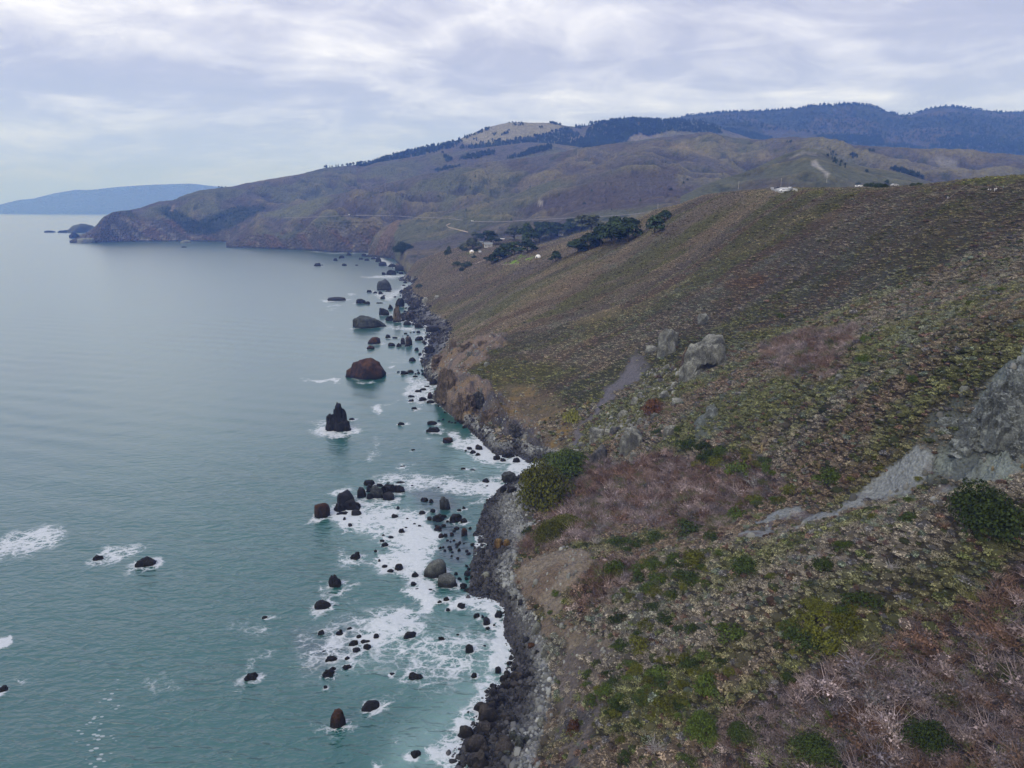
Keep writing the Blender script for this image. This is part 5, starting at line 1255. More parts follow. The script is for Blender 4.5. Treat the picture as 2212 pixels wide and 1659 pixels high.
wood(CST, 'd', [(1238,316),(1262,290),(1300,268),(1345,260),(1395,256),(1440,263),(1470,276),(1400,296),(1378,290),(1330,312),(1290,330)], 900, (14, 24))
wood(CST, 'd', [(770,360),(820,347),(860,335),(924,319),(974,310),(1000,306),(985,318),(930,332),(860,348),(800,362)], 420)
wood(CST, 'd', [(985,322),(1035,312),(1065,304),(1110,304),(1185,290),(1215,278),(1240,285),(1262,300),(1240,322),(1150,325),(1068,325)], 620)
wood(CST, 'd', [(1440,262),(1500,262),(1560,270),(1560,290),(1460,285)], 260)
wood(CST, 'c2', [(930,165),(960,148),(985,155),(960,170),(880,200),(820,225),(830,210)], 50, (8, 14)); wood(CST, 'c2', [(1030,200),(1090,170),(1080,190)], 26, (7, 12)); wood(CST, 'c2', [(985,190),(1015,180),(1000,205)], 12, (7, 11)); wood(CST, 'c2', [(1265,150),(1290,145),(1285,162)], 8, (7, 11)); wood(CST, 'c2', [(870,222),(900,220),(895,234)], 8, (7, 11)); wood(CST, 'c2', [(1330,125),(1390,118),(1420,135),(1380,138)], 40, (9, 15)); wood(CST, 'c2', [(1100,130),(1180,125),(1170,142),(1120,140)], 20, (7, 11))
crest_trees(CST, 700, 760, 16, (10, 16), 1.2); crest_trees(CST, 762, 1010, 130, (9, 17), 2.0); crest_trees(CST, 1240, 1480, 130, (13, 22), 3); crest_trees(CST, 466, 492, 5, (6, 9), 1); crest_trees(CST, 1090, 1150, 8, (7, 12), 1)
wood(CST, 'c2', [(300,350),(345,345),(400,375),(370,410),(320,430),(295,390)], 90, (9, 16)); wood(CST, 'c2', [(290,470),(350,440),(470,420),(440,450),(330,490)], 60, (7, 12))
wood(CST, 'c1', [(940,275),(1010,255),(1180,345),(1420,255),(1640,255),(1560,290),(1420,375),(1240,430),(1130,420),(1040,340)], 420, (4, 8))
wood(SH2, 'c2', [(690,310),(715,310),(745,345),(730,365),(700,345)], 30, (9, 15)); wood(SH2, 'c2', [(780,345),(830,325),(900,305),(1000,295),(1000,315),(880,340)], 130, (9, 15)); wood(SH2, 'c2', [(640,410),(700,390),(830,375),(740,400),(660,418)], 50, (7, 12))
wood(SH2, 'c2', [(1060,340),(1140,320),(1240,280),(1340,260),(1345,285),(1250,305),(1130,335)], 150, (10, 17)); wood(CST, 'c2', [(1330,250),(1440,245),(1560,220),(1800,220),(1800,236),(1500,268),(1360,285)], 260, (10, 18))
wood(SP3, 'c3', [(1400,452),(1430,450),(1590,490),(1610,515),(1560,510)], 60, (8, 13)); wood(SP3, 'c3', [(1160,360),(1210,360),(1215,385),(1170,385)], 14, (6, 10)); wood(SP3, 'c3', [(1260,340),(1320,330),(1310,350)], 10, (5, 8)); wood(SP3, 'c3', [(770,285),(815,285),(810,300)], 8, (5, 8)); wood(SP3, 'c3', [(1030,320),(1100,370),(1060,380)], 10, (5, 8))
wood(KNB, 'c3', [(1030,370),(1080,395),(1160,440),(1120,440),(1060,410)], 16, (4, 7)); wood(KNB, 'c3', [(1240,462),(1275,462),(1275,476)], 4, (4, 6))
for q in range(46):
    x = RNG.uniform(560, 1500); yy = RNG.uniform(380, 520); p, l = cast(x, yy, [SP4, SP3, CST], False)
    if p is not None and p.z > 40: WP.append((p.x, p.y, p.z - .4)); h_ = RNG.uniform(3, 7); WS.append((h_ * 1.5, h_ * 1.5, h_)); WT.append((1, 1, 1))
wood(MTN, 'c3', [(360,215),(500,215),(700,268),(640,280),(400,245)], 300, (12, 20)); wood(MTN, 'c3', [(970,262),(1100,248),(1350,258),(1370,300),(1330,315),(1150,300),(1000,275)], 420, (13, 22)); wood(MTN, 'c3', [(1590,335),(1720,270),(1830,250),(1990,255),(2212,300),(2212,370),(1900,345)], 620, (13, 22)); wood(MTN, 'c3', [(1360,300),(1500,300),(1620,330),(1400,325)], 120, (12, 18))
crest_trees(MTN, 1470, 2212, 420, (11, 20), 3.0)
wood(MTN, 'd', [(1420,268),(1560,252),(1780,242),(1840,238),(1940,258),(2090,242),(2212,250),(2212,320),(1800,295),(1600,275)], 1500, (10, 17))
n = len(WP)
isr = RNG.random(n) < .35
idx = np.where(isr, RNG.integers(5, 9, n), RNG.integers(0, 5, n))
scatter("conifer_woods", np.array(WP), np.array(WS), RNG.uniform(0, 6.28, n), np.array(WT), idx, C_CONE)

# ------------------------------------------------------------------ single shrubs and trees
def tube_np(pts, rad, n=6):
    pts = np.array(pts, float); V, F = [], []
    for i, p in enumerate(pts):
        d = pts[min(i + 1, len(pts) - 1)] - pts[max(i - 1, 0)]; d /= np.linalg.norm(d) + 1e-9
        a = np.cross(d, (0.3, .9, .1)); a /= np.linalg.norm(a); b = np.cross(d, a)
        for t in range(n):
            th = 6.283 * t / n; V.append(p + (a * math.cos(th) + b * math.sin(th)) * rad[i])
    for i in range(len(pts) - 1):
        for t in range(n): F.append((i * n + t, i * n + (t + 1) % n, (i + 1) * n + (t + 1) % n, (i + 1) * n + t))
    return np.array(V), np.array(F)
def join(parts):
    V, F, k = [], [], 0
    for v, f in parts: V.append(v); F.append(f + k); k += len(v)
    return np.vstack(V), np.vstack(F)
def limbs_np(rng, n, top=.55, r=.05, spread=.4):
    parts = [tube_np([(0, 0, -.12), (rng.normal(0, .02), rng.normal(0, .02), top * .5), (rng.normal(0, .05), rng.normal(0, .05), top)], [r, r * .75, r * .35])]
    for i in range(n):
        a = 6.283 * i / n + rng.normal(0, .3); z = top * rng.uniform(.25, .8)
        parts.append(tube_np([(0, 0, z), (math.cos(a) * spread * .5, math.sin(a) * spread * .5, z + .12), (math.cos(a) * spread, math.sin(a) * spread, z + .28)], [r * .5, r * .35, r * .15], 5))
    return join(parts)
VARS = {}
def variant(kind, i, mat):
    key = (kind, i, mat.name)
    if key in VARS: return VARS[key]
    r = np.random.default_rng(hash_s(kind) + i * 13)
    if kind == 'shrub':
        V, F = leaf_cloud(r, lobes_dome(r, 10, .95), 1000, .055); st = limbs_np(r, 6, .3, .035, .45)
    elif kind == 'bigshrub':
        V, F = leaf_cloud(r, lobes_dome(r, 20, 1.0), 5200, .031); st = limbs_np(r, 8, .4, .04, .5)
    elif kind == 'cypress':
        lob = [(0, 0, .50, .42, .42, .40), (0, 0, .78, .26, .26, .22)]
        for j in range(9):
            a = r.uniform(0, 6.28); z = r.uniform(.22, .8); q = (1 - z) * .42 + .08; lob.append((math.cos(a) * q, math.sin(a) * q, z, .20, .20, .13))
        V, F = leaf_cloud(r, lob, 900, .062); st = limbs_np(r, 7, .75, .035, .38)
    elif kind == 'spread':
        lob = []
        for j in range(12):
            a = r.uniform(0, 6.28); q = r.uniform(.05, .36); lob.append((math.cos(a) * q, math.sin(a) * q, r.uniform(.42, .86) - q * .35, r.uniform(.16, .27), r.uniform(.16, .27), r.uniform(.10, .17)))
        V, F = leaf_cloud(r, lob, 900, .058); st = limbs_np(r, 8, .62, .035, .36)
    VARS[key] = (mesh_np("foliage", V, F, mat), mesh_np("stem", st[0], st[1], M_BARK))
    return VARS[key]
def hash_s(s): return sum(ord(c) * (i + 3) for i, c in enumerate(s))
def place(k, bx, by, w, h, layers=None, back=.4):
    (pt,), s = c2d(k, [(bx, by)])
    P, L_ = cast(pt[0], pt[1], layers, False)
    if P is None: return None
    d = P - cam.location; depth = d.y * math.cos(PITCH) - d.z * math.sin(PITCH); m = depth * s * .46293 / 711.0
    dl = math.atan2(-d.z, math.hypot(d.x, d.y)); fwd = Vector((d.x, d.y, 0)).normalized()
    return P, L_, m, dl, fwd
nth = {}
def shrub(k, bx, by, w, h, mat, lab, grp=None, kind='shrub', name='shrub', cat='shrub', layers=None, tall=1.0):
    q = place(k, bx, by, w, h, layers)
    if q is None: return
    P, L_, m, dl, fwd = q
    W = w * m * 1.28; Hm = h * m * 1.1
    dep = W * .9
    Z = max((Hm - dep * .5 * math.sin(dl) * .8) / max(math.cos(dl), .4), W * .46) * 1.15 * tall
    if kind in ('cypress', 'spread'): Z = max(Hm / math.cos(dl) * 1.0, W * .5); dep = W
    C = P + fwd * dep * (.30 if kind in ('shrub', 'bigshrub') else .05)
    if L_ is NEARL: C.z = ground_z(C.x, C.y)
    nth[kind] = nth.get(kind, -1) + 1
    i = nth[kind] % (6 if kind == 'shrub' else 4)
    fm, sm = variant(kind, i, mat)
    e = empty(name, (C.x, C.y, C.z - .04 * Z), RNG.uniform(0, 6.28)); e.scale = (W / 1.75, dep / 1.75, Z / .98) if kind in ('shrub', 'bigshrub') else (W / .95, dep / .95, Z)
    prop(e, lab, cat, grp)
    obj("foliage" if kind in ('shrub', 'bigshrub') else "crown", fm, e); obj("stem" if kind in ('shrub', 'bigshrub') else "trunk", sm, e)
    return e
S = shrub
# by the beach
S('c10', 370, 445, 370, 330, M_OLIVE, "big rounded olive-green tree at the edge of the beach, nearest the surf", None, 'bigshrub', 'coast_tree', 'tree', tall=1.15)
S('c10', 590, 235, 360, 170, M_GREEN, "darker green tree crown behind the big rounded olive tree", None, 'bigshrub', 'coast_tree', 'tree', tall=1.1)
S('c10', 565, 640, 260, 175, M_OLIVE, "olive-green bushy tree below the big rounded one, further inland", None, 'bigshrub', 'coast_tree', 'tree')
S('c10', 450, 715, 210, 200, M_OLIVE, "low olive bush at the bluff edge in front of the bushy tree", None, 'bigshrub', 'coast_tree', 'tree')
S('c10', 285, 665, 85, 90, M_DARK, "small dark shrub at the seaward tip of the olive bushes")
g1 = "dark green shrubs edging the brown willow hollow"; l1 = "dark green shrub on the lower edge of the brown willow hollow"
for q in [(1240,720,150,110),(1120,755,130,90),(970,750,150,70),(1680,710,90,110),(1050,790,90,50)]: S('c10', *q, M_DARK, l1, g1)
S('c10', 1510, 655, 210, 130, M_DARK, "largest dark green shrub on the lower edge of the willow hollow")
g2 = "green shrubs at the upper end of the willow hollow"; l2 = "green shrub along the upper side of the brown willow hollow"
for q in [(1870,530,130,120),(2050,430,110,60),(2180,410,80,60),(1890,235,170,150),(2110,195,90,110),(1680,125,100,90),(1760,70,150,80),(2170,200,60,50)]: S('c10', *q, M_GREEN, l2, g2)
g3 = "green shrubs below the willow hollow"; l3 = "olive-green shrub in the thicket on the foreground spur above the tan bluff"
for q in [(960,980,140,140),(1260,930,120,100),(1400,910,170,110),(1420,1000,70,80),(1285,1055,160,80),(1750,820,70,60),(1650,1050,80,50)]: S('c10', *q, M_GREEN, l3, g3)
S('c10', 1560, 925, 210, 150, M_OLIVE, "broad olive shrub, biggest of the thicket above the tan bluff")
S('c10', 1530, 1060, 200, 80, M_DARK, "long low dark green shrub trailing down the spur")
S('c10', 1960, 960, 200, 60, M_DARK, "narrow dark green shrub streak high on the spur")
g4 = "tiny bright green shrubs on the tan bluff"
for q in [(485,1140,60,55),(560,1200,36,60),(455,1270,46,32)]: S('c10', *q, M_GREEN, "tiny bright green shrub on the bare tan bluff face", g4)
g5 = "dark shrubs on the spur's lower flank"; l5 = "dark olive shrub on the lower flank of the foreground spur above the beach bend"
for q in [(985,1350,130,100),(1255,1260,130,70),(1380,1160,120,60),(1330,1340,150,60),(1200,1390,130,60),(1130,1440,90,60),(1540,1430,100,100),(1450,1400,90,50)]: S('c10', *q, M_DARK if q[0] % 3 else M_OLIVE, l5, g5)
S('c10', 1130, 1565, 190, 130, M_OLIVE, "large round olive shrub above the pale green boulder"); S('c10', 985, 1550, 100, 110, M_DARK, "upright dark shrub left of the large round olive shrub")
S('c10', 1840, 1510, 220, 110, M_GREEN, "green shrub leaning down beside the pale bare patch on the spur"); S('c10', 2150, 1000, 80, 40, M_GREEN, "small green shrub alone high on the spur ridge")
# right-hand slope
S('c11', 1840, 600, 480, 360, M_DARK, "big dark green tree clump on the right slope, tallest in the scrub", None, 'bigshrub', 'coast_tree', 'tree', tall=1.15)
S('c11', 710, 130, 210, 120, M_GREEN, "green shrub with a pale tuft beside it, above the grey scree"); S('c11', 1320, 400, 130, 80, M_DARK, "dark round shrub just below the end of the grey scree")
S('c11', 820, 650, 150, 100, M_GREEN, "green shrub capping a dead branch, mid slope"); S('c11', 650, 810, 140, 150, M_DARK, "very dark round shrub beside a white boulder on the slope")
g6 = "small green shrubs round the grey scree"; l6 = "small green shrub along the edge of the grey scree fan"
for q in [(330,260,90,70),(400,190,120,80),(150,260,120,60),(560,200,90,50),(1215,270,70,50),(1315,250,60,60),(1050,380,90,50),(1050,300,36,36),(560,450,60,40),(870,95,70,40),(1090,30,80,50),(1400,90,60,40),(30,280,70,50)]: S('c11', *q, M_GREEN if q[0] % 2 else M_OLIVE, l6, g6)
S('c11', 80, 820, 160, 70, M_DARK, "dark flat shrub on the spur right of the narrow dark streak"); S('c11', 270, 850, 90, 40, M_OLIVE, "small olive shrub beside the flat dark shrub on the spur")
g7 = "bright green shrubs round the pale rock patch"; l7 = "bright olive shrub in the ring around the pale grey patch"
for q in [(640,1130,150,60),(860,1300,230,100),(820,1200,150,80),(370,1270,130,100),(720,1430,230,80),(560,1300,150,90)]: S('c11', *q, M_OLIVE, l7, g7)
S('c11', 950, 1110, 230, 110, M_DARK, "dark round-topped shrub above the ring of olive shrubs"); S('c11', 610, 1275, 240, 150, M_OLIVE, "largest olive shrub left of the pale grey patch"); S('c11', 550, 1410, 220, 110, M_DARK, "dark green shrub at the bottom of the olive ring")
S('c11', 440, 1450, 80, 60, M_YEL, "small yellow-green shrub below the olive ring"); S('c11', 390, 1650, 100, 90, M_DARK, "round dark shrub alone in the purple twigs"); S('c11', 1800, 1030, 100, 80, M_YEL, "yellowish bush alone on the dark purple slope"); S('c11', 1000, 1495, 60, 40, M_YEL, "tiny yellow-green bush in the purple twigs")
# bottom of the picture
g8 = "green shrubs on the slope above the gravel beach"; l8 = "green shrub in the dense patch on the slope above the gravel beach"
for q in [(690,560,90,70),(1130,530,130,60),(1350,600,190,110),(1600,540,200,120),(780,760,90,70),(960,800,110,80),(900,860,120,70),(1170,800,130,80),(1250,970,90,70),(920,940,110,70),(1490,810,110,80),(980,1190,90,90),(1900,480,110,80),(1740,430,130,70),(1500,960,80,70),(1050,620,100,60),(1120,1010,90,60)]: S('c12', *q, (M_GREEN, M_DARK, M_OLIVE)[q[0] % 3], l8, g8)
S('c12', 1330, 690, 180, 120, M_DARK, "darkest broad shrub in the middle of the slope above the gravel"); S('c12', 1740, 760, 200, 190, M_GREEN, "upright green shrub at the right end of the dense patch"); S('c12', 1400, 900, 200, 100, M_OLIVE, "wide olive shrub at the lower end of the dense patch")
S('c12', 1690, 1190, 280, 280, M_GREEN, "tall green shrub mass near the bottom edge", None, 'bigshrub'); S('c12', 2040, 1190, 240, 200, M_DARK, "dark green shrub mass right of the tall green one", None, 'bigshrub'); S('c12', 1810, 1180, 100, 80, M_YEL, "yellow-green bush between the two big shrub masses")
S('c12', 1020, 1345, 135, 115, M_DARK, "neat round dark green shrub at the bottom edge above the gravel"); S('c12', 1600, 1385, 150, 80, M_GREEN, "green shrub cut by the bottom edge"); S('c12', 550, 1085, 130, 130, M_RED, "rust-red bush alone on the dirt slope above the gravel")
S('c13', 480, 1290, 330, 200, M_DARK, "very dark shrub at the bottom edge below the straw tussock", None, 'bigshrub'); S('c13', 1400, 1230, 320, 310, M_DARK, "big dark green bush near the lower right corner", None, 'bigshrub')
g9 = "small green bushes in the purple twigs"; l9 = "small green bush among purple-grey twigs near the bottom right"
for q in [(575,890,70,80),(790,1050,100,90),(880,1260,90,80),(245,570,100,80),(270,1090,50,46),(1005,1100,46,66),(20,900,60,60),(2070,600,90,60),(1950,1280,90,70)]: S('c13', *q, M_GREEN if q[0] % 2 else M_DARK, l9, g9)
# hillside above
g10 = "green shrubs dotted over the upper slope"; l10 = "solitary green shrub dotted on the upper scrub slope"
for q in [(985,430,90,55),(990,590,110,75),(1345,760,90,70),(325,250,70,40),(1260,520,60,40),(2030,40,70,40),(1460,180,60,40),(1790,150,80,40)]: S('c9', *q, M_GREEN, l10, g10)
g11 = "green shrubs by the grey boulders"
for q in [(1520,1285,160,90),(1650,1390,120,140),(1720,1370,100,90),(1435,1130,60,60),(1280,1140,60,40),(1960,1340,90,50)]: S('c8', *q, M_GREEN if q[0] % 2 else M_DARK, "green shrub between the grey boulders and the willow hollow", g11)
S('c8', 620, 1080, 110, 140, M_YEL, "golden-yellow bush on the steep slope above the cove"); S('c8', 1260, 985, 190, 110, M_RED, "red-brown bush below the cave outcrop")
# more of the green shrubs that stand in patches over the foreground slope
def patch(k, poly, n, size, lab, grp):
    P = np.array(poly); c = 0; t = 0
    while c < n and t < 4000:
        t += 1
        x, y = RNG.uniform(P[:, 0].min(), P[:, 0].max()), RNG.uniform(P[:, 1].min(), P[:, 1].max())
        if inpoly(np.array([x]), np.array([y]), poly, .1)[0] < .5: continue
        w = size * RNG.uniform(.6, 1.5); S(k, x, y, w, w * RNG.uniform(.5, .85), (M_GREEN, M_OLIVE, M_DARK, M_OLIVE)[c % 4], lab, grp); c += 1
patch('c12', [(650,520),(1000,480),(1500,420),(1900,420),(2050,560),(1850,760),(1500,1000),(1000,960),(700,860)], 46, 95, "green shrub crowded into the thicket above the gravel beach", "thicket above the gravel beach")
patch('c10', [(900,900),(1200,860),(1700,820),(1700,1000),(1450,1150),(1150,1250),(950,1150)], 26, 85, "olive shrub in the mixed scrub between willow hollow and beach bend", "scrub between hollow and beach bend")
patch('c11', [(380,1100),(700,1050),(1000,1120),(950,1280),(500,1440),(350,1330)], 16, 110, "olive shrub of the green belt round the pale slab", "green belt round the pale slab")
patch('c8', [(1450,1230),(1750,1300),(2100,1330),(2150,1450),(1800,1500),(1550,1400)], 12, 90, "green shrub at the head of the brown willow hollow", "shrubs at the head of the hollow")
# ranch trees (two copies of the picture: c2 wide, k close)
def T(k, x, y, w, h, mat, lab, grp=None, kind='cypress', layers=None, name='cypress_tree', cat='tree'): S(k, x, y, w, h, mat, lab, grp, kind, name, cat, layers)
gs = "cypress row on the open slope"; ls = "dark cypress in the slanting row on the open slope"
for q in [(1500,906,110,80),(1570,888,120,95),(1640,868,120,125),(1800,842,140,140)]: T('c2', *q, M_CYP, ls, gs)
T('c2', 1720, 856, 130, 160, M_CYP, "tallest cypress of the slanting row on the open slope"); T('c2', 1722, 775, 95, 85, M_CYP, "wide-topped cypress standing just behind the slanting row", None, 'spread')
T('c2', 1962, 786, 105, 100, M_CYP, "larger of two dark trees right of the cypress row"); T('c2', 2020, 716, 70, 66, M_CYP, "smaller upper one of two dark trees right of the cypress row"); T('c2', 1368, 957, 58, 62, M_CYP, "single round dark tree right of the white dome")
gl = "cypresses below the ranch"; ll = "dark spreading cypress in the clump left of the white dome"
for q in [(555,800,170,90),(640,765,180,190),(750,725,190,210),(860,680,170,190),(920,665,110,90)]: T('k', *q, M_CYP, ll, gl, 'spread')
T('k', 1040, 645, 190, 170, M_CYP, "right-most cypress of the clump left of the white dome")
gu = "tall trees in the ranch shelter belt"; lu = "tall dark tree in the shelter belt behind the ranch slope"
for q in [(1050,540,210,300),(1200,520,220,300),(1350,470,200,250),(1440,430,140,190),(1600,400,190,220)]: T('k', *q, M_CYP, lu, gu, 'spread', [SP4, NEARL])
T('k', 1900, 350, 310, 220, M_EUC, "broad olive-grey tree at the right end of the shelter belt", None, 'spread', [SP4, NEARL]); T('k', 1740, 380, 190, 220, M_EUC, "olive-grey tree left of the broad one in the shelter belt", None, 'spread', [SP4, NEARL])
T('k', 850, 490, 220, 200, M_EUC, "olive-grey round tree left of the tall dark shelter belt", None, 'spread', [SP4, NEARL]); T('k', 300, 605, 210, 165, M_EUC, "olive-grey tree behind the small round yurt", None, 'spread', [SP4, NEARL])
T('k', 550, 545, 200, 200, M_CYP, "big dark round tree behind the white ranch house", None, 'spread', [SP4, NEARL]); T('k', 420, 490, 110, 110, M_CYP, "smaller dark tree left of the big round one by the ranch house", None, 'spread', [SP4, NEARL]); T('k', 330, 470, 90, 110, M_EUC, "slim grey-green tree above the yurt trees", None, 'spread', [SP4, NEARL])
gd = "dark bushes round the yurt"
for q in [(200,625,90,60),(150,605,60,60),(350,630,70,40)]: S('k', *q, M_CYP, "small dark bush beside the yurt trees", gd, layers=[SP4, NEARL])
S('k', 90, 832, 120, 75, M_CYP, "dark round bush, left of a pair below the yurt"); S('k', 230, 852, 130, 92, M_CYP, "dark round bush, right of a pair below the yurt"); S('k', 150, 905, 80, 66, M_CYP, "small dark bush in front of the pair below the yurt"); S('k', 320, 725, 60, 48, M_CYP, "small dark bush on the slope between yurt and cypress clump")
S('c2', 725, 915, 40, 56, M_CYP, "dark upright bush alone left of the ranch trees", layers=[SP4, NEARL]); S('c2', 452, 908, 130, 72, M_CYP, "dark wind-leaned thicket on the coastal slope beyond the ranch", kind='bigshrub', layers=[SP4])
S('c4', 1010, 570, 60, 45, M_CYP, "dark bush at the brink above the far foreshore")
gh = "dark hedge bushes by the road on the ridge"
for q in [(910,196,60,40),(950,198,70,46),(1000,199,70,44),(1050,200,60,38),(1290,186,50,16),(1330,180,50,18),(830,172,40,14)]: S('m', *q, M_CYP, "dark bush in the hedge beside the ridge road", gh, layers=[NEARL, KNB])
S('m', 1072, 170, 34, 40, M_CYP, "small dark tree top standing above the ridge road hedge", kind='spread', name='roadside_tree', cat='tree', layers=[NEARL, KNB])
# bare dead shrubs, tussocks
dv = []
for i in range(3):
    V, F = sticks_np(np.random.default_rng(60 + i), 26, .8, .022, 1.0, 3); dv.append(mesh_np("dead_shrub", V, F, M_TWIG))
def dead(k, x, y, w, h, lab, i=0, grp=None):
    q = place(k, x, y, w, h)
    if not q: return
    P, L_, m, dl, fwd = q
    o = obj("dead_shrub", dv[i % 3], None, (P.x, P.y, P.z)); o.scale = (w * m * .5, w * m * .5, max(h * m * .7, .8)); o.rotation_euler = (0, 0, RNG.uniform(0, 6)); prop(o, lab, 'dead shrub', grp)
dead('c10', 800, 735, 95, 130, "bleached upright dead shrub at the near edge of the willow hollow", 0); dead('c10', 400, 690, 150, 110, "grey leafless shrub in front of the olive bushes by the beach", 1); dead('c10', 1510, 970, 100, 60, "white bare shrub right under the broad olive shrub", 2); dead('c10', 1050, 760, 70, 45, "curled white dead branches before the dark shrub row", 1)
dead('c11', 1185, 765, 130, 100, "pale spiky dead shrub in the middle of the right slope", 0); dead('c11', 1580, 1530, 90, 120, "white bare shrub standing in purple twigs, upper of two", 1); dead('c11', 1780, 1600, 110, 90, "white bare shrub standing in purple twigs, lower of two", 2); dead('c11', 790, 690, 90, 50, "dead branches hanging under the green capped shrub", 2); dead('c12', 1280, 1240, 220, 160, "wide grey tangle of dead branches near the bottom edge", 0); dead('c11', 1290, 520, 70, 60, "thin pale dead shrub below the dark round shrub", 1); dead('c11', 440, 350, 150, 60, "brown tangle of dead branches above the scree end", 2)
tv = []
for i in range(2):
    r = np.random.default_rng(80 + i); V, F = [], []
    for j in range(110):
        a = r.uniform(0, 6.28); t = abs(r.normal(0, .55)); l = r.uniform(.6, 1.1); d = np.array([math.sin(t) * math.cos(a), math.sin(t) * math.sin(a), math.cos(t)]) * l
        sd = np.array([-math.sin(a), math.cos(a), 0]) * .028; mid = d * .6 + np.array([0, 0, .05]); k = len(V); V += [sd, -sd, mid - sd * .8, mid + sd * .8, d - np.array([0, 0, t * .25])]; F += [(k, k + 1, k + 2), (k, k + 2, k + 3), (k + 3, k + 2, k + 4)]
    tv.append(mesh_np("grass_tussock", np.array(V), np.array(F), M_STRAW))
def tuss(k, x, y, w, h, lab, i=0, grp=None):
    q = place(k, x, y, w, h)
    if not q: return
    P, L_, m, dl, fwd = q
    o = obj("grass_tussock", tv[i % 2], None, (P.x, P.y, P.z)); o.scale = (w * m * .55, w * m * .55, max(h * m * .75, .8)); o.rotation_euler = (0, 0, RNG.uniform(0, 6)); prop(o, lab, 'grass tussock', grp)
tuss('c13', 360, 1010, 190, 130, "large straw-coloured spiky tussock near the bottom edge"); tuss('c13', 2180, 1080, 110, 100, "straw tussock cut by the right edge", 1); tuss('c13', 1990, 1290, 100, 100, "straw-and-green tussock in the bottom right corner"); tuss('c13', 270, 1080, 60, 60, "small yellow tussock beneath the large spiky one", 1)
tuss('c11', 1155, 1095, 44, 90, "slim pampas tuft with two plumes on the right slope", 1); tuss('c11', 2140, 990, 60, 60, "thin straw tuft at the right side of the purple slope")
tuss('c8', 2080, 1295, 90, 130, "tall golden pampas tuft, upper right of a pair", 0); tuss('c8', 1990, 1345, 90, 90, "golden pampas tuft, lower left of a pair", 1); tuss('c9', 625, 1410, 90, 70, "brown straw tuft above the green shrub near the scree", 0); tuss('c9', 1965, 1420, 60, 60, "yellow tuft at the foot of the grey cliff", 1); tuss('c9', 2195, 1400, 60, 60, "brown tuft at the cliff foot by the right edge", 0); tuss('c8', 740, 910, 60, 60, "small golden tuft on the slope beside the purple scree chute", 1)

# ------------------------------------------------------------------ rocks on the hillside
def outcrop(k, x, y, w, h, lab, seed, stone='hill', cave=False, rough=.34, name='rock_outcrop', cat='rock outcrop', ang=.8, grp=None, sub=4, sink=.12):
    q = place(k, x, y, w, h)
    if not q: return
    P, L_, m, dl, fwd = q
    W, Hm = w * m * 1.2, h * m * 1.15
    p, F = rock_np(seed, sub, ang, rough)
    yaw = -math.atan2(fwd.x, fwd.y)
    if cave:
        c = np.array([.14, -.44, .22]); e = p - c; dd = np.linalg.norm(e / np.array([.30, .36, .20]), axis=1) * (.7 + .6 * fbm3(p * 4, 3, 21)) + .55 * np.abs(e[:, 2] + .5 * e[:, 0])
        p = p + np.array([0, 1, 0.05]) * (np.clip(1 - dd, 0, 1) ** .6 * .30)[:, None]
        p += .02 * np.stack([fbm3(p * 9, 3, 7) - .5] * 3, 1)
    me = mesh_np(name, p, F, SM[stone], False)
    o = obj(name, me); dep = W * .8
    Z = max(Hm / math.cos(dl) - dep * .15, W * .4)
    C = P + fwd * dep * .36
    o.location = (C.x, C.y, ground_z(C.x, C.y) - Z * sink); o.rotation_euler = (0, 0, yaw); o.scale = (W, dep, Z)
    return prop(o, lab, cat, grp)
outcrop('c8', 1630, 665, 330, 350, "great grey rock outcrop with a dark cave mouth in its face", 7001, 'hill', True, sub=5, ang=.6, sink=.2)
outcrop('c8', 1370, 515, 175, 180, "rounded grey outcrop just left of the cave outcrop", 7002)
outcrop('c8', 1635, 285, 90, 70, "small jagged rock crown above the cave outcrop", 7003, sub=3)
outcrop('c8', 1240, 505, 90, 46, "low grey rock at the head of the purple scree chute", 7004, name='boulder', cat='boulder', sub=3)
outcrop('c8', 1480, 640, 60, 170, "narrow orange-stained slab at the left wall of the cave", 7005, 'tan', sub=3)
outcrop('c8', 1075, 1290, 190, 190, "big grey square boulder above the willow hollow", 7006, name='boulder', cat='boulder')
outcrop('c8', 820, 1370, 145, 140, "dark grey pointed boulder at the left of the hollow's head", 7007, 'hilldark', name='boulder', cat='boulder')
outcrop('c8', 830, 1185, 130, 95, "grey rock with grass on top, left of the square boulder", 7008, name='boulder', cat='boulder')
outcrop('c8', 950, 1140, 90, 60, "leaning dark grey slab in the stone field", 7009, 'hilldark', name='boulder', cat='boulder', sub=3)
outcrop('c8', 1380, 1165, 95, 95, "grey-brown blocky rock right of the square boulder", 7010, name='boulder', cat='boulder', sub=3)
outcrop('c8', 1100, 1340, 70, 60, "pale block under the big square boulder", 7011, name='boulder', cat='boulder', sub=3)
gb = "grey stones strewn below the cave outcrop"; lb = "grey stone strewn on the slope below the cave outcrop"
for i, q in enumerate([(1110,910,70,50),(1410,780,60,44),(1340,860,90,50),(1440,905,90,32),(1020,1010,90,60),(1150,1050,60,40),(1260,1010,60,34),(1200,1090,50,30),(1060,1060,50,36),(1000,1080,50,30),(900,1140,50,40),(650,1300,70,44),(700,1230,60,30),(1350,640,60,40),(1400,630,26,20),(1150,840,40,26)]):
    outcrop('c8', *q, lb, 7020 + i, name='boulder', cat='boulder', grp=gb, sub=2, sink=.05)
outcrop('c9', 955, 808, 56, 50, "pale pointed boulder alone in the scrub of the right slope", 7050, 'pale', name='boulder', cat='boulder', sub=3)
outcrop('c9', 1520, 850, 56, 32, "small white stone above the grey scree slope", 7051, 'pale', name='boulder', cat='boulder', sub=2); outcrop('c9', 1750, 845, 70, 56, "pale boulder near the upper edge of the grey cliff", 7052, 'pale', name='boulder', cat='boulder', sub=3)
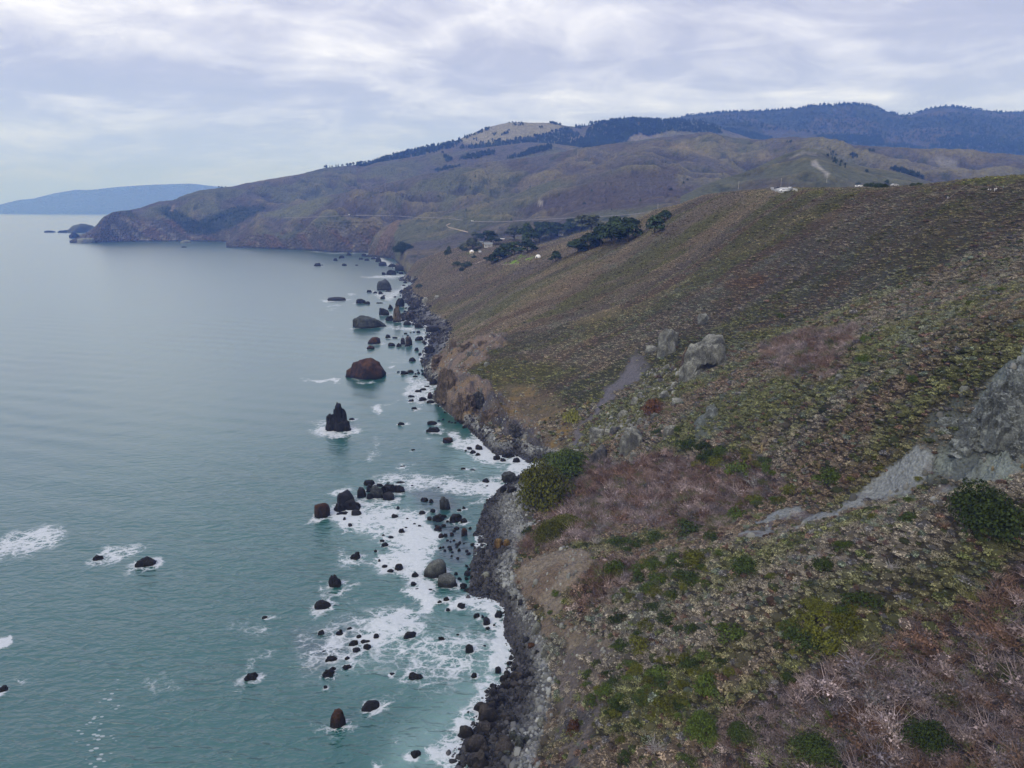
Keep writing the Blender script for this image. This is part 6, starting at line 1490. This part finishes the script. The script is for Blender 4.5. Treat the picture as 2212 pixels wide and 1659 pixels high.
outcrop('c9', 1705, 580, 26, 22, "tiny white stone high on the right slope", 7053, 'pale', name='boulder', cat='boulder', sub=2); outcrop('c9', 785, 745, 70, 70, "jagged pale rock rib left of the lone pointed boulder", 7054, 'hill', sub=3)
outcrop('c11', 555, 720, 66, 60, "white boulder touching the very dark round shrub", 7055, 'pale', name='boulder', cat='boulder', sub=3)
outcrop('c4', 1620, 1265, 60, 36, "white stone on the grassy brow above the tan bluff", 7056, 'pale', name='boulder', cat='boulder', sub=2)
outcrop('c11', 745, 1290, 150, 70, "low pale grey rock slab ringed by olive shrubs", 7057, 'hill', sub=3, sink=.3)
outcrop('c4', 1060, 700, 60, 56, "grey rock half buried on the slope above the far foreshore", 7058, 'hill', name='boulder', cat='boulder', sub=3); outcrop('c4', 1165, 660, 50, 30, "small grey rock right of the half-buried one", 7059, 'hill', name='boulder', cat='boulder', sub=2)
outcrop('c4', 1310, 1110, 70, 100, "pale leaning rock slab on the upper tan bluff", 7060, 'tan', sub=3); outcrop('c4', 1580, 1060, 90, 60, "tan rock knob on the brow of the tan bluff", 7061, 'tan', sub=3); outcrop('c4', 1465, 1165, 46, 30, "small white rock under the brow of the tan bluff", 7062, 'pale', name='boulder', cat='boulder', sub=2)

for i, (k, x, y, w, h, st, lab) in enumerate([
    ('c9', 2020, 1290, 420, 330, 'cliff', "broad grey crag in the lower middle of the right-hand rock face"), ('c9', 2190, 1010, 330, 330, 'cliff', "high grey crag of the rock face at the right edge"), ('c9', 1790, 1300, 260, 220, 'cliff', "left buttress of the grey rock face above the scree"),
    ('c9', 2200, 1350, 300, 230, 'cliff', "grey crag at the foot of the rock face by the right edge"), ('c9', 2000, 930, 200, 180, 'cliff', "upper left spur of the grey rock face"), ('c9', 2190, 720, 180, 150, 'cliff', "topmost point of the grey rock face at the right edge"), ('c9', 1620, 1130, 150, 90, 'cliff', "small grey rib left of the rock face"),
    ('c8', 1690, 1010, 110, 120, 'cliff', "pale blue-grey rib in the scrub right of the square boulder"), ('c5', 1230, 300, 130, 170, 'tan', "tan crag at the seaward corner of the bluff"), ('c5', 1370, 330, 170, 150, 'tan', "orange-brown crag in the middle of the bluff face"), ('c5', 1560, 420, 140, 120, 'tan', "tan ledge where the bluff turns into the cove"),
    ('c4', 1200, 1230, 150, 90, 'tan', "pinkish crag below the brow of the tan bluff"), ('c4', 1420, 1120, 130, 80, 'tan', "yellowish ledge on the upper tan bluff"), ('c5', 1750, 520, 120, 90, 'hilldark', "dark rock rib above the cove bank"), ('c5', 1480, 300, 110, 130, 'hilldark', "dark purple rib splitting the bluff face")]):
    outcrop(k, x, y, w, h, lab, 7200 + i, st, name='rock_crag', cat='rock crag', ang=1.0, sub=5 if w > 140 else 4, sink=.32, rough=.42)
# ------------------------------------------------------------------ roads, car park, ranch, cars, poles, walkers
M_ROAD = flat_mat("road_surface", (.19, .185, .18), .9, .15, .05); M_DIRT = flat_mat("dirt_track", (.30, .26, .21), .95, .2, .05)
M_WHITE = flat_mat("white_paint", (.78, .78, .77), .55, .05); M_CANVAS = flat_mat("white_canvas", (.82, .82, .81), .7, .04); M_ROOF = flat_mat("grey_roof", (.20, .22, .23), .8, .15); M_WOOD = flat_mat("weathered_wood", (.26, .22, .18), .85, .25, 4); M_GLASS = flat_mat("dark_window", (.02, .025, .03), .15, .05); M_TYRE = flat_mat("tyre_rubber", (.02, .02, .02), .8, .1)
def ribbon(name, k, pts, wpx, mat, layers, raise_=.5):
    P, s = c2d(k, pts); P = np.array(P); seg = np.r_[0, np.cumsum(np.hypot(*np.diff(P, axis=0).T))]
    t = np.linspace(0, seg[-1], max(int(seg[-1] / 4), 6)); xs, ys = np.interp(t, seg, P[:, 0]), np.interp(t, seg, P[:, 1])
    V = []
    for x, y in zip(xs, ys):
        a, _ = cast(x, y - wpx / 2, layers, False); b, _ = cast(x, y + wpx / 2, layers, False)
        if a is None or b is None: continue
        dirn = (a - b); 
        if dirn.length > 40: a = b + dirn.normalized() * 12
        V += [(b.x, b.y, b.z + raise_), (a.x, a.y, a.z + raise_)]
    n = len(V) // 2
    if n < 2: return
    F = [(2 * i, 2 * i + 2, 2 * i + 3, 2 * i + 1) for i in range(n - 1)]
    return prop(obj(name, mesh_np(name, V, F, mat)), kind='structure')
FARS = [SP4, SP3, CST]
ribbon("coast_road", 'c2', [(30,683),(130,679),(260,679),(420,683),(540,691),(660,694),(760,702),(810,708)], 1.1, M_ROAD, FARS)
ribbon("coast_road", 'c2', [(870,716),(1000,718),(1100,715),(1200,708),(1400,698),(1600,688),(1800,676),(1900,664)], 1.2, M_ROAD, [SP4])
ribbon("coast_road", 'c1', [(1700,325),(1790,324),(1990,315),(2100,310),(2212,308)], 1.0, M_ROAD, FARS)
ribbon("ranch_track", 'c2', [(735,728),(712,738),(722,750),(770,762),(842,780)], 2.2, M_DIRT, [SP4])
ribbon("ranch_track", 'k', [(320,805),(390,775),(470,745)], 1.4, M_DIRT, [NEARL], .3); ribbon("ranch_track", 'k', [(640,808),(730,806),(900,802),(930,792)], .9, M_DIRT, [NEARL], .3)
ribbon("foot_path", 'm', [(1500,350),(1580,290),(1700,200),(1800,150)], .7, M_DIRT, [NEARL], .2)
quad = c2d('m', [(104,196),(236,195),(328,230),(168,237)])[0]
pb = [cast(*quad[3], [NEARL], False)[0], cast(*quad[2], [NEARL], False)[0]]
pb = [p if p is not None else Vector(ray_depth(*q, 880)) for p, q in zip(pb, (quad[3], quad[2]))]
PY = max(p.y for p in pb) + 42
V = [Vector(ray_depth(*quad[0], PY)), Vector(ray_depth(*quad[1], PY)), pb[1] + Vector((0, 0, 1.6)), pb[0] + Vector((0, 0, 1.6))]
PADN = (V[1] - V[3]).cross(V[2] - V[3]); PADP = V[3].copy()
V = [tuple(v) for v in V] + [(v.x, v.y, v.z - 9) for v in V]
def on_pad(x, y):
    d = Vector(px_dir(x, y)); return cam.location + d * ((PADP - cam.location).dot(PADN) / d.dot(PADN))
prop(obj("car_park", mesh_np("car_park", V, np.array([(0, 3, 2, 1), (0, 1, 5, 4), (1, 2, 6, 5), (2, 3, 7, 6), (3, 0, 4, 7)]), flat_mat("pale_gravel", (.42, .42, .42), .95, .1, .1), False)), kind='structure')
def box(cx, cy, cz, sx, sy, sz):
    V = np.array([(x, y, z) for z in (-.5, .5) for y in (-.5, .5) for x in (-.5, .5)]) * (sx, sy, sz) + (cx, cy, cz)
    return V, np.array([(0, 2, 3, 1), (4, 5, 7, 6), (0, 1, 5, 4), (2, 6, 7, 3), (0, 4, 6, 2), (1, 3, 7, 5)])
def prism(profile, y0, y1):
    n = len(profile); bm = bmesh.new(); a = [bm.verts.new((x, y0, z)) for x, z in profile]; b = [bm.verts.new((x, y1, z)) for x, z in profile]
    bm.faces.new(a); bm.faces.new(list(reversed(b)))
    for i in range(n): bm.faces.new((a[i], b[i], b[(i + 1) % n], a[(i + 1) % n]))
    bmesh.ops.recalc_face_normals(bm, faces=bm.faces); bmesh.ops.bevel(bm, geom=bm.edges[:], offset=.06, segments=1, affect='EDGES')
    return bm
CARP = {}
def car(k, x, y, paint, lab, rz, van=False, layers=None, grp=None, lift=.5, pad=False):
    (pt,), s = c2d(k, [(x, y)]); P, L_ = (on_pad(*pt), None) if pad else cast(pt[0], pt[1], layers, False)
    if pad: lift = .05
    if P is None: return
    key = van
    if key not in CARP:
        prof = [(-2.5, .35), (2.5, .35), (2.5, 1.0), (2.1, 1.25), (1.7, 2.3), (-2.4, 2.4), (-2.5, 1.2)] if van else [(-2.2, .3), (2.2, .3), (2.25, .75), (1.2, .95), (.5, 1.45), (-1.0, 1.48), (-1.8, 1.0), (-2.2, .95)]
        bm = prism(prof, -.88, .88); me = bpy.data.meshes.new("body"); bm.to_mesh(me); bm.free()
        gl = [(-1.7, 1.35), (1.75, 1.35), (1.45, 2.1), (-1.7, 2.1)] if van else [(-1.45, 1.0), (1.0, 1.0), (.42, 1.36), (-.92, 1.38)]
        bm = prism(gl, -.90, .90); gm = bpy.data.meshes.new("window"); bm.to_mesh(gm); bm.free(); gm.materials.append(M_GLASS)
        wv, wf = tube_np([(0, -.12, 0), (0, .12, 0)], [.34, .34], 12); wf = list(map(tuple, wf)); bmw = bmesh.new(); vs = [bmw.verts.new(v) for v in wv]
        for f in wf: bmw.faces.new([vs[i] for i in f])
        bmw.faces.new(vs[:12]); bmw.faces.new(list(reversed(vs[12:]))); wm_ = bpy.data.meshes.new("wheel"); bmw.to_mesh(wm_); bmw.free(); wm_.materials.append(M_TYRE)
        CARP[key] = (me, gm, wm_)
    me, gm, wm_ = CARP[key]
    e = empty("camper_van" if van else "parked_car", (P.x, P.y, P.z + lift), rz); prop(e, lab, 'van' if van else 'car', grp)
    me = me.copy(); me.materials.clear(); me.materials.append(paint); obj("body", me, e); obj("window", gm, e)
    for sx in (-1.4, 1.4):
        for sy in (-.82, .82): obj("wheel", wm_, e, (sx, sy, .33))
M_CD = flat_mat("dark_car_paint", (.03, .035, .045), .3, .05); M_CW = flat_mat("white_car_paint", (.8, .8, .8), .3, .03); M_CS = flat_mat("silver_car_paint", (.45, .46, .48), .3, .05)
NK = [NEARL, KNB, SP4]
car('m', 160, 210, M_CD, "dark car parked at the left of the pale car park", .4, pad=True); car('m', 268, 212, M_CS, "grey car parked at the right of the pale car park", .9, pad=True); car('m', 207, 233, M_CW, "white car parked at the front edge of the pale car park", .2, pad=True)
car('m', 822, 195, M_CW, "white camper van on the ridge road with dark windows", .1, True, layers=NK); car('m', 850, 196, M_CW, "white car close behind the white camper van on the ridge road", .1, layers=NK); car('m', 1133, 193, M_CS, "pale silver car on the ridge road, right of the dark hedge", .05, layers=NK)
car('c2', 130, 678, M_CW, "white vehicle on the far coast road at the left", 1.2, True, layers=FARS); car('c2', 868, 716, M_CW, "white vehicle at the bend of the coast road above the ranch", .5, True, layers=[SP4])
def pole(k, x, y0, y1, lab, layers):
    (a, b), s = c2d(k, [(x, y0), (x, y1)]); P, L_ = cast(a[0], a[1], layers, False)
    if P is None: return
    d = P - cam.location; depth = d.y * math.cos(PITCH) - d.z * math.sin(PITCH); H = (y0 - y1) * s * .46293 / 711 * depth
    e = empty("utility_pole", P); prop(e, lab, 'utility pole')
    V, F = tube_np([(0, 0, -1), (0, 0, H)], [.22, .15], 8); obj("shaft", mesh_np("shaft", V, F, M_POLE), e)
    V, F = box(0, 0, H - .7, 2.4, .14, .16); obj("crossarm", mesh_np("crossarm", V, F, M_POLE), e)
M_POLE = flat_mat("pale_weathered_pole", (.45, .43, .42), .8, .1)
pole('m', 190, 185, 122, "pale utility pole just behind the car park", NK); pole('m', 570, 155, 80, "utility pole standing on the ridge between car park and van", NK); pole('c3', 497, 570, 524, "utility pole left of the car park on the slope", NK); pole('c2', 1500, 330, 278, "tall pale pole far off on the middle spur", [SP3]); pole('c2', 1980, 640, 608, "pale pole beside the ridge edge above the ranch", NK); pole('k', 1898, 330, 262, "pale pole at the right end of the ranch shelter belt", NK)
# dome, yurt, house, shed
def anchor(k, x, y, layers):
    (pt,), s = c2d(k, [(x, y)]); P, L_ = cast(pt[0], pt[1], layers, False); d = P - cam.location
    return P, (d.y * math.cos(PITCH) - d.z * math.sin(PITCH)) * s * .46293 / 711, -math.atan2(d.x, d.y)
P, m, yaw = anchor('k', 1180, 732, [NEARL]); R = 38 * m
e = empty("geodesic_dome", P, yaw); prop(e, "white geodesic dome tent on a deck beside the bright green garden", 'dome')
V, F = ico(3); keep = V[:, 2] > -.25; Fk = F[keep[F].all(1)]; obj("shell", mesh_np("shell", V * R * (1, 1, 1.05) + (0, 0, R * .55), Fk, M_CANVAS), e)
V, F = box(0, -.2 * R, R * .12, R * 2.3, R * 2.1, R * .3); obj("deck", mesh_np("deck", V, F, M_WOOD), e)
V, F = box(-.45 * R, -.80 * R, R * .55, R * .42, R * .3, R * .7); obj("door", mesh_np("door", V, F, M_GLASS), e)
P, m, yaw = anchor('k', 285, 652, [NEARL, SP4]); R = 31 * m
e = empty("yurt", P, yaw); prop(e, "small cream round yurt with a cone roof on the grass", 'yurt')
V, F = tube_np([(0, 0, -.3), (0, 0, R * .75)], [R, R], 20); obj("wall", mesh_np("wall", V, F, flat_mat("cream_canvas", (.62, .55, .44), .8, .05)), e)
V, F = tube_np([(0, 0, R * .75), (0, 0, R * 1.42)], [R * 1.12, R * .08], 20); obj("roof", mesh_np("roof", V, F, M_CANVAS), e)
V, F = box(0, -R, R * .35, R * .4, .2, R * .7); obj("door", mesh_np("door", V, F, M_WOOD), e)
def house(k, x, y, w, h, lab, wallm, roofm, layers, cols=0, name='ranch_house'):
    P, m, yaw = anchor(k, x, y, layers); W, H = w * m, h * m; D = W * .6
    e = empty(name, P, yaw); prop(e, lab, 'house' if cols else 'shed')
    V, F = box(0, D / 2, H * .33, W, D, H * .75); obj("wall", mesh_np("wall", V, F, wallm), e)
    rv = np.array([(-W * .55, -D * .12, H * .7), (W * .55, -D * .12, H * .7), (W * .55, D * .5, H * 1.05), (-W * .55, D * .5, H * 1.05), (-W * .55, D * 1.12, H * .7), (W * .55, D * 1.12, H * .7)]); obj("roof", mesh_np("roof", np.vstack([rv, rv - (0, 0, .25)]), np.array([(0, 1, 2, 3), (3, 2, 5, 4), (7, 6, 9, 8), (8, 9, 10, 11), (0, 6, 7, 1), (4, 5, 11, 10)]), roofm), e)
    for i in range(max(cols, 2)):
        cx = (-.42 + .84 * (i + .5) / max(cols, 2)) * W
        V, F = box(cx, -.06, H * .34, W * .09, .12, H * .3); obj("window", mesh_np("window", V, F, M_GLASS), e)
        if cols:
            V, F = box(cx + W * .07, -D * .10, H * .33, W * .02, W * .02, H * .76); obj("post", mesh_np("post", V, F, M_WHITE), e)
house('k', 508, 575, 110, 62, "white ranch house front with porch posts under the dark round tree", flat_mat("grey_white_wall", (.50, .50, .50), .8, .1), M_ROOF, [NEARL, SP4], 5)
house('k', 395, 640, 34, 26, "tiny pale shed right of the yurt", M_WHITE, M_ROOF, [NEARL, SP4], 0, 'shed'); house('k', 405, 530, 60, 36, "grey-roofed shed half hidden among the ranch trees", M_WOOD, M_ROOF, [NEARL, SP4], 0, 'shed'); house('k', 1480, 415, 80, 40, "pale shed glimpsed between shelter belt trunks", flat_mat("pale_board", (.5, .48, .44), .85, .1), M_ROOF, [NEARL, SP4], 0, 'shed'); house('k', 690, 480, 70, 26, "low pale-roofed building between the ranch trees", M_WOOD, flat_mat("pale_roof", (.55, .54, .55), .8, .1), [NEARL, SP4], 0, 'shed')
# walkers
def person(k, x, y, top, legs, lab, lean=0.0, stride=.16, arms=.12, rz=0.0):
    (pt,), s = c2d(k, [(x, y)]); P, L_ = cast(pt[0], pt[1], [NEARL], False)
    if P is None: return
    J = [(0, 0, .95), (0, 0, 1.18), (0, lean * .3, 1.42), (0, lean * .45, 1.53), (0, lean * .5, 1.62), (0, lean * .5, 1.74), (.10, 0, .90), (.11, stride, .50), (.11, stride * 1.1, .08), (.11, stride * 1.1 + .14, .04), (-.10, 0, .90), (-.11, -stride, .50), (-.11, -stride * 1.3, .08), (-.11, -stride * 1.3 + .14, .04),
         (.19, lean * .3, 1.40), (.25, lean * .3 - arms, 1.14), (.24, lean * .3 + arms, .90), (-.19, lean * .3, 1.40), (-.25, lean * .3 + arms, 1.14), (-.24, lean * .3 + arms * 2, .90)]
    E = [(0, 1), (1, 2), (2, 3), (3, 4), (4, 5), (0, 6), (6, 7), (7, 8), (8, 9), (0, 10), (10, 11), (11, 12), (12, 13), (2, 14), (14, 15), (15, 16), (2, 17), (17, 18), (18, 19)]
    Rr = [.15, .15, .15, .06, .10, .085, .095, .07, .05, .045, .095, .07, .05, .045, .07, .05, .04, .07, .05, .04]
    me = bpy.data.meshes.new("person"); me.from_pydata(J, E, []); me.update()
    o = bpy.data.objects.new("tmp", me); COL.objects.link(o)
    sk = o.modifiers.new("s", 'SKIN'); o.modifiers.new("d", 'SUBSURF').levels = 1
    for i, v in enumerate(me.skin_vertices[0].data): v.radius = (Rr[i] * (1.15 if i in (0, 1, 2) else 1), Rr[i] * (.8 if i in (0, 1, 2) else 1)); v.use_root = (i == 0)
    bpy.context.view_layer.update(); dg = bpy.context.evaluated_depsgraph_get(); m2 = bpy.data.meshes.new_from_object(o.evaluated_get(dg)); bpy.data.objects.remove(o)
    m2.materials.clear()
    for q in (M_SKIN, top, legs, M_HAIR): m2.materials.append(q)
    for f in m2.polygons:
        z = f.center.z; f.material_index = 3 if z > 1.66 else (0 if z > 1.50 else (1 if z > .93 else 2))
        if abs(f.center.x) > .20 and z < .98: f.material_index = 0
        f.use_smooth = True
    o = obj("person", m2, None, P); o.rotation_euler = (0, 0, rz); prop(o, lab, 'person')
M_SKIN = flat_mat("skin", (.45, .30, .22), .6, .05); M_HAIR = flat_mat("dark_hair", (.03, .025, .02), .7, .1); M_BLK = flat_mat("black_cloth", (.02, .02, .022), .9, .1); M_JEAN = flat_mat("blue_grey_cloth", (.08, .10, .14), .9, .1); M_PALE = flat_mat("pale_cloth", (.62, .62, .64), .9, .1); M_TEAL = flat_mat("teal_cloth", (.20, .36, .36), .9, .1)
person('m', 1912, 236, M_PALE, M_BLK, "person in a pale jacket, first on the left of the ridge path group", .1, .16, .12, .4); person('m', 1930, 236, M_PALE, M_JEAN, "person in a light top and grey trousers, second of the ridge path group", 0, .12, .1, 1.0)
person('m', 1964, 232, M_PALE, M_PALE, "person dressed all in white in the middle of the ridge path group", 0, .14, .1, .2); person('m', 1978, 229, M_PALE, M_JEAN, "person in a white shirt just right of the all-white walker", .1, .1, .1, 2.0); person('m', 1992, 224, M_BLK, M_BLK, "person dressed in black at the right of the ridge path group", 0, .15, .1, .7)
person('m', 2036, 214, M_TEAL, M_JEAN, "person in a pale teal top, furthest up the ridge path", .15, .18, .12, 1.2)
person('m', 1553, 284, M_BLK, M_BLK, "person in black, left of the trio on the lower path", .1, .16, .1, .5); person('m', 1564, 282, M_BLK, M_JEAN, "person in dark top, middle of the trio on the lower path", 0, .14, .1, .6); person('m', 1576, 286, M_BLK, M_PALE, "person in pale trousers, right of the trio on the lower path", 0, .12, .1, .9)

# things of one group: tell them apart by size and by order where the picture does
ORDS = ["first", "second", "third", "fourth", "fifth", "sixth", "seventh", "eighth", "ninth", "tenth", "eleventh", "twelfth"]
by = {}
for o in COL.objects:
    if o.get('group') and o.get('label'): by.setdefault((o['group'], o['label']), []).append(o)
for (g, lab), os_ in by.items():
    if len(os_) < 2: continue
    uv = {o.name: project(np.array([o.location.x]), np.array([o.location.y]), np.array([o.location.z])) for o in os_}
    if len(os_) <= 12:
        for i, o in enumerate(sorted(os_, key=lambda o: float(uv[o.name][0][0]))):
            w = ORDS[i] + " from left" if i < len(os_) - 1 else "farthest right"
            o['label'] = lab + ", " + w if len(lab.split()) < 14 else w + " of the " + g
    else:
        rest = list(os_)
        def take(key, word):
            o = max(rest, key=key); rest.remove(o); o['label'] = word + " " + lab if len(lab.split()) < 16 else word + " of the " + g
        take(lambda o: o.scale[0] * o.scale[2], "largest"); take(lambda o: -float(uv[o.name][0][0]), "leftmost"); take(lambda o: float(uv[o.name][0][0]), "rightmost"); take(lambda o: -float(uv[o.name][1][0]), "uppermost"); take(lambda o: float(uv[o.name][1][0]), "lowest"); take(lambda o: -o.scale[0] * o.scale[2], "smallest")
# ------------------------------------------------------------------ the air
V, F = box(0, 0, 446, 36000, 36000, 932)
me = mesh_np("haze", V, F, None)
hm = bpy.data.materials.new("haze"); hm.use_nodes = True; hm.node_tree.nodes.clear()
o_ = nd(hm.node_tree, 'ShaderNodeOutputMaterial'); pv = nd(hm.node_tree, 'ShaderNodeVolumePrincipled', inp={'Color': (.16, .34, 1.0, 1), 'Absorption Color': (1, 1, 1, 1), 'Density': 1.4e-4, 'Anisotropy': 0.0})
hm.node_tree.links.new(pv.outputs[0], o_.inputs['Volume'])
me.materials.append(hm)
prop(obj("haze", me), kind='stuff')
